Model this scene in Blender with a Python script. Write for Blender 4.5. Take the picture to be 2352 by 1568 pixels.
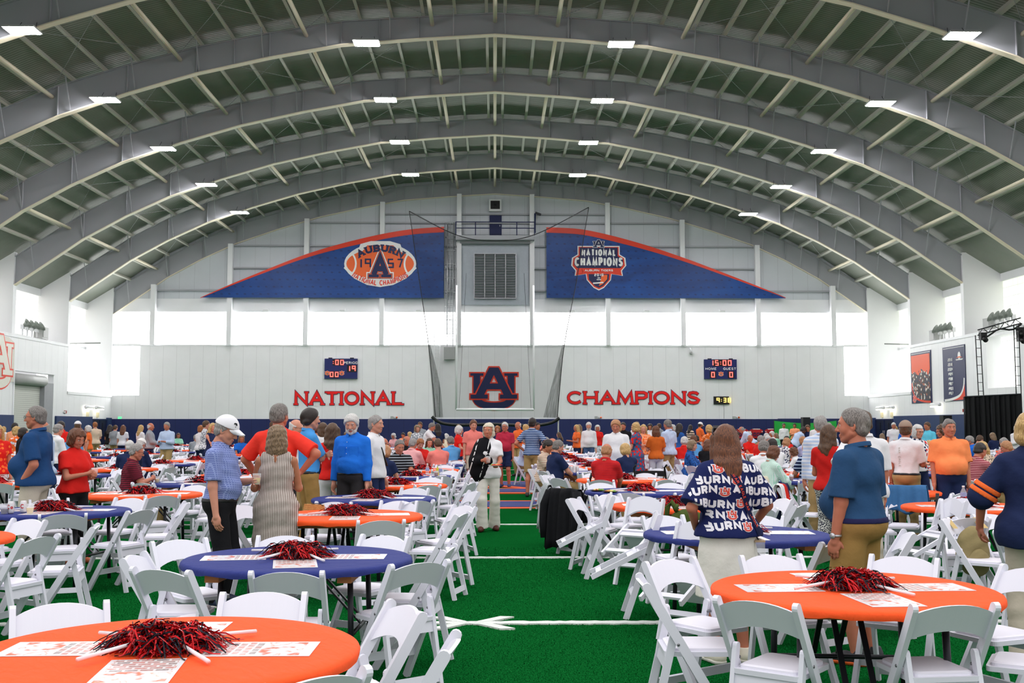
import bpy, bmesh, math, random
import numpy as np
from mathutils import Vector, Matrix, Euler
from math import sin, cos, pi, radians, sqrt, atan2

for _o in list(bpy.data.objects):
    bpy.data.objects.remove(_o, do_unlink=True)
SC = bpy.context.scene
COL = SC.collection
RND = random.Random(11)

# ------------------------------------------------------------------ camera
F_PX, W_PX, H_PX = 2497.0, 2352, 1568
CAM_H = 1.65
PITCH = math.atan(194 / F_PX)
YAW = math.atan(40 / F_PX * cos(PITCH))
cam_data = bpy.data.cameras.new('camera')
cam_data.sensor_width = 36.0
cam_data.lens = 36.0 * F_PX / W_PX
cam_data.clip_end = 400
cam = bpy.data.objects.new('camera', cam_data)
cam.location = (0, 0, CAM_H)
cam.rotation_euler = (pi / 2 + PITCH, 0, -YAW)
COL.objects.link(cam)
SC.camera = cam

# ------------------------------------------------------------------ light and exposure
world = bpy.data.worlds.new('daylight')
SC.world = world
world.use_nodes = True
wn = world.node_tree.nodes
# soft overhead daylight, weaker towards the horizon
_l = world.node_tree.links
_tc = wn.new('ShaderNodeTexCoord')
_sp = wn.new('ShaderNodeSeparateXYZ')
_rp = wn.new('ShaderNodeValToRGB')
_rp.color_ramp.elements[0].position = 0.0
_rp.color_ramp.elements[0].color = (0.38, 0.38, 0.39, 1)
_rp.color_ramp.elements[1].position = 0.75
_rp.color_ramp.elements[1].color = (1.0, 0.985, 1.0, 1)
_l.new(_tc.outputs['Generated'], _sp.inputs[0])
_l.new(_sp.outputs[2], _rp.inputs[0])
_l.new(_rp.outputs[0], wn['Background'].inputs[0])
wn['Background'].inputs[1].default_value = 1.15
SC.view_settings.view_transform = 'Standard'
SC.view_settings.look = 'None'
SC.view_settings.gamma = 1.0
SC.view_settings.use_curve_mapping = False
SC.view_settings.exposure = 0.62
SC.cycles.max_bounces = 6
SC.cycles.diffuse_bounces = 3
SC.cycles.glossy_bounces = 2
SC.cycles.transmission_bounces = 3
SC.cycles.transparent_max_bounces = 8
SC.cycles.caustics_reflective = False
SC.cycles.caustics_refractive = False
WINDOW_GLOW = 5.0
LAMP_GLOW = 140.0


def ray(px, py):
    """Pixel of the photograph -> direction in the hall (scaled so that its Y is 1)."""
    x, y = (px - W_PX / 2) / F_PX, (H_PX / 2 - py) / F_PX
    fw = Vector((sin(YAW) * cos(PITCH), cos(YAW) * cos(PITCH), sin(PITCH)))
    rt = Vector((cos(YAW), -sin(YAW), 0))
    up = rt.cross(fw)
    d = fw + rt * x + up * y
    return d / d.y


def xz(px, py, Y):
    d = ray(px, py)
    return d.x * Y, CAM_H + d.z * Y


def gx(px, Y):
    """X of a thing standing at depth Y whose middle shows at column px."""
    return (px - 1136) * Y / F_PX


# ------------------------------------------------------------------ materials
def srgb(*c):
    return tuple((v / 255 / 12.92) if v / 255 <= 0.04045 else ((v / 255 + 0.055) / 1.055) ** 2.4 for v in c) + (1,)


class NT:
    def __init__(self, m):
        self.t = m.node_tree
        self.n = self.t.nodes

    def new(self, kind, **kw):
        n = self.n.new(kind)
        for k, v in kw.items():
            if k.startswith('i_'):
                key = k[2:].replace('_', ' ')
                n.inputs[key].default_value = v
            else:
                setattr(n, k, v)
        return n

    def link(self, a, b):
        self.t.links.new(a, b)

    def math(self, op, a, b=None, c=None):
        n = self.n.new('ShaderNodeMath')
        n.operation = op
        for i, v in enumerate((a, b, c)):
            if v is None:
                continue
            if isinstance(v, (int, float)):
                n.inputs[i].default_value = v
            else:
                self.link(v, n.inputs[i])
        return n.outputs[0]

    def mix(self, fac, a, b):
        n = self.n.new('ShaderNodeMix')
        n.data_type = 'RGBA'
        for sock, v in ((n.inputs[0], fac), (n.inputs[6], a), (n.inputs[7], b)):
            if isinstance(v, (int, float)):
                sock.default_value = v
            elif isinstance(v, tuple):
                sock.default_value = v
            else:
                self.link(v, sock)
        return n.outputs[2]


MATS = {}


def base(name, col, rough=0.6, metal=0.0, spec=0.4):
    m = bpy.data.materials.new(name)
    m.use_nodes = True
    b = m.node_tree.nodes['Principled BSDF']
    b.inputs['Base Color'].default_value = col
    b.inputs['Roughness'].default_value = rough
    b.inputs['Metallic'].default_value = metal
    b.inputs['Specular IOR Level'].default_value = spec
    return m, NT(m), b


def plain(name, col, rough=0.6, metal=0.0, var=0.08, scale=6.0, bump=0.0, bscale=80.0, spec=0.4):
    if name in MATS:
        return MATS[name]
    m, t, b = base(name, col, rough, metal, spec)
    tc = t.new('ShaderNodeTexCoord')
    if var:
        n = t.new('ShaderNodeTexNoise', i_Scale=scale, i_Detail=3.0)
        t.link(tc.outputs['Object'], n.inputs['Vector'])
        dark = tuple(c * (1 - var) for c in col[:3]) + (1,)
        lite = tuple(min(1, c * (1 + var)) for c in col[:3]) + (1,)
        t.link(t.mix(n.outputs['Fac'], dark, lite), b.inputs['Base Color'])
    if bump:
        n2 = t.new('ShaderNodeTexNoise', i_Scale=bscale, i_Detail=2.0)
        t.link(tc.outputs['Object'], n2.inputs['Vector'])
        bp = t.new('ShaderNodeBump', i_Strength=bump, i_Distance=0.01)
        t.link(n2.outputs['Fac'], bp.inputs['Height'])
        t.link(bp.outputs['Normal'], b.inputs['Normal'])
    MATS[name] = m
    return m


def glow(name, col, strength):
    if name in MATS:
        return MATS[name]
    m, t, b = base(name, col, 0.5)
    b.inputs['Emission Color'].default_value = col
    b.inputs['Emission Strength'].default_value = strength
    MATS[name] = m
    return m


def seamed(name, col, axis, pitch, width=0.02, dark=0.72, rough=0.5, second=None):
    """Painted metal wall panels: a fine joint every `pitch` metres along an axis."""
    m, t, b = base(name, col, rough)
    tc = t.new('ShaderNodeTexCoord')
    sep = t.new('ShaderNodeSeparateXYZ')
    t.link(tc.outputs['Object'], sep.inputs[0])
    fr = t.math('FRACT', t.math('DIVIDE', sep.outputs[axis], pitch))
    line = t.math('LESS_THAN', fr, width / pitch)
    if second:
        ax2, p2 = second
        fr2 = t.math('FRACT', t.math('DIVIDE', sep.outputs[ax2], p2))
        line = t.math('MAXIMUM', line, t.math('LESS_THAN', fr2, width / p2))
    n = t.new('ShaderNodeTexNoise', i_Scale=0.9, i_Detail=3.0)
    t.link(tc.outputs['Object'], n.inputs['Vector'])
    c0 = t.mix(n.outputs['Fac'], tuple(c * 0.95 for c in col[:3]) + (1,), tuple(min(1, c * 1.04) for c in col[:3]) + (1,))
    t.link(t.mix(line, c0, tuple(c * dark for c in col[:3]) + (1,)), b.inputs['Base Color'])
    MATS[name] = m
    return m


def cloth(name, col, pattern=None, col2=None, scale=30.0, rough=0.85, duty=0.5, col3=None):
    """Woven cloth, with stripes, checks or prints where the garment has them."""
    key = (name, col, pattern, col2, scale)
    if key in MATS:
        return MATS[key]
    m, t, b = base(name, col, rough, spec=0.2)
    tc = t.new('ShaderNodeTexCoord')
    co = tc.outputs['Object']
    n = t.new('ShaderNodeTexNoise', i_Scale=7.0, i_Detail=3.0)
    t.link(co, n.inputs['Vector'])
    c = t.mix(n.outputs['Fac'], tuple(x * 0.86 for x in col[:3]) + (1,), tuple(min(1, x * 1.1) for x in col[:3]) + (1,))
    if pattern:
        sep = t.new('ShaderNodeSeparateXYZ')
        t.link(co, sep.inputs[0])
        if pattern in ('hstripe', 'vstripe'):
            s = sep.outputs[2 if pattern == 'hstripe' else 0]
            f = t.math('LESS_THAN', t.math('FRACT', t.math('MULTIPLY', s, scale)), duty)
        elif pattern == 'check':
            a = t.math('LESS_THAN', t.math('FRACT', t.math('MULTIPLY', sep.outputs[2], scale)), duty)
            d = t.math('LESS_THAN', t.math('FRACT', t.math('MULTIPLY', sep.outputs[0], scale)), duty)
            f = t.math('MULTIPLY', t.math('ADD', a, d), 0.5)
        elif pattern == 'dash':
            a = t.math('LESS_THAN', t.math('FRACT', t.math('MULTIPLY', sep.outputs[2], scale)), duty)
            d = t.math('LESS_THAN', t.math('FRACT', t.math('MULTIPLY', sep.outputs[0], scale * 0.8)), 0.7)
            f = t.math('MULTIPLY', a, d)
        else:
            v = t.new('ShaderNodeTexVoronoi', i_Scale=scale)
            t.link(co, v.inputs['Vector'])
            f = t.math('LESS_THAN', v.outputs['Distance'], duty)
            if col3:
                sp = t.new('ShaderNodeSeparateColor')
                t.link(v.outputs['Color'], sp.inputs[0])
                col2 = t.mix(t.math('GREATER_THAN', sp.outputs[0], 0.5), col2, col3)
        c = t.mix(f, c, col2)
    t.link(c, b.inputs['Base Color'])
    n2 = t.new('ShaderNodeTexNoise', i_Scale=14.0, i_Detail=4.0)
    t.link(co, n2.inputs['Vector'])
    bp = t.new('ShaderNodeBump', i_Strength=0.3, i_Distance=0.025)
    t.link(n2.outputs['Fac'], bp.inputs['Height'])
    t.link(bp.outputs['Normal'], b.inputs['Normal'])
    MATS[key] = m
    return m


def hairmat(name, col, col2=None):
    if ('hair', name) in MATS:
        return MATS[('hair', name)]
    m, t, b = base(name, col, 0.45, spec=0.4)
    tc = t.new('ShaderNodeTexCoord')
    mp = t.new('ShaderNodeMapping')
    mp.inputs['Scale'].default_value = (240, 240, 22)
    t.link(tc.outputs['Object'], mp.inputs['Vector'])
    n = t.new('ShaderNodeTexNoise', i_Scale=1.0, i_Detail=3.0)
    t.link(mp.outputs[0], n.inputs['Vector'])
    col2 = col2 or tuple(min(1, c * 1.9) for c in col[:3]) + (1,)
    r = t.new('ShaderNodeValToRGB')
    r.color_ramp.elements[0].position = 0.35
    r.color_ramp.elements[1].position = 0.68
    r.color_ramp.elements[0].color = tuple(c * 0.7 for c in col[:3]) + (1,)
    r.color_ramp.elements[1].color = col2
    t.link(n.outputs['Fac'], r.inputs[0])
    t.link(r.outputs[0], b.inputs['Base Color'])
    bp = t.new('ShaderNodeBump', i_Strength=0.4, i_Distance=0.004)
    t.link(n.outputs['Fac'], bp.inputs['Height'])
    t.link(bp.outputs['Normal'], b.inputs['Normal'])
    MATS[('hair', name)] = m
    return m


def skinmat(name, col):
    if ('skin', name) in MATS:
        return MATS[('skin', name)]
    m, t, b = base(name, col, 0.5, spec=0.35)
    tc = t.new('ShaderNodeTexCoord')
    n = t.new('ShaderNodeTexNoise', i_Scale=16.0, i_Detail=4.0)
    t.link(tc.outputs['Object'], n.inputs['Vector'])
    t.link(t.mix(n.outputs['Fac'], (col[0] * 0.85, col[1] * 0.72, col[2] * 0.68, 1), (min(1, col[0] * 1.1), col[1] * 1.1, col[2] * 1.1, 1)), b.inputs['Base Color'])
    b.inputs['Subsurface Weight'].default_value = 0.0
    MATS[('skin', name)] = m
    return m


# ------------------------------------------------------------------ objects and tags
def tag(o, label=None, cat=None, group=None, kind=None):
    if label:
        o['label'] = label
    if cat:
        o['category'] = cat
    if group:
        o['group'] = group
    if kind:
        o['kind'] = kind
    return o


def empty(name, loc=(0, 0, 0), rz=0.0):
    o = bpy.data.objects.new(name, None)
    o.empty_display_size = 0.1
    o.location = loc
    o.rotation_euler = (0, 0, rz)
    COL.objects.link(o)
    return o


def link_mesh(name, me, parent=None, loc=None):
    o = bpy.data.objects.new(name, me)
    COL.objects.link(o)
    if parent is not None:
        o.parent = parent
    if loc is not None:
        o.location = loc
    return o


def np_mesh(name, V, faces, mat=None, smooth=False):
    """Vertices (n,3) and an (m,k) array of polygons -> a mesh."""
    me = bpy.data.meshes.new(name)
    V = np.asarray(V, np.float32)
    Fa = np.asarray(faces, np.int32)
    k = Fa.shape[1]
    me.vertices.add(len(V))
    me.vertices.foreach_set('co', V.ravel())
    me.loops.add(Fa.size)
    me.loops.foreach_set('vertex_index', Fa.ravel())
    me.polygons.add(len(Fa))
    me.polygons.foreach_set('loop_start', np.arange(0, Fa.size, k, dtype=np.int32))
    me.polygons.foreach_set('loop_total', np.full(len(Fa), k, np.int32))
    if smooth:
        me.polygons.foreach_set('use_smooth', np.ones(len(Fa), bool))
    me.update(calc_edges=True)
    if mat is not None:
        me.materials.append(mat)
    return me


class MB:
    """Collects shapes into ONE mesh."""

    def __init__(self):
        self.v, self.f, self.s, self.mi = [], [], [], []
        self.cur = 0

    def add(self, vs, fs, smooth=False):
        o = len(self.v)
        self.v.extend([tuple(p) for p in vs])
        for f in fs:
            self.f.append([i + o for i in f])
            self.s.append(smooth)
            self.mi.append(self.cur)
        return self

    def box(self, c, s, R=None):
        hx, hy, hz = s[0] / 2, s[1] / 2, s[2] / 2
        P = [Vector((sx * hx, sy * hy, sz * hz)) for sz in (-1, 1) for sy in (-1, 1) for sx in (-1, 1)]
        if R is not None:
            P = [R @ p for p in P]
        P = [p + Vector(c) for p in P]
        return self.add(P, [(0, 2, 3, 1), (4, 5, 7, 6), (0, 1, 5, 4), (1, 3, 7, 5), (3, 2, 6, 7), (2, 0, 4, 6)])

    def span(self, lo, hi):
        return self.box([(a + b) / 2 for a, b in zip(lo, hi)], [abs(b - a) for a, b in zip(lo, hi)])

    def bar(self, a, b, w, h, up=(0, 0, 1)):
        """A straight bar of section w (sideways) x h (along up)."""
        a, b = Vector(a), Vector(b)
        d = b - a
        L = d.length
        y = d.normalized()
        u = Vector(up)
        x = y.cross(u)
        if x.length < 1e-5:
            x = y.cross(Vector((1, 0, 0)))
        x.normalize()
        z = x.cross(y)
        R = Matrix((x, y, z)).transposed()
        return self.box((a + b) / 2, (w, L, h), R)

    def tube(self, pts, r, n=8, closed=False, cap=True):
        pts = [Vector(p) for p in pts]
        m = len(pts)
        rs = r if isinstance(r, (list, tuple)) else [r] * m
        vs = []
        ref = None
        for i, p in enumerate(pts):
            if closed:
                d = pts[(i + 1) % m] - pts[i - 1]
            else:
                d = pts[min(i + 1, m - 1)] - pts[max(i - 1, 0)]
            d = d.normalized() if d.length > 1e-9 else Vector((0, 0, 1))
            if ref is None:
                ref = Vector((0, 0, 1)) if abs(d.z) < 0.9 else Vector((1, 0, 0))
            x = ref - d * ref.dot(d)
            if x.length < 1e-6:
                x = Vector((1, 0, 0)) - d * d.x
            x.normalize()
            ref = x
            y = d.cross(x)
            for k in range(n):
                a = 2 * pi * k / n
                vs.append(p + (x * cos(a) + y * sin(a)) * rs[i])
        fs = []
        for i in range(m if closed else m - 1):
            j = (i + 1) % m
            for k in range(n):
                fs.append((i * n + k, i * n + (k + 1) % n, j * n + (k + 1) % n, j * n + k))
        if cap and not closed:
            fs.append(tuple(reversed(range(n))))
            fs.append(tuple(range((m - 1) * n, m * n)))
        return self.add(vs, fs, True)

    def lathe(self, prof, n=24, c=(0, 0, 0), caps=True):
        vs, fs = [], []
        for (r, z) in prof:
            for k in range(n):
                a = 2 * pi * k / n
                vs.append((c[0] + r * cos(a), c[1] + r * sin(a), c[2] + z))
        for i in range(len(prof) - 1):
            for k in range(n):
                fs.append((i * n + k, i * n + (k + 1) % n, (i + 1) * n + (k + 1) % n, (i + 1) * n + k))
        if caps:
            fs.append(tuple(reversed(range(n))))
            fs.append(tuple(range((len(prof) - 1) * n, len(prof) * n)))
        return self.add(vs, fs, True)

    def prism(self, poly, fn0, fn1):
        """A polygon mapped by fn0 (front) and fn1 (back) into the hall, with side faces."""
        n = len(poly)
        vs = [fn0(*p) for p in poly] + [fn1(*p) for p in poly]
        fs = [tuple(range(n)), tuple(reversed(range(n, 2 * n)))]
        for i in range(n):
            j = (i + 1) % n
            fs.append((j, i, i + n, j + n))
        return self.add(vs, fs)

    def sheet(self, fn, nu, nv, smooth=True):
        vs = [fn(i / nu, j / nv) for j in range(nv + 1) for i in range(nu + 1)]
        w = nu + 1
        fs = [(j * w + i, j * w + i + 1, (j + 1) * w + i + 1, (j + 1) * w + i) for j in range(nv) for i in range(nu)]
        return self.add(vs, fs, smooth)

    def mesh(self, name, mats):
        me = bpy.data.meshes.new(name)
        me.from_pydata([tuple(p) for p in self.v], [], self.f)
        me.polygons.foreach_set('use_smooth', self.s)
        mats = mats if isinstance(mats, (list, tuple)) else [mats]
        for m in mats:
            me.materials.append(m)
        if len(mats) > 1:
            me.polygons.foreach_set('material_index', self.mi)
        me.update()
        return me

    def build(self, name, mats, parent=None, loc=None):
        return link_mesh(name, self.mesh(name, mats), parent, loc)


def fix_normals(me):
    bm = bmesh.new()
    bm.from_mesh(me)
    bmesh.ops.recalc_face_normals(bm, faces=bm.faces)
    bm.to_mesh(me)
    bm.free()


def copy_tree(o, parent=None, first=True):
    c = o.copy()
    COL.objects.link(c)
    if not first:
        c.parent = parent
    for ch in o.children:
        copy_tree(ch, c, False)
    return c


def struct(o):
    o['kind'] = 'structure'
    return o


# ------------------------------------------------------------------ lettering: every character is strokes of a set thickness
def _arc(cx, cy, rx, ry, a0, a1, n=10):
    return [(cx + rx * cos(radians(a0 + (a1 - a0) * i / n)), cy + ry * sin(radians(a0 + (a1 - a0) * i / n))) for i in range(n + 1)]


GLYPH = {
    'A': (0.86, [[(0, 0), (0.43, 1), (0.86, 0)], [(0.17, 0.34), (0.69, 0.34)]]),
    'B': (0.64, [[(0, 0), (0, 1), (0.44, 1), (0.58, 0.9), (0.58, 0.64), (0.46, 0.53), (0, 0.53)], [(0.46, 0.53), (0.64, 0.42), (0.64, 0.12), (0.5, 0), (-0.03, 0)]]),
    'C': (0.80, [_arc(0.44, 0.5, 0.44, 0.5, 42, 318, 16)]),
    'D': (0.70, [[(0, 0), (0, 1), (0.44, 1), (0.7, 0.76), (0.7, 0.24), (0.44, 0), (-0.03, 0)]]),
    'E': (0.58, [[(0.58, 1), (0, 1), (0, 0), (0.58, 0)], [(0, 0.52), (0.46, 0.52)]]),
    'G': (0.80, [_arc(0.44, 0.5, 0.44, 0.5, 42, 350, 16), [(0.5, 0.44), (0.86, 0.44)]]),
    'H': (0.74, [[(0, 0), (0, 1)], [(0.74, 0), (0.74, 1)], [(0, 0.52), (0.74, 0.52)]]),
    'I': (0.0, [[(0, 0), (0, 1)]]),
    'L': (0.56, [[(0, 1), (0, 0), (0.6, 0)]]),
    'M': (0.92, [[(0, 0), (0.08, 1), (0.46, 0.1), (0.84, 1), (0.92, 0)]]),
    'N': (0.76, [[(0, 0), (0, 1), (0.76, 0), (0.76, 1)]]),
    'O': (0.88, [_arc(0.44, 0.5, 0.44, 0.5, 0, 360, 20)]),
    'P': (0.64, [[(0, 0), (0, 1), (0.46, 1), (0.63, 0.88), (0.63, 0.6), (0.46, 0.47), (0, 0.47)]]),
    'R': (0.68, [[(0, 0), (0, 1), (0.46, 1), (0.62, 0.88), (0.62, 0.62), (0.46, 0.5), (0, 0.5)], [(0.36, 0.5), (0.68, 0)]]),
    'S': (0.66, [[(0.62, 0.82), (0.5, 0.96), (0.3, 1), (0.1, 0.94), (0.03, 0.76), (0.12, 0.6), (0.5, 0.44), (0.64, 0.28), (0.56, 0.08), (0.34, 0), (0.12, 0.05), (0, 0.2)]]),
    'T': (0.72, [[(0.36, 0), (0.36, 1)], [(0, 1), (0.72, 1)]]),
    'U': (0.72, [[(0, 1), (0, 0.22), (0.16, 0.02), (0.56, 0.02), (0.72, 0.22), (0.72, 1)]]),
    'W': (1.0, [[(0, 1), (0.24, 0), (0.5, 0.8), (0.76, 0), (1.0, 1)]]),
    '0': (0.5, [[(0, 0), (0, 1), (0.5, 1), (0.5, 0), (-0.04, 0)]]),
    '1': (0.16, [[(0.16, 0), (0.16, 1)]]),
    '2': (0.5, [[(0, 1), (0.5, 1), (0.5, 0.5), (0, 0.5), (0, 0), (0.5, 0)]]),
    '3': (0.5, [[(0, 1), (0.5, 1), (0.5, 0), (0, 0)], [(0, 0.5), (0.5, 0.5)]]),
    '4': (0.5, [[(0, 1), (0, 0.5), (0.5, 0.5)], [(0.5, 1), (0.5, 0)]]),
    '5': (0.5, [[(0.5, 1), (0, 1), (0, 0.5), (0.5, 0.5), (0.5, 0), (0, 0)]]),
    '7': (0.5, [[(0, 1), (0.5, 1), (0.22, 0)]]),
    '8': (0.5, [[(0, 0.5), (0, 1), (0.5, 1), (0.5, 0), (0, 0), (0, 0.5), (0.5, 0.5)]]),
    '9': (0.5, [[(0.5, 0.5), (0, 0.5), (0, 1), (0.5, 1), (0.5, 0)]]),
    ':': (0.0, [[(0, 0.2), (0, 0.32)], [(0, 0.62), (0, 0.74)]]),
    ' ': (0.35, []),
    'o': (0.46, [_arc(0.23, 0.27, 0.23, 0.27, 0, 360, 12)]),
}


def ribbon(pts, t):
    """Centreline -> convex quads of thickness t with mitred joints."""
    pts = [Vector((p[0], p[1])) for p in pts]
    n = len(pts)
    L, R = [], []
    closed = n > 3 and (pts[0] - pts[-1]).length < 1e-6
    for i in range(n):
        if closed and i in (0, n - 1):
            d0, d1 = (pts[-1] - pts[-2]).normalized(), (pts[1] - pts[0]).normalized()
        else:
            d0 = (pts[i] - pts[i - 1]).normalized() if i > 0 else (pts[1] - pts[0]).normalized()
            d1 = (pts[i + 1] - pts[i]).normalized() if i < n - 1 else d0
        n0, n1 = Vector((-d0.y, d0.x)), Vector((-d1.y, d1.x))
        m = n0 + n1
        if m.length < 0.2:
            m = n0.copy()
        m.normalize()
        k = 1 / max(0.45, m.dot(n1))
        L.append(pts[i] + m * (t / 2 * k))
        R.append(pts[i] - m * (t / 2 * k))
    return [[tuple(L[i]), tuple(L[i + 1]), tuple(R[i + 1]), tuple(R[i])] for i in range(n - 1)]


def text_quads(s, h, t, gap=0.16, wide=1.0, serif=0.0, grow=0.0, arc=None, tail=1.0):
    """Quads of a line of lettering, centred on x=0, baseline y=0. t is stroke/height, grow widens the strokes (for an outline behind)."""
    adv, x = [], 0.0
    for ch in s:
        w = GLYPH[ch][0] * wide
        adv.append(x)
        x += w + t + gap
    total = x - gap - t
    out = []
    for ch, x0 in zip(s, adv):
        w, strokes = GLYPH[ch]
        qs = []
        for st in strokes:
            st2 = [(x0 + p[0] * wide, t / 2 + p[1] * (1 - t)) for p in st]
            if grow:
                a, b = Vector(st2[0]), Vector(st2[1])
                if (Vector(st2[0]) - Vector(st2[-1])).length > 1e-6:
                    st2[0] = tuple(a + (a - b).normalized() * grow)
                    a, b = Vector(st2[-1]), Vector(st2[-2])
                    st2[-1] = tuple(a + (a - b).normalized() * grow)
            qs += ribbon(st2, t + 2 * grow)
            if serif:
                for p in (st[0], st[-1]):
                    if p[1] in (0, 1) and ch not in 'OS':
                        yy = (t * 0.28) if p[1] == 0 else 1 - t * 0.28
                        xx = x0 + p[0] * wide
                        qs += ribbon([(xx - serif - t / 2 - grow, yy), (xx + serif + t / 2 + grow, yy)], t * 0.56 + 2 * grow)
                if ch == 'C':
                    pass
        for q in qs:
            out.append([((p[0] - total / 2) * h, p[1] * h) for p in q])
    if arc:
        cx, cy, r = arc  # centre of the circle, baseline radius; r<0: text hangs inside the lower arc
        res = []
        for q in out:
            nq = []
            for (px_, py_) in q:
                if r > 0:
                    a = pi / 2 - px_ / r
                    rr = r + py_
                else:
                    a = -pi / 2 - px_ / r
                    rr = -r - py_
                nq.append((cx + rr * cos(a), cy + rr * sin(a)))
            res.append(nq)
        out = res
    return out


def text_fit(s, h, t, width, gap=0.12, **kw):
    wide = 0.7
    for _ in range(10):
        qs = text_quads(s, h, t, gap, wide, **kw)
        w = max(p[0] for q in qs for p in q) - min(p[0] for q in qs for p in q)
        wide = max(0.2, wide * (1 + (width - w) / w))
    return text_quads(s, h, t, gap, wide, **kw)


def paint(mb, quads, fn, depth=0.02):
    """Lay quads on a surface: fn(x, y, lift) -> point in the hall."""
    for i, q in enumerate(quads):
        dd = depth * (1 + 0.012 * (i % 40))
        mb.prism(q, lambda a, b: fn(a, b, dd), lambda a, b: fn(a, b, 0.0))


# interlocking A over U, in its own frame: 1 wide, 0.9 high, centred
def _c(x, y):
    return ((x - 1611.5) / 358.0, (1304 - y) / 358.0)


def emblem(part, grow=0.0):
    g = grow * 358

    def grow_poly(p):
        if not g:
            return p
        n = len(p)
        area = sum(p[i][0] * p[(i + 1) % n][1] - p[(i + 1) % n][0] * p[i][1] for i in range(n))
        sg = 1 if area > 0 else -1
        res = []
        for i in range(n):
            a, b, c = Vector(p[i - 1]), Vector(p[i]), Vector(p[(i + 1) % n])
            d0, d1 = (b - a).normalized(), (c - b).normalized()
            n0, n1 = Vector((d0.y, -d0.x)) * sg, Vector((d1.y, -d1.x)) * sg
            m = (n0 + n1).normalized()
            res.append(tuple(b + m * (g / max(0.5, m.dot(n0)))))
        return res

    mir = lambda p: [(3223 - x, y) for x, y in reversed(p)]
    A = [[(1578, 1152), (1645, 1152), (1640, 1205), (1612, 1205)]]
    A = [[(1578, 1152), (1612, 1152), (1612, 1205), (1541, 1350), (1480, 1350)]]
    A += [mir(A[0])]
    A += [[(1572, 1268), (1651, 1268), (1668, 1310), (1555, 1310)]]
    A += [[(1443, 1348), (1568, 1348), (1568, 1377), (1443, 1377)]]
    A += [mir(A[3])]
    U = [[(1441, 1194), (1536, 1194), (1536, 1212), (1441, 1212)], [(1464, 1205), (1512, 1205), (1512, 1340), (1464, 1340)]]
    U += [mir(U[0]), mir(U[1])]
    n = 12
    outer = [(1612 + 150 * cos(radians(a)), 1384 + 72 * sin(radians(a))) for a in [180 - 180 * i / n for i in range(n + 1)]]
    inner = [(1612 + 88 * cos(radians(a)), 1384 + 22 * sin(radians(a))) for a in [180 - 180 * i / n for i in range(n + 1)]]
    if g:
        outer = [(1612 + (150 + g) * cos(radians(a)), 1384 - g + (72 + 2 * g) * sin(radians(a))) for a in [180 - 180 * i / n for i in range(n + 1)]]
        inner = [(1612 + (88 - g) * cos(radians(a)), 1384 - g + max(4, 22) * sin(radians(a))) for a in [180 - 180 * i / n for i in range(n + 1)]]
    arcq = [[outer[i], outer[i + 1], inner[i + 1], inner[i]] for i in range(n)]
    polys = [grow_poly(p) for p in (A if part == 'A' else U)]
    if part == 'U':
        polys += arcq
    return [[_c(*p) for p in q] for q in polys]


def emblem_into(mbs, fn, size, lift=0.02):
    """mbs = (outline mesh, fill mesh). Outline of the U, the U, outline of the A, the A - each a little prouder."""
    lo, fi = mbs
    steps = [(lo, 'U', 0.028), (fi, 'U', 0.0), (lo, 'A', 0.028), (fi, 'A', 0.0)]
    for k, (mb, part, gr) in enumerate(steps):
        for i, q in enumerate(emblem(part, gr)):
            ll = lift * (k + 1 + 0.035 * i)
            mb.prism(q, lambda a, b: fn(a * size, b * size, ll), lambda a, b: fn(a * size, b * size, 0.0))
# ------------------------------------------------------------------ the hall
M_WHITE = plain('white_paint', srgb(236, 237, 239), 0.5, var=0.03, scale=0.7)
M_PANEL = seamed('white_wall_panel', srgb(238, 239, 240), 0, 1.07, 0.025, 0.8)
M_PANEL_SIDE = seamed('white_wall_panel_side', srgb(236, 237, 238), 1, 1.07, 0.025, 0.8)
M_UPPER = seamed('grey_wall_panel', srgb(204, 209, 214), 0, 1.22, 0.03, 0.8)
M_STEEL = plain('arch_grey_paint', srgb(166, 168, 173), 0.55, var=0.06, scale=0.6)
M_CREAM = plain('purlin_paint', srgb(240, 230, 204), 0.5, var=0.05, scale=0.8)
M_PURLIN = plain('purlin_grey', srgb(196, 196, 184), 0.5, var=0.05, scale=0.8)
M_PAD = seamed('navy_wall_pad', srgb(26, 38, 92), 0, 1.22, 0.03, 0.55, 0.55)
M_PAD_SIDE = seamed('blue_wall_pad', srgb(34, 54, 98), 1, 1.22, 0.03, 0.55, 0.55)
M_NAVY = plain('navy_paint', srgb(18, 30, 78), 0.5, var=0.05)
M_RED = plain('orange_red_paint', srgb(226, 62, 34), 0.5, var=0.03)
M_SIGNRED = plain('sign_red', srgb(242, 14, 8), 0.45, var=0.02)
M_ORANGE = plain('sign_orange', srgb(238, 104, 46), 0.5, var=0.03)
M_SIGNWHITE = plain('sign_white', srgb(236, 236, 234), 0.5, var=0.02)
M_BLACK = plain('black_plastic', srgb(14, 14, 16), 0.45, var=0.05)
M_DARK = plain('dark_metal', srgb(38, 40, 44), 0.45, 0.4, var=0.08)
M_ALU = plain('aluminium', srgb(190, 192, 196), 0.35, 0.7, var=0.05)
M_GREYBOX = plain('grey_box_paint', srgb(176, 178, 176), 0.5, var=0.05)
M_LED = glow('lamp_face', (1, 0.97, 1.0, 1), LAMP_GLOW)


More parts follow.
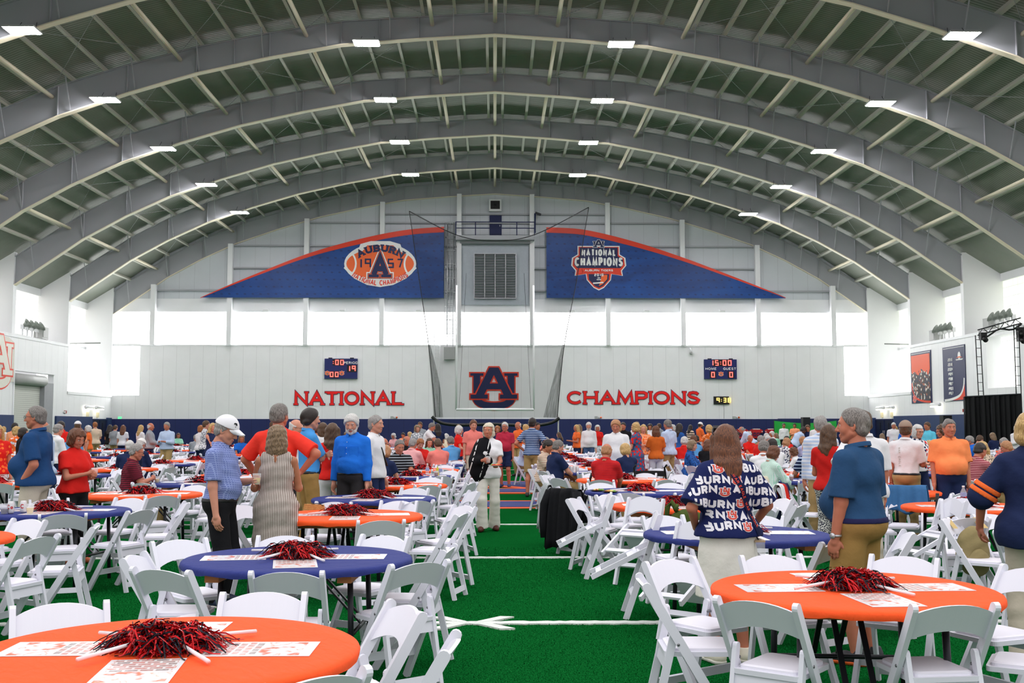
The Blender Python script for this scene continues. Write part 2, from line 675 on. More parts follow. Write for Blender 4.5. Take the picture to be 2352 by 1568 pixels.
def window_mat(name, col, col2, strength, cell):
    """Translucent wall glazing lit by the daylight outside, with a fine grid inside the sheet."""
    m, t, b = base(name, (0.3, 0.3, 0.3, 1), 0.5)
    tc = t.new('ShaderNodeTexCoord')
    sep = t.new('ShaderNodeSeparateXYZ')
    t.link(tc.outputs['Object'], sep.inputs[0])
    ln = None
    for ax, p in cell:
        f = t.math('LESS_THAN', t.math('FRACT', t.math('DIVIDE', sep.outputs[ax], p)), 0.07 if p < 0.8 else 0.03)
        ln = f if ln is None else t.math('MAXIMUM', ln, f)
    n = t.new('ShaderNodeTexNoise', i_Scale=0.35, i_Detail=2.0)
    t.link(tc.outputs['Object'], n.inputs['Vector'])
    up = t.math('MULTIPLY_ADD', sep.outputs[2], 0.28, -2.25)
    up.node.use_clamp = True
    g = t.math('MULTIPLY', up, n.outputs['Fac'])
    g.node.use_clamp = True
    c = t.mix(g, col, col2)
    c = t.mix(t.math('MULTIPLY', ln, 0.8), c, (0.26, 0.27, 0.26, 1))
    t.link(c, b.inputs['Emission Color'])
    b.inputs['Emission Strength'].default_value = strength
    return m


M_WIN_FAR = window_mat('far_glazing', (1, 1, 1, 1), (1, 1, 1, 1), WINDOW_GLOW, ((0, 1.45),))
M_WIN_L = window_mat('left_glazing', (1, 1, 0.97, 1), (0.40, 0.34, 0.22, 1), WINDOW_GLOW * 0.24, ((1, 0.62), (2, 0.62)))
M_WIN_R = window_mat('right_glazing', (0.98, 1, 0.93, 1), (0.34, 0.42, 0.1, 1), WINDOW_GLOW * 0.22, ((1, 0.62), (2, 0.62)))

# turf -------------------------------------------------------------
m, t, b = base('turf', srgb(22, 92, 40), 0.9, spec=0.0)
tc = t.new('ShaderNodeTexCoord')
n1 = t.new('ShaderNodeTexNoise', i_Scale=95.0, i_Detail=4.0)
n2 = t.new('ShaderNodeTexNoise', i_Scale=2.2, i_Detail=5.0)
mp = t.new('ShaderNodeMapping')
mp.inputs['Scale'].default_value = (1, 0.45, 1)
t.link(tc.outputs['Object'], mp.inputs[0])
t.link(mp.outputs[0], n1.inputs['Vector'])
t.link(tc.outputs['Object'], n2.inputs['Vector'])
r = t.new('ShaderNodeValToRGB')
r.color_ramp.elements[0].position = 0.3
r.color_ramp.elements[1].position = 0.72
r.color_ramp.elements[0].color = srgb(2, 44, 12)
r.color_ramp.elements[1].color = srgb(22, 122, 54)
t.link(n1.outputs['Fac'], r.inputs[0])
t.link(t.mix(t.math('MULTIPLY', n2.outputs['Fac'], 0.55), r.outputs[0], srgb(6, 74, 28)), b.inputs['Base Color'])
bp = t.new('ShaderNodeBump', i_Strength=0.8, i_Distance=0.02)
t.link(n1.outputs['Fac'], bp.inputs['Height'])
t.link(bp.outputs['Normal'], b.inputs['Normal'])
M_TURF = m
M_LINE = plain('white_turf', srgb(224, 228, 222), 0.8, var=0.12, scale=60, bump=0.6, bscale=150)
M_TURF_NAVY = plain('navy_turf', srgb(30, 44, 112), 0.8, var=0.2, scale=60)
M_TURF_ORANGE = plain('orange_turf', srgb(226, 92, 44), 0.8, var=0.15, scale=60)

fl = MB().span((-34, -6, -0.3), (34, 89, 0)).build('floor', M_TURF)
struct(fl)


def turf_patch(name, polys, mat, z=0.012, jag=0.0):
    mb = MB()
    for p in polys:
        mb.prism(p, lambda a, b: (a, b, z), lambda a, b: (a, b, -0.02))
    return struct(mb.build(name, mat))


def jag_line(x0, x1, y, w):
    n = int((x1 - x0) / 0.05)
    top, bot = [], []
    for i in range(n + 1):
        x = x0 + (x1 - x0) * i / n
        top.append((x, y + w / 2 + RND.uniform(-0.015, 0.02)))
        bot.append((x, y - w / 2 + RND.uniform(-0.015, 0.02)))
    return [[bot[i], bot[i + 1], top[i + 1], top[i]] for i in range(n)]


for k, Yl in enumerate((9.26, 13.8, 18.4, 23.0, 27.5, 32.1, 36.7, 41.2)):
    if Yl == 23.0:
        continue
    turf_patch('turf_line', jag_line(-8 if Yl < 20 else -12, 8 if Yl < 20 else 12, Yl, 0.115), M_LINE)
hm = []
for sx in (-1, 1):
    for sy in (-1, 1):
        hm.append([(-0.19 + sx * 0.02, 9.26), (-0.19 + sx * 0.05, 9.26 + sy * 0.06), (-0.19 + sx * 0.24, 9.26 + sy * 0.29), (-0.19 + sx * 0.36, 9.26 + sy * 0.27), (-0.19 + sx * 0.16, 9.26 + sy * 0.05)])
turf_patch('turf_hash_mark', hm, M_LINE, 0.014)
lo, fi = MB(), MB()
emblem_into((lo, fi), lambda a, b, l: (a * 1.25 + 0.1, b + 27.2, l - 0.001 if l else -0.02), 11.6, 0.008)
struct(lo.build('midfield_emblem_outline', M_TURF_ORANGE))
struct(fi.build('midfield_emblem', M_TURF_NAVY))

# upright fibres of the nearest turf, white where the lines are painted
_r = np.random.RandomState(4)
N_ = 230000
bx = _r.uniform(-4.6, 5.2, N_)
by = 3.3 + (15.0 - 3.3) * _r.uniform(0, 1, N_) ** 1.35
ang, ln_, le = _r.uniform(0, 2 * pi, N_), _r.uniform(.006, .014, N_), _r.uniform(.002, .012, N_)
wd = _r.uniform(.0014, .003, N_) * (1 + by / 14)
la = _r.uniform(0, 2 * pi, N_)
V = np.zeros((N_, 3, 3), np.float32)
V[:, 0] = np.stack([bx - wd * np.cos(ang), by - wd * np.sin(ang), 0 * bx], 1)
V[:, 1] = np.stack([bx + wd * np.cos(ang), by + wd * np.sin(ang), 0 * bx], 1)
V[:, 2] = np.stack([bx + le * np.cos(la), by + le * np.sin(la), ln_], 1)
wh = (np.abs(by - 9.26) < .062) | (np.abs(by - 13.8) < .062)
hx, hy = np.abs(bx + .19), np.abs(by - 9.26)
wh |= (hx < .36) & (np.abs(hy - (hx * 1.0 - .02)) < .05) & (hy < .3)
M_FIB = plain('turf_fibre', srgb(16, 112, 48), 0.8, var=0.45, scale=55.0, spec=0.05)
me = np_mesh('turf_fibres', V.reshape(-1, 3), np.arange(N_ * 3).reshape(-1, 3), M_FIB)
me.materials.append(M_LINE)
me.polygons.foreach_set('material_index', wh.astype(np.int32))
o = link_mesh('turf_fibres', me)
tag(o, 'green turf fibres of the field nearest the camera', 'grass', None, 'stuff')

WL, WR, WIN = 30.8, 30.4, 33.0
BAYS = [33.4, 42.5, 51.6, 60.7, 69.8, 78.9, 88.0]
FAR = 88.0
ARCH = [(0, 20.6), (3.7, 20.36), (7.45, 20.05), (10.9, 19.4), (14.4, 18.6), (17.7, 17.6), (21, 16.45), (23.8, 15.15), (26.5, 13.65), (30.8, 10.65)]


def arch_z(x):
    x = abs(x)
    for (x0, z0), (x1, z1) in zip(ARCH, ARCH[1:]):
        if x <= x1 or x1 == 30.8:
            return z0 + (z1 - z0) * (x - x0) / (x1 - x0)
    return ARCH[-1][1]


def arch_d(x):
    return 1.1 + 0.78 * (abs(x) / 30.8) ** 1.6


def arch_top(x):
    return arch_z(x) + arch_d(x)


XS = sorted(set([s * p[0] for p in ARCH for s in (-1, 1)]))
M_DECK, t, b = base('roof_deck', srgb(96, 100, 96), 0.5)
tc = t.new('ShaderNodeTexCoord')
sep = t.new('ShaderNodeSeparateXYZ')
t.link(tc.outputs['Object'], sep.inputs[0])
fr = t.math('FRACT', t.math('DIVIDE', sep.outputs[1], 0.2))
rib = t.math('LESS_THAN', fr, 0.35)
nz = t.new('ShaderNodeTexNoise', i_Scale=0.4, i_Detail=3.0)
t.link(tc.outputs['Object'], nz.inputs['Vector'])
cc = t.mix(nz.outputs['Fac'], srgb(112, 124, 108), srgb(160, 160, 152))
t.link(t.mix(t.math('MULTIPLY', rib, 0.6), cc, srgb(86, 96, 84)), b.inputs['Base Color'])
bp = t.new('ShaderNodeBump', i_Strength=0.7, i_Distance=0.03)
t.link(t.math('PINGPONG', fr, 0.5), bp.inputs['Height'])
t.link(bp.outputs['Normal'], b.inputs['Normal'])

# roof: deck, purlins of each bay
XD = [-33.4] + XS + [33.4]
zt = lambda x: arch_top(max(-30.8, min(30.8, x))) + 0.26 - max(0, abs(x) - 30.8) * 0.62
mb = MB()
prof = [(x, zt(x)) for x in XD]
for (x0, z0), (x1, z1) in zip(prof, prof[1:]):
    mb.add([(x0, 31, z0), (x1, 31, z1), (x1, 88.6, z1), (x0, 88.6, z0), (x0, 31, z0 + .12), (x1, 31, z1 + .12), (x1, 88.6, z1 + .12), (x0, 88.6, z0 + .12)],
           [(0, 1, 2, 3), (7, 6, 5, 4), (0, 4, 5, 1), (2, 6, 7, 3)])
struct(mb.build('ceiling', M_DECK))
PX = [i * 1.53 + 0.45 for i in range(20)]
PX = sorted(PX + [-x for x in PX])
STRUT = [0] + [s * v for v in (3.05, 9.15, 15.2, 21.3, 27.4) for s in (-1, 1)]
purl, strt = {}, {}
for Y0, Y1 in zip(BAYS, BAYS[1:]):
    bay = struct(empty('ceiling_bay', (0, Y0, 0)))
    for x in PX:
        me = purl.get(x)
        if me is None:
            a = math.atan2(arch_top(x + .3) - arch_top(x - .3), .6)
            me = MB().box((0, 4.55, 0), (0.09, 9.1, 0.24), Matrix.Rotation(-a, 3, 'Y')).box((0.05, 4.55, -0.11), (0.12, 9.1, 0.03), Matrix.Rotation(-a, 3, 'Y')).mesh('purlin', M_PURLIN)
            purl[x] = me
        link_mesh('purlin', me, bay, (x, 0, arch_top(x) + 0.13))
    me = purl.get('s')
    if me is None:
        me = purl['s'] = MB().tube([(0, 0.03, 0), (0, 9.07, 0)], 0.1, 10).mesh('strut', M_CREAM)
    for x in STRUT:
        link_mesh('strut', me, bay, (x, 0, arch_top(x) - 0.42))
    rod = MB()
    for x0, x1 in ((3.05, 9.15), (9.15, 15.2), (15.2, 21.3), (21.3, 27.4)):
        for s in (-1, 1):
            rod.tube([(s * x0, 0.1, arch_top(x0) - 0.1), (s * x1, 9.0, arch_top(x1) - 0.1)], 0.011, 5)
            rod.tube([(s * x1, 0.1, arch_top(x1) - 0.1), (s * x0, 9.0, arch_top(x0) - 0.1)], 0.011, 5)
    rod.build('brace_rods', M_STEEL, bay)

ORD = ['nearest', 'second', 'third', 'fourth', 'fifth', 'sixth', 'seventh']
for k, Ya in enumerate(BAYS):
    ar = struct(empty('roof_arch', (0, Ya, 0)))
    web, lf, uf = MB(), MB(), MB()
    for x0, x1 in zip(XS, XS[1:]):
        z0, z1, t0, t1 = arch_z(x0), arch_z(x1), arch_top(x0), arch_top(x1)
        web.add([(x0, -.02, z0), (x1, -.02, z1), (x1, -.02, t1), (x0, -.02, t0), (x0, .02, z0), (x1, .02, z1), (x1, .02, t1), (x0, .02, t0)],
                [(0, 1, 2, 3), (7, 6, 5, 4)])
        lf.bar((x0, 0, z0), (x1, 0, z1), 0.36, 0.05)
        uf.bar((x0, 0, t0 - .03), (x1, 0, t1 - .03), 0.3, 0.05)
    for x in XS[1:-1] + [-5.6, 5.6, -12.6, 12.6]:
        web.box((x, 0, (arch_z(x) + arch_top(x)) / 2), (0.03, 0.26, arch_d(x)))
    web.build('web', M_STEEL, ar)
    lf.build('lower_flange', M_CREAM, ar)
    uf.build('upper_flange', M_STEEL, ar)
    for x in PX[::2]:
        s = -1 if x < 0 else 1
        MB().bar((x, -0.95, arch_top(x) + 0.05), (x + 0.05 * s, -0.1, arch_z(x) + 0.08), 0.05, 0.05).build('flange_brace', M_STEEL, ar)
    for s in (-1, 1):
        w = WL if s < 0 else WR
        zb = 4.1 if Ya > 80 else 7.4
        struct(MB().span((s * w, Ya - .22, zb), (s * WIN, Ya + .22, 12.9)).build('wall_fin', M_WHITE))
    # hanging lamps of this arch
    if 40 < Ya < 80:
        for j, xl in enumerate((-18.5, -6.15, 6.05, 18.5)):
            lp = empty('ceiling_light', (xl, Ya - 0.75, arch_z(xl) - 0.25))
            tag(lp, 'glowing ceiling light, %s from the left, under the %s roof arch in view' % (['first', 'second', 'third', 'fourth'][j], ORD[k - 1]), 'ceiling light', 'ceiling lights under the arches')
            MB().span((-.62, -.42, 0), (.62, .42, 0.07)).build('housing', M_GREYBOX, lp)
            MB().span((-.58, -.38, -0.03), (.58, .38, 0.0)).build('diffuser', M_LED, lp)
            MB().tube([(-.4, .3, .05), (-.3, .62, .55)], .012, 5).tube([(.4, .3, .05), (.3, .62, .55)], .012, 5).build('hanger', M_DARK, lp)

# far wall ----------------------------------------------------------
def FX(px, py=800, Y=FAR):
    return xz(px, py, Y)[0]


def FZ(py, px=1136, Y=FAR):
    return xz(px, py, Y)[1]


Zb, Zt, Zh = FZ(793), FZ(717), FZ(687)
xa, xb = FX(322), FX(1938)
Zc0 = FZ(908)
mb = MB()
mb.span((xa, FAR, 0), (xb, FAR + .4, Zb))
mb.span((-33.4, FAR, 0), (xa, FAR + .4, Zc0)).span((xb, FAR, 0), (33.4, FAR + .4, Zc0))
struct(mb.build('wall_far', M_PANEL))
struct(MB().span((-33.4, FAR, Zt), (33.4, FAR + .4, Zh)).build('wall_far_header', M_WHITE))
struct(MB().span((xa - .1, FAR - .06, Zb - .08), (xb + .1, FAR + .02, Zb + .02)).span((xa, FAR - 0.012, Zb - 2.62), (xb, FAR, Zb - 2.58)).build('trim_1', M_WHITE))
mb = MB()
for x0, x1 in zip(XD, XD[1:]):
    mb.add([(x0, FAR + .05, Zh), (x1, FAR + .05, Zh), (x1, FAR + .05, zt(x1)), (x0, FAR + .05, zt(x0))], [(0, 1, 2, 3)])
    mb.add([(x0, FAR + .3, Zh), (x1, FAR + .3, Zh), (x1, FAR + .3, zt(x1)), (x0, FAR + .3, zt(x0))], [(3, 2, 1, 0)])
struct(mb.build('wall_far_gable', M_UPPER))
colpx = [353, 528, 703, 877, 1054, 1222, 1396, 1568, 1740, 1912]
edges = [257] + colpx + [1998]
for i, (p0, p1) in enumerate(zip(edges, edges[1:])):
    w = struct(MB().span((FX(p0), FAR + .2, Zb), (FX(p1), FAR + .25, Zt)).build('window_%d' % (i + 1), M_WIN_FAR))
    MB().span((FX(p0), FAR - .02, Zb), (FX(p1), FAR + .2, Zb + .05)).build('window_sill', M_WHITE, w)
for i, (p0, p1) in enumerate(((250, 322), (1938, 2012))):
    w = struct(MB().span((FX(p0), FAR + .2, Zc0), (FX(p1), FAR + .25, Zb)).build('window_%d' % (i + 12), M_WIN_FAR))
    MB().span((FX(p0), FAR - .05, Zb - .1), (FX(p1), FAR + .1, Zb + .1)).build('rail', M_WHITE, w)
for p in colpx:
    x = FX(p)
    struct(MB().span((x - .19, FAR - .55, Zb), (x + .19, FAR - .1, arch_z(x) + .1)).span((x - .06, FAR - .1, Zb), (x + .06, FAR, arch_z(x) + .1)).build('wall_far_column', M_WHITE))
for py in (493, 513, 566, 617, 668):
    z = FZ(py)
    segs = MB()
    for p0, p1 in zip(edges, edges[1:]):
        if 1054 <= p0 < 1222 and z < FZ(540):
            continue
        x0, x1 = FX(p0) + .2, FX(p1) - .2
        if arch_z(x0) > z and arch_z(x1) > z:
            segs.span((x0, FAR - .22, z - .06), (x1, FAR + .05, z + .06))
    if segs.v:
        struct(segs.build('wall_far_girt', M_STEEL))
p_ = MB().span((FX(233), FAR - .16, 0), (FX(1783), FAR - .01, FZ(962))).span((FX(1783), FAR - .2, 0), (FX(1987), FAR - .01, FZ(961)))
struct(p_.build('wall_far_padding', M_PAD))

# side walls --------------------------------------------------------
wi = 14
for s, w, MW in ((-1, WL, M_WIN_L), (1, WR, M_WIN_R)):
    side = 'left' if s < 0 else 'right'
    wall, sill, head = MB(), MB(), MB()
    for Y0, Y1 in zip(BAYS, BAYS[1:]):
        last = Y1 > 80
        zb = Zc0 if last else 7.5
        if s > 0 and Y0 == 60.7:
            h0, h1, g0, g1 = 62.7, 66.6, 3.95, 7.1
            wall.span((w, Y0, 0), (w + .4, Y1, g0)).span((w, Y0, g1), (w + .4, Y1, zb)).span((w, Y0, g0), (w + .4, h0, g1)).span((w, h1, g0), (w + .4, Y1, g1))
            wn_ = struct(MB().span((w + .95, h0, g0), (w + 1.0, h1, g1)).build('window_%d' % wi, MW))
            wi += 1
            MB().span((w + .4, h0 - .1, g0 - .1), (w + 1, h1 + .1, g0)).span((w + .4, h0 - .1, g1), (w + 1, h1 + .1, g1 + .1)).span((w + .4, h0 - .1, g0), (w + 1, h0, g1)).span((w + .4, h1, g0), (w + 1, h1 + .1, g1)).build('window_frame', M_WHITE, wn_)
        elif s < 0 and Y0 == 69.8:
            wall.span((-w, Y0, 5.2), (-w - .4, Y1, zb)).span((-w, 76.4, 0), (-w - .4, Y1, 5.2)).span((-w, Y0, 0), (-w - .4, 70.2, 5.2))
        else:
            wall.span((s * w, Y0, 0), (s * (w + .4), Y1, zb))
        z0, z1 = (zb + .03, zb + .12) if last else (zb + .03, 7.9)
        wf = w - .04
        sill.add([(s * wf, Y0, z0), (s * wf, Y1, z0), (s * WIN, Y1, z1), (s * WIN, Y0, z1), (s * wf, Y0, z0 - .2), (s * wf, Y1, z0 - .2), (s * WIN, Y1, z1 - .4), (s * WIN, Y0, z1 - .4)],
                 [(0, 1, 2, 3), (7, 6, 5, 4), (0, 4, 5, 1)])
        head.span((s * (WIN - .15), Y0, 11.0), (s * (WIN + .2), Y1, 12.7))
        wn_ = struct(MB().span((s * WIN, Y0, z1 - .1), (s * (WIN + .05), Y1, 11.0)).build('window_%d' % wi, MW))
        wi += 1
        MB().span((s * (WIN - .12), Y0, 7.8), (s * (WIN + .02), Y1, 7.98)).build('window_rail', M_WHITE, wn_)
        if last:
            MB().tube([(s * (WIN - .1), Y1 - 5, 7.9), (s * (WIN - 3.0), Y1 - 5, 7.95)], .05, 6).build('window_arm', M_GREYBOX, wn_)
    struct(wall.build('wall_' + side, M_PANEL_SIDE))
    struct(sill.build('window_ledge_' + side, M_WHITE))
    struct(head.build('wall_%s_header' % side, M_WHITE))
pl = MB().span((-WL + .15, 33.4, 0), (-WL + .01, 70.0, 2.35)).span((-WL + .15, 76.8, 0), (-WL + .01, 83.6, 2.35)).span((-WL + .15, 86.9, 0), (-WL + .01, 87.8, 2.3))
struct(pl.build('wall_left_padding', M_PAD_SIDE))
pr = MB().span((WR - .15, 33.4, 0), (WR - .01, 82.2, 2.4)).span((WR - .15, 86.4, 0), (WR - .01, 87.8, 2.3))
struct(pr.build('wall_right_padding', M_PAD_SIDE))

M_ROLL = seamed('roll_door', srgb(202, 204, 196), 2, 0.13, 0.04, 0.72)
dr = struct(MB().span((-WL - .35, 70.2, 0), (-WL - .3, 74.9, 4.4)).build('door_1', M_ROLL))
MB().tube([(-WL - .1, 70.3, 4.7), (-WL - .1, 74.9, 4.7)], .36, 14).build('roller', M_GREYBOX, dr)
MB().span((-WL - .3, 74.9, 0), (-WL + .02, 76.4, 4.6)).build('guide_panel', plain('zinc_panel', srgb(150, 152, 156), 0.5), dr)
MB().span((-WL - .05, 70.0, 5.2), (-WL + .06, 76.6, 5.3)).span((-WL - .05, 70.0, 0), (-WL + .06, 70.15, 5.2)).build('door_frame', M_WHITE, dr)
for nm, s, w, y0, y1 in (('door_2', -1, WL, 83.8, 86.7), ('door_3', 1, WR, 82.5, 86.2)):
    d = struct(MB().span((s * w, y0, 0), (s * (w - .08), y1, 2.1)).build(nm, plain('door_navy', srgb(22, 30, 56), 0.45)))
    MB().span((s * (w - .08), y0 - .1, 0), (s * (w - .14), y0, 2.2)).span((s * (w - .08), y1, 0), (s * (w - .14), y1 + .1, 2.2)).span((s * (w - .08), y0, 2.1), (s * (w - .14), y1, 2.2)).span((s * (w - .08), (y0 + y1) / 2 - .03, 0), (s * (w - .12), (y0 + y1) / 2 + .03, 2.1)).build('door_frame', M_NAVY, d)
    for q in (.25, .75):
        MB().span((s * (w - .08), y0 + (y1 - y0) * q - .12, 1.3), (s * (w - .1), y0 + (y1 - y0) * q + .12, 1.9)).build('door_window', M_DARK, d)
    for q in (.46, .54):
        MB().tube([(s * (w - .15), y0 + (y1 - y0) * q, .9), (s * (w - .15), y0 + (y1 - y0) * q, 1.3)], .02, 6).build('door_handle', M_ALU, d)
# ------------------------------------------------------------------ signs and fittings on the far wall
def wallfn(cx, cz, Y=FAR, sx=1.0):
    return lambda a, b, l: (cx + a * sx, Y - l, cz + b)


def sidefn(s, w, cy, cz):
    return lambda a, b, l: (s * (w - l), cy - s * a, cz + b)


PPM = F_PX / FAR
for word, p0, p1, ytop, ybot in (('NATIONAL', 676, 928, 899, 930), ('CHAMPIONS', 1302, 1606, 898, 928)):
    x0, x1, z1, z0 = FX(p0), FX(p1), FZ(ytop), FZ(ybot)
    h = z1 - z0
    t = 0.19
    qs0 = text_quads(word, 1, t, 0.16, 1.0, serif=0.06)
    wd = max(p[0] for q in qs0 for p in q) - min(p[0] for q in qs0 for p in q)
    wide = 1.0
    for _ in range(12):
        qs0 = text_quads(word, 1, t, 0.13, wide, serif=0.07)
        wd = max(p[0] for q in qs0 for p in q) - min(p[0] for q in qs0 for p in q)
        wide *= 1 + ((x1 - x0) / h - wd) / wd * 0.9
    sg = empty('wall_lettering', ((x0 + x1) / 2, FAR, z0))
    tag(sg, 'large red serif word %s with navy outline on the white far wall' % word, 'wall sign')
    f = lambda a, b, l: (a, -l, b)
    lo, fi = MB(), MB()
    paint(lo, text_quads(word, h, t, 0.13, wide, serif=0.07, grow=0.032), f, 0.04)
    paint(fi, text_quads(word, h, t, 0.13, wide, serif=0.07), f, 0.08)
    lo.build('outline', M_NAVY, sg)
    fi.build('letters', M_SIGNRED, sg)

cx, cz = (FX(1075) + FX(1194)) / 2, (FZ(840) + FZ(944)) / 2
lo, fi = MB(), MB()
emblem_into((lo, fi), lambda a, b, l: (a, -l, b), FX(1194) - FX(1075) - 0.2, 0.02)
sg = empty('wall_emblem', (cx, FAR, cz))
tag(sg, 'navy interlocking letter emblem with red outline on the far wall behind the goalpost', 'wall emblem')
lo.build('outline', M_RED, sg)
fi.build('letters', M_NAVY, sg)


def seven(mb, s, x, z, h, Y=0.0, t=0.16, gap=0.3):
    """Lamp-segment digits."""
    paint(mb, text_quads(s, h, t, gap), lambda a, b, l: (x + a, Y - l, z + b), 0.02)


M_DIGIT = glow('red_digit_lamp', (1.0, 0.10, 0.08, 1), 1.8)
M_DIGIT_AMBER = glow('amber_digit_lamp', (1.0, 0.62, 0.12, 1), 1.8)
M_BOARD = plain('scoreboard_blue', srgb(22, 34, 100), 0.5, var=0.04)


def scoreboard(px0, px1, py0, py1, label, digits, caps, emblems):
    x0, x1, z1, z0 = FX(px0), FX(px1), FZ(py0), FZ(py1)
    sb = empty('scoreboard', ((x0 + x1) / 2, FAR, z0))
    tag(sb, label, 'scoreboard', 'scoreboards on the far wall')
    w, h = x1 - x0, z1 - z0
    MB().span((-w / 2, -.25, 0), (w / 2, -.02, h)).build('cabinet', M_BOARD, sb)
    MB().span((-w / 2 + .3, -.2, h), (-w / 2 + .6, -.05, h + .08)).span((w / 2 - .6, -.2, h), (w / 2 - .3, -.05, h + .08)).build('bracket', M_DARK, sb)
    for s, u, v, hh, bx in digits:
        X, Z = (u - .5) * w, (v) * h
        MB().span((X - bx * w, -.27, Z - hh * .12), (X + bx * w, -.25, Z + hh * 1.12)).build('digit_window', M_BLACK, sb)
        d = MB()
        seven(d, s, X, Z, hh, -.27)
        d.build('digits', M_DIGIT, sb)
    for s, u, v, hh in caps:
        d = MB()
        paint(d, text_quads(s, hh, .2, .2), lambda a, b, l: ((u - .5) * w + a, -.25 - l, v * h + b), .02)
        d.build('lettering', M_SIGNWHITE, sb)
    for u, v in emblems:
        lo, fi = MB(), MB()
        emblem_into((lo, fi), lambda a, b, l: ((u - .5) * w + a, -.25 - l, v * h + b), .42, .01)
        e = lo.build('emblem', M_SIGNWHITE, sb)
        fi.build('emblem_letters', M_ORANGE, e)


scoreboard(747, 822, 824, 870, 'navy scoreboard with red lamps reading 00 and PERIOD 19, above the word NATIONAL',
           [(':00', .42, .68, .42, .17), ('19', .84, .36, .46, .15), ('00', .3, .08, .42, .14)], [('PERIOD', .8, .73, .2)], [(.09, .28), (.53, .28)])
scoreboard(1616, 1690, 825, 870, 'navy scoreboard with red lamps reading 15:00 above HOME and GUEST zeros',
           [('15:00', .53, .68, .44, .27), ('0', .26, .08, .44, .1), ('0', .82, .08, .44, .1)], [('HOME', .2, .46, .2), ('GUEST', .78, .46, .2)], [(.51, .26)])
x0, x1, z1, z0 = FX(1637), FX(1672), FZ(910), FZ(928)
ck = empty('wall_clock', ((x0 + x1) / 2, FAR, z0))
tag(ck, 'black digital wall clock reading 9:38 in amber, right of the word CHAMPIONS', 'clock')
MB().span((-(x1 - x0) / 2, -.14, 0), ((x1 - x0) / 2, -.02, z1 - z0)).build('case', M_BLACK, ck)
d = MB()
seven(d, '9:38', .18, .14, .38, -.14)
d.build('digits', M_DIGIT_AMBER, ck)
MB().tube([(.2, -.03, 0), (.22, -.03, -.6), (.2, -.03, -1.15)], .012, 5).build('cable', M_DARK, ck)

# the two gable banners -----------------------------------------------
M_BANNER, t, b = base('banner_blue', srgb(20, 66, 150), 0.5)
tc = t.new('ShaderNodeTexCoord')
n = t.new('ShaderNodeTexNoise', i_Scale=0.5, i_Detail=4.0, i_Distortion=1.2)
mp = t.new('ShaderNodeMapping')
mp.inputs['Scale'].default_value = (0.45, 1, 1.7)
t.link(tc.outputs['Object'], mp.inputs[0])
t.link(mp.outputs[0], n.inputs['Vector'])
c = t.mix(n.outputs['Fac'], srgb(14, 30, 84), srgb(18, 86, 168))
sep = t.new('ShaderNodeSeparateXYZ')
t.link(tc.outputs['Object'], sep.inputs[0])
u = t.math('SUBTRACT', t.math('FRACT', t.math('MULTIPLY', t.math('ADD', sep.outputs[0], t.math('MULTIPLY', sep.outputs[2], 0.3)), 1.6)), 0.5)
v = t.math('SUBTRACT', t.math('FRACT', t.math('MULTIPLY', sep.outputs[2], 1.7)), 0.5)
rr = t.math('ADD', t.math('MULTIPLY', u, u), t.math('MULTIPLY', v, t.math('MULTIPLY', v, 2.5)))
c = t.mix(t.math('MULTIPLY', t.math('LESS_THAN', rr, 0.03), 0.7), c, srgb(18, 36, 90))
t.link(c, b.inputs['Base Color'])


def smooth_curve(pts, n=6):
    out = []
    P = [pts[0]] + pts + [pts[-1]]
    for i in range(1, len(P) - 2):
        for k in range(n):
            q = k / n
            p0, p1, p2, p3 = [np.array(P[i + j], float) for j in (-1, 0, 1, 2)]
            out.append(tuple(0.5 * (2 * p1 + (p2 - p0) * q + (2 * p0 - 5 * p1 + 4 * p2 - p3) * q * q + (3 * p1 - p0 - 3 * p2 + p3) * q ** 3)))
    return out + [tuple(pts[-1])]


YB = FAR - .62
BW = lambda p: xz(p[0], p[1], YB)


def gable_banner(label, tip, curve, base_y, end_x):
    top = smooth_curve([BW(p) for p in curve])
    ox, oz = BW((end_x, base_y))
    bn = empty('gable_banner', (ox, YB, oz))
    tag(bn, label, 'banner', 'blue gable banners')
    blue, red = MB(), MB()
    for (xa_, za_), (xb_, zb_) in zip(top, top[1:]):
        q = [(xa_ - ox, 0), (xb_ - ox, 0), (xb_ - ox, zb_ - oz), (xa_ - ox, za_ - oz)]
        blue.prism(q, lambda a, c: (a, -.04, c), lambda a, c: (a, 0, c))
        L = abs(top[0][0] - top[-1][0])
        th = lambda x: 0.44 * min(1, 0.12 + 1.3 * (1 - abs(x - ox) / L))
        q = [(xa_ - ox, za_ - oz - th(xa_)), (xb_ - ox, zb_ - oz - th(xb_)), (xb_ - ox, zb_ - oz), (xa_ - ox, za_ - oz)]
        red.prism(q, lambda a, c: (a, -.06, c), lambda a, c: (a, -.04, c))
    blue.build('sheet', M_BANNER, bn)
    red.build('red_edge', M_SIGNRED if False else M_RED, bn)
    return bn, ox, oz


bnl, ox, oz = gable_banner('long blue gable banner with orange football badge reading AUBURN 1957, left of the ladder', 460,
                           [(1020, 521), (950, 526), (880, 537), (790, 558), (700, 585), (600, 624), (525, 655), (461, 683)], 684, 1020)


def disc(mb, fn, rx, rz, l, n=40, cx=0, cz=0, pw=1.0):
    """A pointed oval (pw<1 rounds, >1 points the ends)."""
    pts = []
    for i in range(n):
        a = 2 * pi * i / n
        cs = cos(a)
        pts.append((cx + rx * math.copysign(abs(cs) ** pw, cs), cz + rz * sin(a)))
    mb.prism(pts, lambda a, b: fn(a, b, l), lambda a, b: fn(a, b, 0.0))


def badge_fn(root, ox, oz, px, py):
    X, Z = BW((px, py))
    return lambda a, b, l: (X - ox + a, -.05 - l, Z - oz + b)


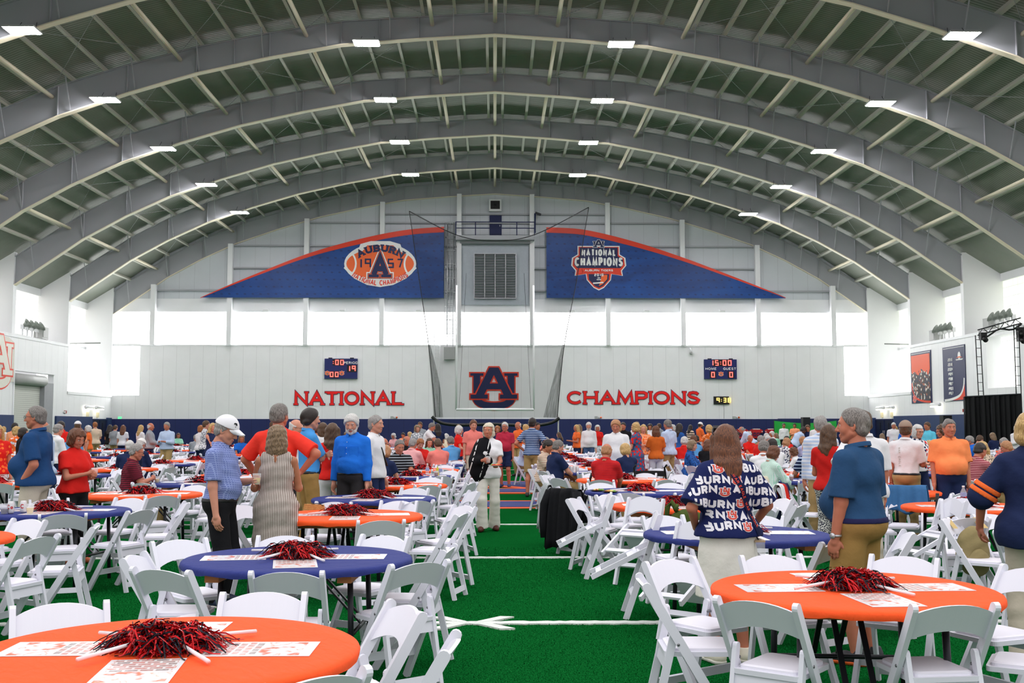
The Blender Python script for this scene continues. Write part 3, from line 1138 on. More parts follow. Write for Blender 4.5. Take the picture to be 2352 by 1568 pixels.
S = 1 / (F_PX / YB)          # metres per photo pixel on the banner
fn = badge_fn(bnl, ox, oz, 873.5, 606)
bd = MB()
disc(bd, fn, 83 * S, 50 * S, .03, pw=1.15)
bd.prism([(-52 * S, 30 * S), (52 * S, 30 * S), (46 * S, 46 * S), (22 * S, 53 * S), (-22 * S, 53 * S), (-46 * S, 46 * S)], lambda a, c: fn(a, c, .031), lambda a, c: fn(a, c, 0))
bd.prism([(-84 * S, -10 * S), (-60 * S, -34 * S), (-30 * S, -49 * S), (0, -54 * S), (30 * S, -49 * S), (60 * S, -34 * S), (84 * S, -10 * S), (78 * S, -2 * S), (-78 * S, -2 * S)], lambda a, c: fn(a, c, .029), lambda a, c: fn(a, c, 0))
bb = bd.build('badge', M_SIGNWHITE, bnl)
bd = MB()
disc(bd, fn, 78 * S, 36 * S, .05, pw=1.1)
bd.prism([(-44 * S, 26 * S), (44 * S, 26 * S), (30 * S, 43 * S), (-30 * S, 43 * S)], lambda a, c: fn(a, c, .049), lambda a, c: fn(a, c, 0))
bd.build('football', M_ORANGE, bb)
bd = MB()
for s in (-1, 1):
    for i in range(8):
        a0, a1 = radians(-38 + i * 9.5), radians(-38 + (i + 1) * 9.5)
        f2 = lambda r, a: (s * (92 * S - r * cos(a)), r * sin(a))
        q = [f2(34 * S, a0), f2(34 * S, a1), f2(38 * S, a1), f2(38 * S, a0)]
        bd.prism(q, lambda a, c: fn(a, c, .06), lambda a, c: fn(a, c, 0))
bd.build('football_stripe', M_SIGNWHITE, bb)
bd = MB()
paint(bd, text_quads('AUBURN', 17 * S, .27, .14, .86, serif=.08, arc=(0, -58 * S, 86 * S)), lambda a, c, l: fn(a, c, l), .075)
for sx_, w_ in ((-35, '19'), (35, '57')):
    paint(bd, text_quads(w_, 22 * S, .16, .3), lambda a, c, l: fn(a + sx_ * S, c - 10 * S, l), .075)
bd.build('lettering', M_NAVY, bb)
for g_, mt, l_ in ((.1, M_SIGNWHITE, .07), (.05, M_NAVY, .08), (.03, M_ORANGE, .09), (0.0, M_NAVY, .1)):
    bd = MB()
    paint(bd, text_quads('A', 54 * S, .24, 0, .62, serif=.1, grow=g_), lambda a, c, l: fn(a, c - 32 * S, l), l_)
    bd.build('big_letter', mt, bb)
bd = MB()
paint(bd, text_quads('NATIONAL CHAMPIONS', 12.5 * S, .17, .09, .56, arc=(0, 62 * S, -112.5 * S)), lambda a, c, l: fn(a, c, l), .06)
bd.build('lettering', M_RED, bb)

bnr, ox, oz = gable_banner('long blue gable banner with shield badge reading NATIONAL CHAMPIONS 2010, right of the net', 1805,
                           [(1255, 522), (1330, 526), (1400, 540), (1480, 562), (1570, 592), (1650, 622), (1740, 657), (1804, 683)], 684, 1255)
fn = badge_fn(bnr, ox, oz, 1375, 608)


def poly_layers(layers, fn, parent):
    for name, mt, l, polys in layers:
        bd = MB()
        for p in polys:
            bd.prism([(x * S, y * S) for x, y in p], lambda a, c: fn(a, c, l), lambda a, c: fn(a, c, 0))
        bd.build(name, mt, parent)


bb_out = [(-49, 44), (49, 44), (49, 24), (62, 16), (64, -2), (54, -14), (56, -26), (30, -22), (28, -36), (12, -54), (0, -60), (-12, -54), (-28, -36), (-30, -22), (-56, -26), (-54, -14), (-64, -2), (-62, 16), (-49, 24)]
shr = lambda p, k: [(x * k, (y + 6) * k - 6) for x, y in p]
bd = MB()
bd.prism([(x * S, y * S) for x, y in bb_out], lambda a, c: fn(a, c, .02), lambda a, c: fn(a, c, 0))
bb = bd.build('badge', M_SIGNWHITE, bnr)
poly_layers([('red_border', M_RED, .035, [shr(bb_out, .95)]), ('navy_field', M_NAVY, .05, [[(-44, 40), (44, 40), (44, 20), (56, 13), (57, 0), (50, -8), (-50, -8), (-57, 0), (-56, 13), (-44, 20)], [(-24, -22), (24, -22), (23, -35), (10, -49), (0, -54), (-10, -49), (-23, -35)]]),
             ('ribbon', M_RED, .06, [[(-40, -10), (40, -10), (38, -17), (-38, -17)], [(-54, -24), (-40, -10), (-34, -20)], [(54, -24), (40, -10), (34, -20)]]),
             ('football', M_ORANGE, .06, [[(6, -24), (20, -24), (19, -34), (8, -46), (0, -50), (4, -38)]]),
             ('lace', M_SIGNWHITE, .07, [[(-14, -42), (10, -40), (11, -43), (-13, -45)], [(-3, -30), (3, -30), (3, -32), (-3, -32)], [(-5, -34), (5, -34), (5, -36), (-5, -36)]])], fn, bb)
bd = MB()
paint(bd, text_fit('NATIONAL', 16 * S, .24, 78 * S), lambda a, c, l: fn(a, c + 20 * S, l), .08)
paint(bd, text_fit('CHAMPIONS', 21 * S, .22, 112 * S, .1), lambda a, c, l: fn(a, c - 4 * S, l), .08)
paint(bd, text_fit('AUBURN TIGERS', 4.8 * S, .2, 66 * S), lambda a, c, l: fn(a, c - 16 * S, l), .08)
paint(bd, text_quads('2010', 6 * S, .24, .3), lambda a, c, l: fn(a, c - 27 * S, l), .08)
bd.build('lettering', M_SIGNWHITE, bb)
lo, fi = MB(), MB()
emblem_into((lo, fi), lambda a, b, l: fn(a, b + 46 * S, l + .02), 28 * S, .015)
lo.build('emblem_outline', M_SIGNWHITE, bb)
fi.build('emblem', M_NAVY, bb)

# equipment door with louvre, catwalk, upper door, vent --------------------
lv = empty('louvre_vent', (FX(1137), FAR - .1, FZ(700)))
tag(lv, 'grey wall louvre with frame below the navy catwalk', 'vent')
w2 = (FX(1216) - FX(1060)) / 2
hh = FZ(562) - FZ(700)
MB().span((-w2, -.1, 0), (w2, .1, hh)).build('panel', plain('louvre_panel', srgb(178, 186, 194), .5), lv)
MB().span((-w2 - .1, -.5, hh), (w2 + .1, .1, hh + .3)).span((-w2 - .12, -.3, 0), (-w2, .1, hh)).span((w2, -.3, 0), (w2 + .12, .1, hh)).build('frame', M_STEEL, lv)
lw = (FX(1188) - FX(1092)) / 2
lz0, lz1 = FZ(684) - FZ(700), FZ(585) - FZ(700)
sl = MB()
for i in range(17):
    z = lz0 + (lz1 - lz0) * (i + .5) / 17
    sl.box((0, -.22, z), (lw * 2, .16, .03), Matrix.Rotation(radians(38), 3, 'X'))
sl.build('slats', M_ALU, lv)
bars = MB()
for q in (-1, -.5, 0, .5, 1):
    bars.span((q * lw - .03, -.34, lz0 - .05), (q * lw + .03, -.28, lz1 + .05))
bars.span((-lw, -.34, lz0 - .1), (lw, -.1, lz0 - .04)).span((-lw, -.34, lz1), (lw, -.1, lz1 + .05))
bars.build('guard', M_ALU, lv)
cw = empty('catwalk', (FX(1137), FAR, FZ(546)))
tag(cw, 'small catwalk with navy railing high on the far wall', 'catwalk')
cw2 = (FX(1228) - FX(1048)) / 2
MB().span((-cw2, -1.2, -.35), (cw2, -.05, 0)).build('deck', M_STEEL, cw)
rl = MB()
for z in (.55, 1.05):
    rl.span((-cw2, -1.2, z), (cw2, -1.14, z + .07))
for q in (-1, -.5, .55, 1):
    rl.span((q * cw2 - .04, -1.2, 0), (q * cw2 + .04, -1.14, 1.1))
rl.build('railing', M_NAVY, cw)
ud = struct(MB().span((FX(1124), FAR - .05, FZ(545)), (FX(1152), FAR + .05, FZ(492))).build('door_4', M_NAVY))
MB().span((FX(1147), FAR - .1, FZ(520)), (FX(1149), FAR - .05, FZ(517))).build('door_handle', M_ALU, ud)
vb = empty('exhaust_fan', (FX(1137), FAR, FZ(487)))
tag(vb, 'boxed exhaust fan above the small navy door', 'fan')
MB().span((-.5, -.4, 0), (.5, .02, .98)).build('box', M_WHITE, vb)
MB().span((-.38, -.42, .18), (.38, -.4, .86)).build('mouth', M_BLACK, vb)
fb = MB()
for a in range(5):
    fb.box((.14 * cos(a * 1.256), -.43, .52 + .14 * sin(a * 1.256)), (.26, .02, .1), Matrix.Rotation(-a * 1.256, 3, 'Y'))
fb.build('blades', M_DARK, vb)
for nm, px, lab in (('security_camera', 1230, 'small dark camera on the right end post of the catwalk'),):
    o = empty(nm, (FX(px), FAR - .8, FZ(494)))
    tag(o, lab, 'camera')
    MB().tube([(-.05, 0, -1.6), (-.05, 0, 0)], .06, 8).build('post', M_NAVY, o)
    MB().box((.2, -.1, -.05), (.5, .2, .16), Matrix.Rotation(radians(20), 3, 'Y')).build('camera_body', M_DARK, o)

# caged ladder ------------------------------------------------------------
ld = empty('wall_ladder', (FX(1034), FAR - .35, FZ(797)))
tag(ld, 'tall caged metal ladder on the far wall left of the louvre', 'ladder')
hgt = FZ(516) - FZ(797)
lad, cage = MB(), MB()
for s in (-1, 1):
    lad.tube([(s * .24, .1, 0), (s * .24, .1, hgt)], .035, 6)
n = int(hgt / .33)
for i in range(n):
    lad.tube([(-.24, .1, i * .33 + .2), (.24, .1, i * .33 + .2)], .018, 5)
for i in range(9):
    z = 1 + i * (hgt - 1) / 8
    cage.tube([(-.3, .1, z), (-.42, -.3, z), (-.25, -.62, z), (.25, -.62, z), (.42, -.3, z), (.3, .1, z)], .03, 5)
for x, y in ((-.42, -.3), (-.25, -.62), (.25, -.62), (.42, -.3), (0, -.62)):
    cage.tube([(x, y, 1), (x, y, hgt)], .025, 5)
lad.build('rungs', M_ALU, ld)
cage.build('cage', M_ALU, ld)
l2 = empty('lower_ladder', (FX(1004), FAR - .3, FZ(958)))
tag(l2, 'lower white wall ladder behind the gathered net on the left', 'ladder')
hg2 = FZ(760) - FZ(958)
lad = MB()
for s in (-1, 1):
    lad.tube([(s * .22, .1, 0), (s * .22, .1, hg2)], .03, 6)
for i in range(int(hg2 / .33)):
    lad.tube([(-.22, .1, i * .33 + .2), (.22, .1, i * .33 + .2)], .018, 5)
lad.build('rungs', M_WHITE, l2)
MB().span((FX(1020) - FX(1004), -.2, FZ(826) - FZ(958)), (FX(1045) - FX(1004), .25, FZ(798) - FZ(958))).build('landing_box', M_GREYBOX, l2)

# little fittings ---------------------------------------------------------
for i, px in enumerate((609, 785, 961, 1314, 1486, 1660)):
    o = empty('security_light', (FX(px), FAR, FZ(712)))
    tag(o, 'small square floodlight on the header over the window band, number %s from the left' % ['one', 'two', 'three', 'four', 'five', 'six'][i], 'wall light', 'small floodlights over the far windows')
    MB().span((-.26, -.2, -.05), (.26, -.02, .1)).build('housing', M_WHITE, o)
    MB().span((-.2, -.22, -.1), (.2, -.05, -.05)).build('lens', M_GREYBOX, o)
for i, px in enumerate((905, 1371, 1686)):
    o = empty('emergency_light', (FX(px), FAR, FZ(962)))
    tag(o, 'twin-head emergency light on the navy pad top, %s' % ['below the word NATIONAL', 'below the word CHAMPIONS', 'below the amber clock'][i], 'emergency light', 'emergency lights on the far wall')
    MB().span((-.22, -.15, .02), (0, -.02, .22)).build('housing', M_GREYBOX, o)
    for s in (0, 1):
        MB().tube([(.12 + .16 * s, -.05, .14), (.12 + .16 * s, -.2, .12)], .07, 8).build('lamp_head', M_ORANGE if s else M_WHITE, o)
o = empty('exit_sign', (FX(281), FAR, FZ(963)))
tag(o, 'small green and white EXIT sign above the padding at the left corner', 'exit sign')
MB().span((-.2, -.1, 0), (.2, -.02, .26)).build('case', M_WHITE, o)
d = MB()
paint(d, text_quads('EXIT'.replace('X', 'H'), .01, .2), lambda a, b, l: (a, -.1 - l, b + .1), .005)
for q in (ribbon([(-.14, .05), (-.14, .2)], .025) + ribbon([(-.14, .2), (-.08, .2)], .025) + ribbon([(-.14, .125), (-.09, .125)], .025) + ribbon([(-.14, .05), (-.08, .05)], .025)
          + ribbon([(-.06, .05), (.01, .2)], .025) + ribbon([(.01, .05), (-.06, .2)], .025) + ribbon([(.04, .05), (.04, .2)], .025) + ribbon([(.1, .05), (.1, .2)], .025) + ribbon([(.06, .2), (.14, .2)], .025)):
    d.prism(q, lambda a, b: (a, -.115, b), lambda a, b: (a, -.1, b))
d.build('lettering', glow('exit_green', (.05, .8, .25, 1), 1.2), o)
o = empty('dome_camera', (FX(1586), FAR, FZ(812)))
tag(o, 'small white dome camera on the far wall left of the right scoreboard', 'camera')
MB().tube([(-.05, -.05, .45), (-.03, -.2, .4), (0, -.25, .2)], .04, 6).build('bracket', M_WHITE, o)
MB().lathe([(.02, -.1), (.1, -.06), (.12, .05), (.12, .15), (.03, .2)], 12, (0, -.25, 0)).build('dome', M_GREYBOX, o)

# goalpost ------------------------------------------------------------
GY = 79.0
gl, gr = xz(1048, 940, GY)[0], xz(1226, 940, GY)[0]
gz = xz(1136, 940, GY)[1]
gt = xz(1048, 655, GY)[1]
gp = empty('goalpost', ((gl + gr) / 2, GY, 0))
tag(gp, 'white football goalpost with two tall uprights before the far wall', 'goalpost')
hw = (gr - gl) / 2
MB().tube([(-hw, 0, gz), (hw, 0, gz)], .09, 12).build('crossbar', M_WHITE, gp)
for s in (-1, 1):
    MB().tube([(s * hw, 0, gz), (s * hw, 0, gt)], .07, 10).build('upright', M_WHITE, gp)
    MB().tube([(s * hw * .93, .2, gz + .1), (s * hw * .8, 5, 13.5)], .012, 5).build('cable', M_DARK, gp)

# ball-stop net behind the goal --------------------------------------------
m, t, b = base('black_netting', (.01, .01, .012, 1), .9, spec=.1)
tr = t.new('ShaderNodeBsdfTransparent')
ms = t.new('ShaderNodeMixShader')
nzz = t.new('ShaderNodeTexNoise', i_Scale=1.4, i_Detail=2.0)
tcc = t.new('ShaderNodeTexCoord')
t.link(tcc.outputs['Object'], nzz.inputs['Vector'])
t.link(t.math('MULTIPLY_ADD', nzz.outputs['Fac'], 0.08, 0.15), ms.inputs[0])
t.link(tr.outputs[0], ms.inputs[1])
t.link(b.outputs[0], ms.inputs[2])
t.link(ms.outputs[0], t.n['Material Output'].inputs[0])
M_NET = m
m, t, b = base('gathered_netting', (.012, .013, .014, 1), .9, spec=.1)
tr = t.new('ShaderNodeBsdfTransparent')
ms = t.new('ShaderNodeMixShader')
tcc = t.new('ShaderNodeTexCoord')
mp = t.new('ShaderNodeMapping')
mp.inputs['Scale'].default_value = (5, 5, .35)
nzz = t.new('ShaderNodeTexNoise', i_Scale=1.0, i_Detail=3.0)
t.link(tcc.outputs['Object'], mp.inputs[0])
t.link(mp.outputs[0], nzz.inputs['Vector'])
t.link(t.math('MULTIPLY_ADD', nzz.outputs['Fac'], 0.9, 0.02), ms.inputs[0])
t.link(tr.outputs[0], ms.inputs[1])
t.link(b.outputs[0], ms.inputs[2])
t.link(ms.outputs[0], t.n['Material Output'].inputs[0])
M_NET_DENSE = m
NY = 82.5
PXN = lambda px, py: xz(px, py, NY)
ledge = smooth_curve([PXN(*p) for p in ((940, 485), (958, 610), (984, 790), (1000, 958))], 8)
redge = smooth_curve([PXN(*p) for p in ((1352, 476), (1325, 640), (1295, 800), (1280, 958))], 8)
tedge = smooth_curve([PXN(*p) for p in ((940, 485), (1050, 540), (1140, 553), (1230, 538), (1352, 476))], 8)
nt = empty('goal_net', (0, NY, 0))
tag(nt, 'huge sheer black ball net hanging behind the goalpost', 'net')
nv = len(ledge) - 1


def netpt(u, v):
    k = v * nv
    i = min(int(k), nv - 1)
    f = k - i
    L = (ledge[i][0] + (ledge[i + 1][0] - ledge[i][0]) * f, ledge[i][1] + (ledge[i + 1][1] - ledge[i][1]) * f)
    R_ = (redge[i][0] + (redge[i + 1][0] - redge[i][0]) * f, redge[i][1] + (redge[i + 1][1] - redge[i][1]) * f)
    x = L[0] + (R_[0] - L[0]) * u
    j = min(int(u * (len(tedge) - 1)), len(tedge) - 2)
    g = u * (len(tedge) - 1) - j
    tz = tedge[j][1] + (tedge[j + 1][1] - tedge[j][1]) * g
    lin = ledge[0][1] + (redge[0][1] - ledge[0][1]) * u
    z = L[1] + (R_[1] - L[1]) * u + (tz - lin) * (1 - v) ** 1.5
    return (x, .25 * sin(u * 19) * v, z)


MB().sheet(netpt, 48, 24).build('mesh_sheet', M_NET, nt)
MB().tube([(p[0], 0, p[1]) for p in tedge], .035, 5).build('top_rope', M_BLACK, nt)
MB().tube([(p[0], 0, p[1]) for p in ledge], .03, 5).build('edge_rope', M_BLACK, nt)
MB().tube([(p[0], 0, p[1]) for p in redge], .03, 5).build('edge_rope', M_BLACK, nt)
for s, A_, B_ in ((0, [(983, 775), (990, 870), (997, 958)], [(985, 778), (1010, 880), (1018, 958)]), (1, [(1296, 780), (1288, 870), (1280, 960)], [(1294, 782), (1268, 880), (1248, 958)])):
    A2, B2 = smooth_curve([PXN(*p) for p in A_], 8), smooth_curve([PXN(*p) for p in B_], 8)

    def gfn(u, v, A2=A2, B2=B2):
        k = min(int(v * (len(A2) - 1)), len(A2) - 2)
        f = v * (len(A2) - 1) - k
        a = [A2[k][i] + (A2[k + 1][i] - A2[k][i]) * f for i in (0, 1)]
        c = [B2[k][i] + (B2[k + 1][i] - B2[k][i]) * f for i in (0, 1)]
        return (a[0] + (c[0] - a[0]) * u, -.3 + .22 * sin(u * 21) * (.2 + v), a[1] + (c[1] - a[1]) * u)
    MB().sheet(gfn, 30, 16).build('gathered_fold', M_NET_DENSE, nt)
rp = smooth_curve([PXN(*p) for p in ((992, 957), (1004, 966), (1022, 973), (1060, 976), (1130, 974), (1215, 977), (1262, 972), (1285, 960))], 6)
MB().tube([(p[0], -.2, p[1]) for p in rp], .12, 7).build('bottom_bundle', M_BLACK, nt)
for px in (997, 1282):
    x, z = PXN(px, 957)
    MB().tube([(x, -.1, 0), (x, -.1, z + .1)], .06, 8).build('net_post', M_GREYBOX, nt)

# jerseys hung on the pad --------------------------------------------------
M_JERSEY = plain('jersey_red', srgb(196, 34, 40), .7)
for i, px in enumerate((1668, 1702, 1735, 1770)):
    o = empty('jersey', (FX(px, 985), FAR - .19, FZ(1006)))
    tag(o, 'red number 00 jersey hung on the navy padding, %s of four' % ['first', 'second', 'third', 'fourth'][i], 'jersey', 'red jerseys on display')
    pts = [(-.3, 0), (.3, 0), (.3, .45), (.5, .42), (.55, .62), (.3, .75), (.1, .78), (-.1, .78), (-.3, .75), (-.55, .62), (-.5, .42), (-.3, .45)]
    MB().prism(pts, lambda a, b: (a, -.12, b), lambda a, b: (a, 0, b)).build('body', M_JERSEY, o)
    d = MB()
    paint(d, text_quads('00', .3, .22, .2), lambda a, b, l: (a, -.12 - l, b + .15), .02)
    d.build('number', M_NAVY, o)
    MB().span((-.52, -.14, .5), (-.42, .01, .56)).span((.42, -.14, .5), (.52, .01, .56)).span((-.3, -.13, .7), (.3, .01, .76)).build('stripe', M_SIGNWHITE, o)

# green photo screen, loudspeakers -------------------------------------------
gs = empty('green_screen', (xz(1850, 990, 84)[0], 84, 0))
tag(gs, 'bright green photo backdrop against the navy padding', 'backdrop')
gw = (1925 - 1782) / 2 / F_PX * 84
gt_ = xz(1850, 966, 84)[1]
MB().sheet(lambda u, v: ((u - .5) * 2 * gw, .08 * sin(u * 17), gt_ * (1 - v) - .18 * sin(pi * u) * (1 - v)), 30, 6).build('cloth', plain('green_cloth', srgb(40, 176, 70), .7, var=.05), gs)
for s in (-1, 1):
    MB().tube([(s * gw, .1, 0), (s * gw, .1, gt_ + .05)], .03, 6).build('stand', M_DARK, gs)


def pa_speaker(px, py0, py1, Y, label, wpx):
    x, z1 = xz(px, py0, Y)
    z0 = xz(px, py1, Y)[1]
    o = empty('loudspeaker', (x, Y, 0))
    tag(o, label, 'loudspeaker', 'black loudspeakers on stands')
    w = wpx / F_PX * Y / 2
    MB().span((-w, -.25, z0), (w, .25, z1)).build('cabinet', M_BLACK, o)
    MB().span((-w * .85, -.27, z0 + .06), (w * .85, -.25, z1 - .06)).build('front_grille', M_DARK, o)
    MB().tube([(0, 0, .5), (0, 0, z0)], .03, 8).build('pole', M_DARK, o)
    for a in range(3):
        MB().tube([(0, 0, .7), (.5 * cos(a * 2.1), .5 * sin(a * 2.1), .02)], .02, 6).build('leg', M_DARK, o)


pa_speaker(1850, 958, 982, 60, 'black loudspeaker on a pole stand in front of the green backdrop', 16)
pa_speaker(2172, 954, 984, 58, 'black loudspeaker on a pole stand beside the black drape', 20)

# things on the side walls ------------------------------------------------------
sg = empty('wall_emblem_board', (-WL, 67.9, 5.65))
tag(sg, 'white board with red outlined letter emblem on the left wall', 'wall emblem')
f = lambda a, b, l: (l + .05, a, b)
MB().prism([(-2.1, -1.2), (2.1, -1.2), (2.1, 1.3), (1.2, 1.6), (-1.2, 1.6), (-2.1, 1.3)], lambda a, b: (.05, a, b), lambda a, b: (0, a, b)).build('board', plain('emblem_board', srgb(214, 210, 198), .5), sg)
lo, fi = MB(), MB()
emblem_into((lo, fi), f, 3.9, .008)
lo.build('outline', M_RED, sg)
fi.build('letters', plain('emblem_white', srgb(228, 224, 212), .5), sg)
M_SCREEN_P, t, b = base('crowd_print', srgb(236, 86, 30), .5)
tc = t.new('ShaderNodeTexCoord')
sep = t.new('ShaderNodeSeparateXYZ')
t.link(tc.outputs['Object'], sep.inputs[0])
v = t.new('ShaderNodeTexVoronoi', i_Scale=7.0)
t.link(tc.outputs['Object'], v.inputs['Vector'])
sc = t.new('ShaderNodeSeparateColor')
t.link(v.outputs['Color'], sc.inputs[0])
rm = t.new('ShaderNodeValToRGB')
rm.color_ramp.interpolation = 'CONSTANT'
for pos, c_ in ((0.0, srgb(20, 22, 34)), (.4, srgb(60, 40, 34)), (.6, srgb(220, 214, 204)), (.75, srgb(30, 36, 70)), (.9, srgb(170, 90, 60))):
    e = rm.color_ramp.elements.new(pos) if pos else rm.color_ramp.elements[0]
    e.color = c_
t.link(sc.outputs[0], rm.inputs[0])
ng = t.new('ShaderNodeTexNoise', i_Scale=2.5)
t.link(tc.outputs['Object'], ng.inputs['Vector'])
low = t.math('LESS_THAN', t.math('ADD', sep.outputs[2], t.math('MULTIPLY', ng.outputs['Fac'], 1.2)), .95)
t.link(t.mix(low, srgb(236, 86, 30), rm.outputs[0]), b.inputs['Base Color'])


def side_banner(label, px0, px1, py_t, py_b, kind):
    y1 = WR * F_PX / (px0 - 1136)
    y0 = WR * F_PX / (px1 - 1136)
    Ym = (y0 + y1) / 2
    z1, z0 = xz(px1, py_t, y0)[1], xz(px1, py_b, y0)[1]
    o = empty('wall_banner', (WR, Ym, (z0 + z1) / 2))
    tag(o, label, 'banner', 'tall banners on the right wall')
    h, w = (z1 - z0) / 2, (y1 - y0) / 2
    f = lambda a, b, l: (-l, -a, b)
    MB().prism([(-w, -h), (w, -h), (w, h), (-w, h)], lambda a, b: f(a, b, .05), lambda a, b: f(a, b, .01)).build('sheet', M_NAVY, o)
    cv = [(w * .9 * 1, -h * .2), (w * .82, -h * .52), (w * .5, -h * .8), (-w * .2, -h * .93), (-w * .9, -h * .97)]
    cv = smooth_curve(cv, 6)
    if kind == 'print':
        cv = [(-x, y) for x, y in cv]
        MB().prism([(-w * .93, h * .88), (w * .9, h * .88), (w * .9, -h * .97)] + cv[::-1], lambda a, b: f(a, b, .065), lambda a, b: f(a, b, .05)).build('picture', M_SCREEN_P, o)
        MB().prism([(-w * .93, h * .93), (w * .93, h * .93), (w * .93, h * .95), (-w * .93, h * .95)], lambda a, b: f(a, b, .065), lambda a, b: f(a, b, .05)).build('stripe', M_SIGNWHITE, o)
        bd = MB()
        for q in ribbon(cv, .14):
            bd.prism(q, lambda a, b: f(a, b, .07), lambda a, b: f(a, b, .05))
        bd.build('curved_stripe', M_RED, o)
        lo, fi = MB(), MB()
        emblem_into((lo, fi), lambda a, b, l: f(a - w * .66, b - h * .82, l + .06), w * .36, .005)
        lo.build('emblem', M_SIGNWHITE, o)
        fi.build('emblem_letters', M_RED, o)
    else:
        bd = MB()
        for q in ribbon(cv, .16):
            bd.prism(q, lambda a, b: f(a, b, .065), lambda a, b: f(a, b, .05))
        bd.prism([(-w * .93, h * .93), (w * .93, h * .93), (w * .93, h * .95), (-w * .93, h * .95)], lambda a, b: f(a, b, .065), lambda a, b: f(a, b, .05))
        bd.build('curved_stripe', M_SIGNWHITE, o)
        MB().prism(cv + [(w * .93, -h * .97)], lambda a, b: f(a, b, .06), lambda a, b: f(a, b, .05)).build('red_corner', M_RED, o)
        bd = MB()
        for i, yr in enumerate(('2013', '2010', '2004', '1989', '1988', '1987', '1983', '1957')):
            ys = yr.replace('6', '8')
            paint(bd, text_quads(ys, .2, .2, .24, 1.2), lambda a, b, l: f(a - w * .3, b + h * .46 - i * h * .176, l + .05), .02)
        bd.build('years', M_SIGNWHITE, o)
        bd = MB()
        disc(bd, lambda a, b, l: f(a + w * .52, b + h * .62, l + .05), .2, .26, .02)
        bd.prism([(w * .2, h * .5), (w * .85, h * .5), (w * .8, h * .46), (w * .25, h * .46)], lambda a, b: f(a, b, .07), lambda a, b: f(a, b, .05))
        bd.build('badge', M_SIGNWHITE, o)
        MB().prism([(w * .25, h * .55), (w * .8, h * .55), (w * .52, h * .6)], lambda a, b: f(a, b, .075), lambda a, b: f(a, b, .05)).build('badge_arch', M_ORANGE, o)
    return o


side_banner('orange banner printed with a crowd of players on the right wall', 2100, 2147, 803, 924, 'print')
side_banner('navy banner listing years from 2013 down to 1957 on the right wall', 2175, 2227, 790, 919, 'years')
M_LAMP = glow('wall_lamp_face', (1, .93, .75, 1), 5.0)
for s, w, Y, z, lab in ((-1, WL, 82.6, 3.05, 'wall light above the padding on the left wall, nearer of its pair'), (-1, WL, 84.7, 3.05, 'wall light above the left corner doors, farther of its pair'),
                       (1, WR, 82.6, 3.05, 'wall light above the right corner doors, nearer of its pair'), (1, WR, 84.7, 3.05, 'wall light above the right corner doors, farther of its pair'),
                       (1, WR, 74.0, 3.1, 'wall light below the two banners on the right wall')):
    o = empty('wall_light', (s * w, Y, z))
    tag(o, lab, 'wall light', 'tube wall lights')
    MB().tube([(-s * .25, -.7, 0), (-s * .25, .7, 0)], .13, 10).build('shade', M_WHITE, o)
    MB().span((-s * .36, -.66, -.16), (-s * .14, .66, -.12)).build('lamp', M_LAMP, o)
    MB().span((-s * .15, -.1, -.1), (0, .1, .1)).build('bracket', M_GREYBOX, o)
    if Y > 80:
        bx = empty('wall_box', (s * w, Y + .2, 2.5))
        tag(bx, 'small cream wall box under the ' + lab.split(',')[0] + (', farther' if Y > 84 else ', nearer'), 'wall box', 'cream wall boxes')
        MB().span((-s * .12, -.15, -.2), (0, .15, .2)).build('box', plain('cream_box', srgb(214, 206, 176), .5), bx)
for s, Y, lab, n in ((-1, 73.5, 'on the left ledge', 4), (1, 74.6, 'on the right ledge beyond the banners', 4), (1, 66.0, 'on the right ledge over the black truss', 4), (1, 57.5, 'on the right ledge nearest the camera', 4)):
    for j in range(n):
        o = empty('floodlight', (s * 31.3, Y - 1.2 + j * .75, 7.65))
        tag(o, 'bowl floodlight %s, number %s from the near end' % (lab, ['one', 'two', 'three', 'four'][j]), 'floodlight', 'floodlights ' + lab)
        b_ = MB()
        b_.lathe([(.05, 0), (.14, .08), (.16, .16), (.33, .34), (.34, .37), (.3, .35), (.1, .13)], 16, caps=False)
        R = Matrix.Rotation(-s * radians(62), 3, 'Y')
        b_.v = [tuple(R @ Vector(p) + Vector((-s * .05, 0, .62))) for p in b_.v]
        b_.build('bowl', plain('bowl_grey', srgb(120, 128, 120), .4, .3), o)
        MB().box((0, 0, .55), (.22, .22, .3)).tube([(0, 0, .02), (0, 0, .5)], .05, 8).build('base', M_WHITE, o)
    o = empty('electrical_cabinet', (s * 31.0, Y + 2.0, 7.5))
    tag(o, 'grey electrical box beside the floodlights ' + lab, 'electrical box')
    MB().span((s * .7, -.5, .12), (s * .1, .5, .95)).build('box', M_GREYBOX, o)
    MB().span((s * .1, -.4, .25), (s * .06, .4, .85)).build('door', M_GREYBOX, o)
for s, w, Y in ((-1, WL, 78.6), (1, WR, 70)):
    o = empty('horn_strobe', (s * w, Y, 2.55))
    tag(o, 'red fire alarm above the padding on the %s wall' % ('left' if s < 0 else 'right'), 'fire alarm')
    MB().span((-s * .1, -.2, 0), (0, .1, .2)).build('body', plain('alarm_red', srgb(150, 30, 24), .5), o)
    MB().span((-s * .14, -.34, .03), (-s * .02, -.2, .16)).build('strobe', M_SIGNWHITE, o)

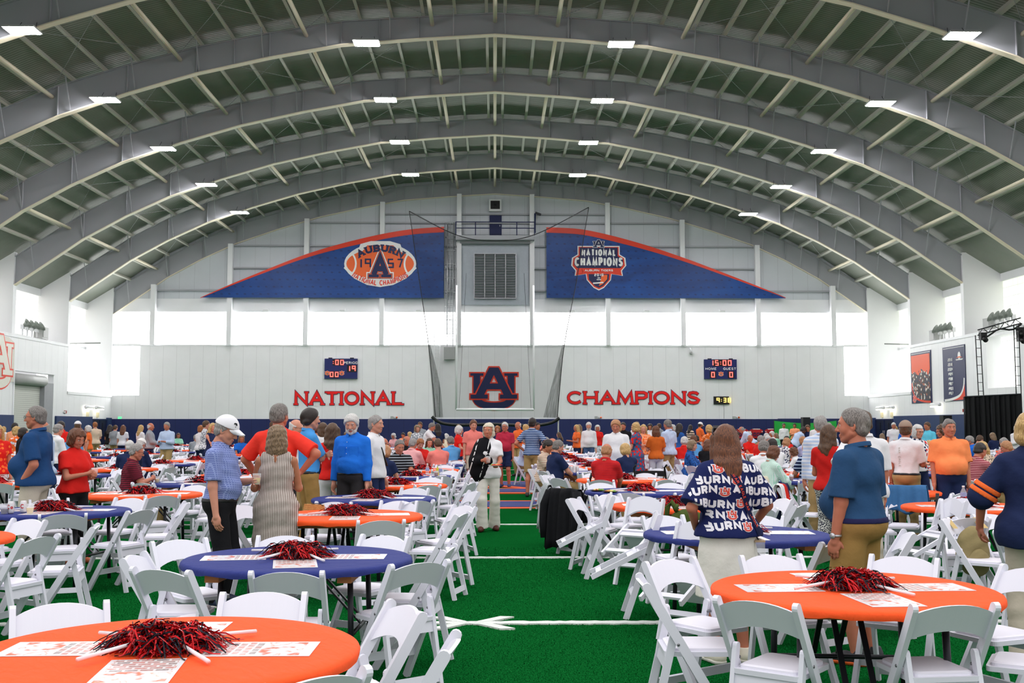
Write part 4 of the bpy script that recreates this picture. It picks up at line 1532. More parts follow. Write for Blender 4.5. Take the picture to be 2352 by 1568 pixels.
# black drape, lift truss and spotlights on the right ---------------------------
dp = empty('stage_drape', (xz(2280, 1000, 55)[0], 55, 0))
tag(dp, 'tall black stage drape along the right wall', 'drape')
x0, z0 = xz(2216, 911, 56)
x1, z1 = xz(2345, 905, 54)
M_DRAPE = plain('black_drape', srgb(9, 10, 13), .9, var=.2, scale=3)
cxd = dp.location.x
MB().sheet(lambda u, v: (x0 - cxd + (x1 - x0) * u, 1 - 2 * u + .12 * sin(u * 70) * (.4 + .6 * v) + .05 * sin(u * 31), (z0 + (z1 - z0) * u) * (1 - v)), 110, 3).build('curtain', M_DRAPE, dp)
MB().tube([(x0 - cxd, 1, z0), (x1 - cxd, -1, z1)], .04, 6).build('rail', M_DARK, dp)
for u in (0, .5, 1):
    MB().tube([(x0 - cxd + (x1 - x0) * u, 1.1 - 2 * u, 0), (x0 - cxd + (x1 - x0) * u, 1.1 - 2 * u, z0 + (z1 - z0) * u)], .04, 6).build('pole', M_DARK, dp)
ts = empty('lift_truss', (27.5, 60, 0))
tag(ts, 'black lighting truss on two ladder towers before the right window', 'truss')
YT = 60.0
T = lambda px, py: (xz(px, py, YT)[0] - 27.5, 0, xz(px, py, YT)[1])
for a, c in (((2246, 770), (2258, 960)), ((2334, 745), (2342, 960))):
    p, q = Vector(T(*a)), Vector(T(*c))
    q.z = 0
    tw = MB()
    for dx in (-.14, .14):
        tw.tube([p + Vector((dx, 0, 0)), q + Vector((dx, 0, 0))], .03, 6)
    for i in range(14):
        m_ = p.lerp(q, (i + .5) / 14)
        tw.tube([m_ + Vector((-.14, 0, 0)), m_ + Vector((.14, 0, 0))], .018, 5)
    tw.build('tower', M_DARK, ts)
p, q = Vector(T(2246, 770)), Vector(T(2345, 742))
tw = MB()
for dz in (0, .3):
    tw.tube([p + Vector((0, 0, dz)), q + Vector((0, 0, dz))], .035, 6)
for i in range(8):
    tw.tube([p.lerp(q, i / 8) + Vector((0, 0, .3 * (i % 2))), p.lerp(q, (i + 1) / 8) + Vector((0, 0, .3 * ((i + 1) % 2)))], .02, 5)
tw.build('beam', M_DARK, ts)
MB().tube([p.lerp(q, k / 10) + Vector((0, -.1, -.1 - .12 * sin(k))) for k in range(11)], .05, 6).build('cable_bundle', M_BLACK, ts)
for i, (px, py) in enumerate(((2337, 757), (2338, 772), (2252, 769))):
    o = empty('stage_light', Vector(T(px, py)) + Vector((27.5, YT - .3, -.1)))
    tag(o, 'black stage light on the lighting truss, %s' % ['upper one at its right end', 'lower one at its right end', 'at its left end'][i], 'stage light', 'stage lights on the truss')
    MB().box((0, 0, 0), (.34, .3, .42)).tube([(0, -.1, -.1), (0, -.35, -.25)], .14, 10).build('body', M_BLACK, o)
    MB().tube([(-.2, 0, 0), (-.2, 0, .3), (.2, 0, .3), (.2, 0, 0)], .02, 5).build('yoke', M_DARK, o)
# ------------------------------------------------------------------ folding chairs
M_RESIN = plain('white_resin', srgb(226, 226, 236), 0.38, var=0.03, scale=3, bump=0.05, bscale=300)
M_VINYL = plain('white_vinyl_pad', srgb(232, 230, 240), 0.42, var=0.03, scale=4)
M_RIVET = plain('rivet_grey', srgb(120, 122, 126), 0.4, 0.6)


def stick(mb, a, b, w, x, half):
    """A flat-sided leg in side view from a to b (y, z), w deep, rounded at the top end b, 2*half thick at x."""
    a, b = Vector(a), Vector(b)
    d = (b - a).normalized()
    n = Vector((-d.y, d.x))
    pts = [a + n * w / 2, a - n * w / 2]
    for i in range(7):
        t_ = -pi / 2 + pi * i / 6
        pts.append(b + n * (w / 2) * sin(t_) + d * (w / 2) * cos(t_))
    mb.prism([tuple(p) for p in pts], lambda y, z: (x - half, y, z), lambda y, z: (x + half, y, z))


def post_y(z):
    return 0.21 - 0.48 * z / 0.8


def back_panel(mb):
    n = 10
    top, bot = [], []
    for i in range(n + 1):
        u = -1 + 2 * i / n
        zt_, zb_ = 0.805 - 0.045 * abs(u) ** 2.2, 0.672 - 0.05 * abs(u) ** 2.0
        c = -0.02 * (1 - u * u)
        top.append((u * .198, post_y(zt_) + c, zt_))
        bot.append((u * .198, post_y(zb_) + c, zb_))
    vs = []
    for k in (-.009, .009):
        vs += [(x, y + k, z) for x, y, z in bot] + [(x, y + k, z) for x, y, z in top]
    m_ = n + 1
    fs = []
    for i in range(n):
        fs += [(i, i + 1, m_ + i + 1, m_ + i), (2 * m_ + i + 1, 2 * m_ + i, 3 * m_ + i, 3 * m_ + i + 1), (m_ + i, m_ + i + 1, 3 * m_ + i + 1, 3 * m_ + i), (i + 1, i, 2 * m_ + i, 2 * m_ + i + 1)]
    return mb.add(vs, fs, False)


def rounded_slab(mb, x, y0, y1, z0, z1, r, inset=0.0):
    pts = []
    for cx_, cy_, a0 in ((x - r, y1 - r, 0), (-x + r, y1 - r, 90), (-x + r, y0 + r, 180), (x - r, y0 + r, 270)):
        for i in range(5):
            a = radians(a0 + i * 22.5)
            pts.append((cx_ + r * cos(a), cy_ + r * sin(a)))
    n = len(pts)
    k = 1 - inset / x
    vs = [(p[0], p[1], z0) for p in pts] + [(p[0], p[1], z1 - inset * .6) for p in pts] + [(p[0] * k, (p[1] - .03) * k + .03, z1) for p in pts]
    fs = [tuple(reversed(range(n))), tuple(range(2 * n, 3 * n))]
    for lvl in (0, n):
        fs += [(lvl + i, lvl + (i + 1) % n, lvl + n + (i + 1) % n, lvl + n + i) for i in range(n)]
    mb.add(vs, fs, False)


def chair_shapes():
    S_ = {}
    for k, x in enumerate((-.207, .207)):
        mb = MB()
        stick(mb, (.21, 0), (-.262, .787), .05, x, .014)
        S_['leg', k] = mb
        mb = MB()
        stick(mb, (-.245, 0), (-.115, .545), .042, x * .855, .012)
        S_['leg', k + 2] = mb
    S_['backrest', 0] = back_panel(MB())
    mb = MB()
    rounded_slab(mb, .178, -.17, .235, .42, .445, .03)
    S_['seat', 0] = mb
    mb = MB()
    rounded_slab(mb, .155, -.145, .215, .445, .466, .035, .012)
    S_['seat_pad', 0] = mb
    S_['rear_rail', 0] = MB().bar((-.166, -.153, .39), (.166, -.153, .39), .02, .085, (0, .23, 1))
    S_['stretcher', 0] = MB().bar((-.166, -.228, .075), (.166, -.228, .075), .02, .05, (0, .23, 1))
    S_['stretcher', 1] = MB().bar((-.2, .10, .185), (.2, .10, .185), .02, .05)
    for k, x in enumerate((-1, 1)):
        S_['pivot_bolt', k] = MB().tube([(x * .163, -.1, .49), (x * .2245, -.1, .49)], .008, 6)
    return S_


CH = chair_shapes()
CH_MESH = {}
for (nm, k), mb in CH.items():
    me = mb.mesh('chair_' + nm, M_VINYL if nm == 'seat_pad' else (M_RIVET if nm == 'pivot_bolt' else M_RESIN))
    fix_normals(me)
    CH_MESH[nm, k] = me
one = MB()
for (nm, k), mb in CH.items():
    if nm not in ('pivot_bolt',):
        one.cur = 1 if nm == 'seat_pad' else 0
        n0 = len(one.f)
        one.add(mb.v, mb.f)
CH_ONE = one.mesh('folding_chair_whole', [M_RESIN, M_VINYL])
fix_normals(CH_ONE)


def chair(x, y, rz, label, full, tilt=0.0, group='white folding chairs around the tables'):
    if full:
        o = empty('folding_chair')
        for key, me in CH_MESH.items():
            c = link_mesh(key[0], me, o)
            if key[0] == 'seat_pad':
                pass
    else:
        o = link_mesh('folding_chair', CH_ONE)
    a = radians(rz)
    if tilt:
        o.rotation_euler = (-radians(tilt), 0, a)
        R = Euler((-radians(tilt), 0, a)).to_matrix()
        o.location = Vector((x, y, 0)) - R @ Vector((0, .21, 0))
    else:
        o.rotation_euler = (0, 0, a)
        o.location = (x, y, 0)
    tag(o, label, 'chair', group)
    return o


# ------------------------------------------------------------------ round tables
def cloth_mat(name, col):
    m, t, b = base(name, col, 0.75, spec=0.2)
    tc = t.new('ShaderNodeTexCoord')
    mp = t.new('ShaderNodeMapping')
    mp.inputs['Scale'].default_value = (1, 2.6, 1)
    mp.inputs['Rotation'].default_value = (0, 0, .5)
    n = t.new('ShaderNodeTexNoise', i_Scale=7.0, i_Detail=5.0, i_Distortion=.8)
    t.link(tc.outputs['Object'], mp.inputs[0])
    t.link(mp.outputs[0], n.inputs['Vector'])
    t.link(t.mix(n.outputs['Fac'], tuple(c * .93 for c in col[:3]) + (1,), tuple(min(1, c * 1.06) for c in col[:3]) + (1,)), b.inputs['Base Color'])
    bp = t.new('ShaderNodeBump', i_Strength=.35, i_Distance=.03)
    t.link(n.outputs['Fac'], bp.inputs['Height'])
    t.link(bp.outputs['Normal'], b.inputs['Normal'])
    return m


M_CLOTH = {'orange': cloth_mat('orange_tablecloth', srgb(250, 88, 36)), 'navy': cloth_mat('navy_tablecloth', srgb(44, 54, 120))}
M_PLY = plain('plywood_brown', srgb(150, 92, 44), .6, var=.15, scale=5)
M_LEG = plain('table_leg_steel', srgb(34, 36, 42), .4, .3)
TT = 0.752
tb_top = MB().lathe([(.75, TT - .022), (.762, TT - .02), (.762, TT), (.75, TT + .001)], 48).mesh('table_top', M_PLY)
tb_run = [MB().box((s * .42, 0, TT - .055), (.09, 1.15, .065)).mesh('runner', M_PLY) for s in (-1, 1)]
tb_leg = []
for s in (-1, 1):
    for q in (-1, 1):
        tb_leg.append(MB().tube([(s * .42, q * .36, TT - .05), (s * .44, q * .38, 0)], .019, 10).mesh('leg', M_LEG))
tb_bar = [MB().tube([(s * .43, -.37, .3), (s * .43, .37, .3)], .014, 8).mesh('crossbar', M_LEG) for s in (-1, 1)]
tb_brace = []
for s in (-1, 1):
    tb_brace.append(MB().bar((s * .43, 0, .32), (s * .08, 0, TT - .06), .03, .012).bar((s * .43, .14, .32), (s * .08, .14, TT - .06), .03, .012).mesh('folding_brace', M_LEG))
allt = MB().lathe([(.75, TT - .022), (.762, TT - .02), (.762, TT), (.75, TT + .001)], 28)
for s in (-1, 1):
    allt.box((s * .42, 0, TT - .055), (.09, 1.15, .065))
    for q in (-1, 1):
        allt.tube([(s * .42, q * .36, TT - .05), (s * .44, q * .38, 0)], .019, 5)
    allt.bar((s * .43, 0, .32), (s * .08, 0, TT - .06), .04, .012)
tb_one = allt.mesh('round_table_whole', M_LEG)


def cloth_mesh(seed, seg):
    r_ = random.Random(seed)
    ph = [r_.uniform(0, 6.28) for _ in range(6)]
    prof = [(0.02, .004), (.3, .004), (.55, .004), (.7, .004), (.757, .003), (.77, -.004), (.775, -.014), (.775, -.03), (.771, -.043)]
    vs, fs = [], []
    for i, (r, z) in enumerate(prof):
        for k in range(seg):
            a = 2 * pi * k / seg
            e = 0.0
            if i >= 7:
                e = .005 * sin(9 * a + ph[0]) + .006 * sin(17 * a + ph[1]) + .004 * sin(31 * a + ph[2])
            vs.append(((r + e * .5) * cos(a), (r + e * .5) * sin(a), TT + z + (e * .6 if i == 8 else 0)))
    for i in range(len(prof) - 1):
        for k in range(seg):
            fs.append((i * seg + k, (i + 1) * seg + k, (i + 1) * seg + (k + 1) % seg, i * seg + (k + 1) % seg))
    fs.append(tuple(range(seg)))
    return [tuple(reversed(f)) for f in fs], vs


CLOTHS = {}
for cname, m_ in M_CLOTH.items():
    for lod, seg in ((0, 96), (1, 40)):
        f_, v_ = cloth_mesh(3 + lod, seg)
        me = MB().add(v_, f_, True).mesh('tablecloth', m_)
        fix_normals(me)
        CLOTHS[cname, lod] = me

# flyers: printed sheets -----------------------------------------------------
m, t, b = base('flyer_print', srgb(232, 232, 234), .25, spec=.5)
tc = t.new('ShaderNodeTexCoord')
sep = t.new('ShaderNodeSeparateXYZ')
t.link(tc.outputs['Object'], sep.inputs[0])
br = t.new('ShaderNodeTexBrick', i_Scale=1.0)
br.offset = .5
br.inputs['Brick Width'].default_value = .055
br.inputs['Row Height'].default_value = .034
br.inputs['Mortar Size'].default_value = .005
br.inputs['Color1'].default_value = srgb(40, 44, 60)
br.inputs['Color2'].default_value = srgb(206, 70, 50)
br.inputs['Mortar'].default_value = srgb(232, 232, 234)
t.link(tc.outputs['Object'], br.inputs['Vector'])
nz = t.new('ShaderNodeTexNoise', i_Scale=60.0, i_Detail=3.0)
t.link(tc.outputs['Object'], nz.inputs['Vector'])
pic = t.mix(t.math('MULTIPLY', nz.outputs['Fac'], .9), br.outputs['Color'], srgb(226, 220, 214))
zone = t.math('MULTIPLY', t.math('LESS_THAN', sep.outputs[1], .0), t.math('LESS_THAN', t.math('ABSOLUTE', sep.outputs[0]), .118))
n3 = t.new('ShaderNodeTexNoise', i_Scale=9.0, i_Detail=3.0)
t.link(tc.outputs['Object'], n3.inputs['Vector'])
rm = t.new('ShaderNodeValToRGB')
for pos, c_ in ((0.0, srgb(60, 62, 66)), (.4, srgb(226, 118, 84)), (.46, srgb(232, 232, 234)), (.56, srgb(232, 232, 234)), (.585, srgb(230, 168, 140)), (.61, srgb(232, 232, 234))):
    e = rm.color_ramp.elements.new(pos) if pos else rm.color_ramp.elements[0]
    e.color = c_
t.link(n3.outputs['Fac'], rm.inputs[0])
body_ = t.mix(t.math('MULTIPLY', t.math('LESS_THAN', t.math('ABSOLUTE', sep.outputs[0]), .125), t.math('LESS_THAN', sep.outputs[1], .17)), srgb(232, 232, 234), rm.outputs[0])
t.link(t.mix(zone, body_, pic), b.inputs['Base Color'])
M_FLYER = m
FLYER = MB().box((0, 0, .0008), (.28, .43, .0016)).mesh('flyer', M_FLYER)

# pom-poms ---------------------------------------------------------------------
M_FOIL_R = plain('red_foil', srgb(186, 14, 22), .22, .5, var=.25, scale=40)
M_FOIL_N = plain('navy_foil', srgb(10, 12, 26), .2, .5, var=.25, scale=40)
M_STICK = plain('white_plastic_stick', srgb(232, 228, 232), .35)


def pom_streamers(seed, n, w, seg=5):
    r_ = random.Random(seed)
    mb = MB()
    for _ in range(n):
        a = r_.gauss(0, 1.5)
        L = r_.uniform(.06, .165) * (1.12 if r_.random() < .1 else 1)
        h = r_.uniform(.0, .055)
        rr_, ra_ = .085 * sqrt(r_.random()), r_.uniform(0, 6.28)
        x, y = rr_ * cos(ra_) * 1.1, rr_ * sin(ra_) + .03
        z = .012 + .075 * (1 - (rr_ / .095) ** 2) * r_.uniform(.3, 1)
        d = Vector((sin(a), cos(a), 0))
        side = Vector((d.y, -d.x, 0))
        tw = r_.uniform(-1.4, 1.4)
        wob = r_.uniform(-.03, .03)
        pts = []
        for i in range(seg + 1):
            u = i / seg
            zz = z * (1 - u * u) + h * sin(pi * min(1, u * .95)) * (1 - .35 * u) + r_.uniform(-.007, .009)
            p = Vector((x, y, 0)) + d * (L * u) + side * (wob * sin(u * 5)) + Vector((0, 0, max(.003, zz - .02 * u)))
            q = (side * cos(tw * (1 + u)) + Vector((0, 0, 1)) * sin(tw * (1 + u))) * (w / 2)
            pts += [p - q, p + q]
        for p in pts:
            p.z = max(p.z, .002)
        mb.cur = 0 if r_.random() < .62 else 1
        k = len(mb.v)
        mb.add(pts, [(2 * i, 2 * i + 1, 2 * i + 3, 2 * i + 2) for i in range(seg)], False)
    return mb.mesh('streamers', [M_FOIL_R, M_FOIL_N])


POM_HI = [pom_streamers(40 + i, 430, .0065) for i in range(4)]
POM_MID = [pom_streamers(60 + i, 120, .013, 4) for i in range(3)]
POM_LOW = [pom_streamers(80 + i, 40, .026, 3) for i in range(2)]
POM_STICK = MB().tube([(0, -.30, .012), (0, -.02, .03)], [.0085, .0075], 8).mesh('handle', M_STICK)


def pom(x, y, z, rz, label, lod, group):
    if lod == 2:
        o = link_mesh('pom_pom', POM_LOW[RND.randrange(2)])
    else:
        o = empty('pom_pom')
        link_mesh('streamers', (POM_HI if lod == 0 else POM_MID)[RND.randrange(3)], o)
        link_mesh('handle', POM_STICK, o)
    o.location = (x, y, z)
    o.rotation_euler = (0, 0, rz)
    if lod:
        o.scale = (1.25, 1.25, 1.1)
    return tag(o, label, 'pom-pom', group)


# ------------------------------------------------------------------ where the tables stand
NUM = ['first', 'second', 'third', 'fourth', 'fifth', 'sixth', 'seventh', 'eighth', 'ninth', 'tenth', 'eleventh', 'twelfth', 'thirteenth', 'fourteenth', 'fifteenth', 'sixteenth', 'seventeenth', 'eighteenth', 'nineteenth', 'twentieth']
COLS = []
rowsL = [4.47, 7.54, 11.1, 13.7, 16.8, 19.7]
rowsR = [6.06, 9.2, 12.4, 15.1, 18.4, 21.2]
while rowsL[-1] < 54:
    rowsL.append(rowsL[-1] + 2.9)
    rowsR.append(rowsR[-1] + 2.9)
COLS.append(('left', 0, -1.5, rowsL, 0))
COLS.append(('right', 0, 2.05, rowsR, 0))
for k in range(1, 8):
    off = [.05, 0, .4, .2, .6, .1, .5][k - 1]
    COLS.append(('left', k, -1.45 - 3.22 * k, [5.9 + off + 2.88 * i for i in range(18)], (k + 1) % 2 if k % 2 else k % 2))
    COLS.append(('right', k, 2.05 + 3.3 * k, [6.35 + off + 2.88 * i for i in range(18)], k % 2))


def in_view(x, y, m_=130):
    if y < 2.5:
        return False
    p = 1136 + x * F_PX / y
    r_ = .8 * F_PX / y
    return -r_ - 20 < p < W_PX + r_ + 20


TABLES = []
for side, k, X, rows, par in COLS:
    n = 0
    for i, Y in enumerate(rows):
        x = X
        if side == 'left' and k == 0 and i < 2:
            x = (-1.32, -1.34)[i]
        if side == 'right' and k == 0:
            x = (1.98, 2.03, 2.09, 2.02, 2.15)[i] if i < 5 else 2.1
        if side == 'left' and k == 1:
            Y = 8.8 + 2.88 * (i - 1) + .05
        if side == 'right' and k == 1 and i == 2:
            x, Y = 5.35, 12.15
        if Y > 53 or not in_view(x, Y) or abs(x) > 26:
            continue
        if side == 'right' and x > 12 and Y > 44:
            continue
        colour = 'orange' if (i + par) % 2 == 0 else 'navy'
        if side == 'left' and k == 1:
            colour = 'orange' if i % 2 == 1 else 'navy'
        if side == 'right' and k == 1 and i == 2:
            colour = 'orange'
        where = '%s table from front, %s row %s of aisle' % (NUM[n], NUM[k], side)
        TABLES.append(dict(x=x, y=Y, c=colour, w=where, side=side, k=k, i=n))
        n += 1
TABLES.sort(key=lambda q: q['y'])

# places kept free of generic chairs: filled by the people below
STAND, SEATED = [], []


def table_objects():
    for q in TABLES:
        x, y = q['x'], q['y']
        rot = RND.choice((0, pi / 2)) + RND.uniform(-.12, .12)
        lod = 0 if y < 14.2 else (1 if y < 30 else 2)
        if lod < 2 and y < 24:
            o = empty('round_table', (x, y, 0), rot)
            link_mesh('table_top', tb_top, o)
            for me in tb_run:
                link_mesh('runner', me, o)
            for me in tb_leg:
                link_mesh('leg', me, o)
            for me in tb_bar:
                link_mesh('crossbar', me, o)
            for me in tb_brace:
                link_mesh('folding_brace', me, o)
        else:
            o = link_mesh('round_table', tb_one, None, (x, y, 0))
            o.rotation_euler = (0, 0, rot)
        tag(o, 'round folding table under %s cloth, %s' % (q['c'], q['w']), 'table', 'round banquet tables')
        c = link_mesh('tablecloth', CLOTHS[q['c'], 0 if lod == 0 else 1], None, (x, y, 0.0012))
        c.rotation_euler = (0, 0, RND.uniform(0, 6))
        tag(c, '%s fitted tablecloth on %s' % (q['c'], q['w']), 'tablecloth', 'fitted tablecloths')
        zt_ = TT + .0066
        base_a = RND.uniform(-.1, .1)
        tt = q['w'].replace(' from front', '')
        if y < 32:
            for j, nm in enumerate(('far', 'left', 'near', 'right')):
                a = j * pi / 2 + base_a + RND.uniform(-.06, .06)
                r_ = .40 + RND.uniform(-.03, .03)
                if y > 20 and j == 0:
                    continue
                fo = link_mesh('flyer', FLYER, None, (x - r_ * sin(a), y + r_ * cos(a), zt_))
                fo.rotation_euler = (0, 0, a + RND.uniform(-.08, .08))
                tag(fo, 'printed white flyer on %s edge of %s' % (nm, q['w']), 'flyer', 'printed flyers on the tables')
        n = 4 if lod == 0 else (2 if lod == 1 else 1)
        for j in range(n):
            a = (j + .5) * 2 * pi / n + RND.uniform(-.35, .35) + (0 if n > 2 else .6)
            hx, hy = .085 * sin(a), -.085 * cos(a)
            if n == 4:
                hx *= 1.5
            lab = 'red and navy pom-pom heaped on %s' % q['w']
            pom(x + hx, y + hy, zt_ + .002 + .004 * j, a, lab, lod, 'pom-poms on ' + q['w'])


SIDES = ['far side left', 'left side far', 'left side near', 'near side left', 'near side right', 'right side near', 'right side far', 'far side right']
FIXED = {  # chairs measured in the photograph: table -> (x, y of the back, heading)
    (4.47, 'left'): [(-2.07, 5.3, 205), (-1.17, 5.63, 180), (-.41, 5.2, 115), (-.166, 4.37, 86), (-.6, 3.77, 42)],
    (7.54, 'left'): [(-.84, 8.5, 152), (-1.61, 8.5, 180), (-2.35, 8.22, 220), (-2.37, 7.25, 270), (-1.98, 6.55, -24), (-1.21, 6.43, 0), (-.46, 6.85, 37), (-.31, 7.68, 81)],
    (6.06, 'right'): [(1.265, 5.34, -38), (2.19, 5.21, 6), (1.106, 6.96, -145), (.817, 6.1, -92), (1.81, 7.2, 192), (2.66, 7.1, 145), (3.2, 6.5, 112), (3.0, 5.45, 60)],
}
TILTED = [  # chairs tipped forward against a table: foot x, y, heading, label
    (.99, 12.1, -90, 12.4, 'right', 'white folding chair tipped sideways-on against third orange table right of aisle, beside the black jacket'),
    (1.42, 11.35, -38, 12.4, 'right', 'white folding chair tipped forward onto third table right of aisle, seat underside showing'),
    (1.14, 9.65, -94, 9.2, 'right', 'white folding chair tipped against second table right of aisle, legs pointing into the aisle'),
    (1.43, 8.42, -42, 9.2, 'right', 'white folding chair tipped onto second table right of aisle, behind the standing patterned-shirt woman'),
    (4.45, 11.2, -78, 12.15, 'right', 'white folding chair tipped onto orange table, right of the man in steel-blue polo, legs left'),
    (4.72, 10.95, -22, 12.15, 'right', 'white folding chair tipped onto orange table, its back legs pointing at the camera'),
]


def chair_objects():
    spots = []
    for q in TABLES:
        key = (q['y'], q['side'])
        if key in FIXED and q['k'] == 0:
            for x, y, rz in FIXED[key]:
                a = radians(rz)
                cx_, cy_ = x - .27 * sin(a), y + .27 * cos(a)
                ang = atan2(-(cx_ - q['x']), cy_ - q['y'])      # 0 = far side, + = left
                j = int(((ang + 2 * pi) % (2 * pi)) / (pi / 4)) % 8
                spots.append([cx_, cy_, rz, q, SIDES[j]])
            continue
        for j in range(8):
            a = (j + .5) * pi / 4 + RND.uniform(-.12, .12)
            r_ = .99 + RND.uniform(-.05, .14)
            x, y = q['x'] - r_ * sin(a), q['y'] + r_ * cos(a)
            rz = math.degrees(a) + 180 + RND.uniform(-13, 13)
            if RND.random() < .06:
                continue
            spots.append([x, y, rz, q, SIDES[j]])
    for x, y, rz, ty, sd, lab in TILTED:
        chair(x, y, rz, lab, True, 50, 'tipped white folding chairs')
    free = []
    for s in spots:
        x, y = s[0], s[1]
        if not in_view(x, y) or y < 3.0:
            continue
        if any((x - a) ** 2 + (y - b_) ** 2 < .42 ** 2 for a, b_ in STAND) or any((x - a) ** 2 + (y - b_) ** 2 < .5 ** 2 for a, b_ in SEATED):
            continue
        if any((x - t_[0]) ** 2 + (y - t_[1]) ** 2 < .62 ** 2 for t_ in TILTED):
            continue
        free.append(s)
    free.sort(key=lambda s: s[1])
    seen = set()
    budget = 300 - len(SEATED) - len(TILTED)
    rest = []
    for i, (x, y, rz, q, nm) in enumerate(free):
        lab = 'white chair, %s, %s' % (nm, q['w'])
        if i >= budget or lab in seen:
            if i >= budget:
                rest.append((x, y, rz))
                continue
            lab = 'white chair, second at ' + nm + ', ' + q['w']
        seen.add(lab)
        chair(x, y, rz, lab, y < 13.5)
    # the rest, far back: one mass
    lo = MB()
    for (nm, k), mb in CH.items():
        if nm in ('seat', 'seat_pad', 'pivot_bolt', 'backrest', 'stretcher'):
            continue
        lo.add(mb.v, mb.f)
    lo = MB()
    for x in (-.207, .207):
        lo.bar((x, .21, 0), (x, -.262, .79), .03, .05, (0, 1, 0)).bar((x * .86, -.245, 0), (x * .86, -.115, .55), .026, .042, (0, 1, 0))
    lo.box((0, .03, .44), (.36, .4, .04)).bar((-.2, -.215, .715), (.2, -.215, .715), .02, .13, (0, -.5, .8)).bar((-.166, -.153, .39), (.166, -.153, .39), .02, .085)
    V0 = np.array(lo.v, np.float32)
    Fq = np.array(lo.f, np.int32)
    Vs, Fs = [], []
    for i, (x, y, rz) in enumerate(rest):
        a = radians(rz)
        R = np.array([[cos(a), -sin(a), 0], [sin(a), cos(a), 0], [0, 0, 1]], np.float32)
        Vs.append(V0 @ R.T + np.array([x, y, 0], np.float32))
        Fs.append(Fq + i * len(V0))
    me = np_mesh('distant_chairs', np.concatenate(Vs), np.concatenate(Fs), M_RESIN)
    o = link_mesh('distant_chairs', me)
    tag(o, 'hundreds of white folding chairs around the far tables', 'chairs', None, 'stuff')
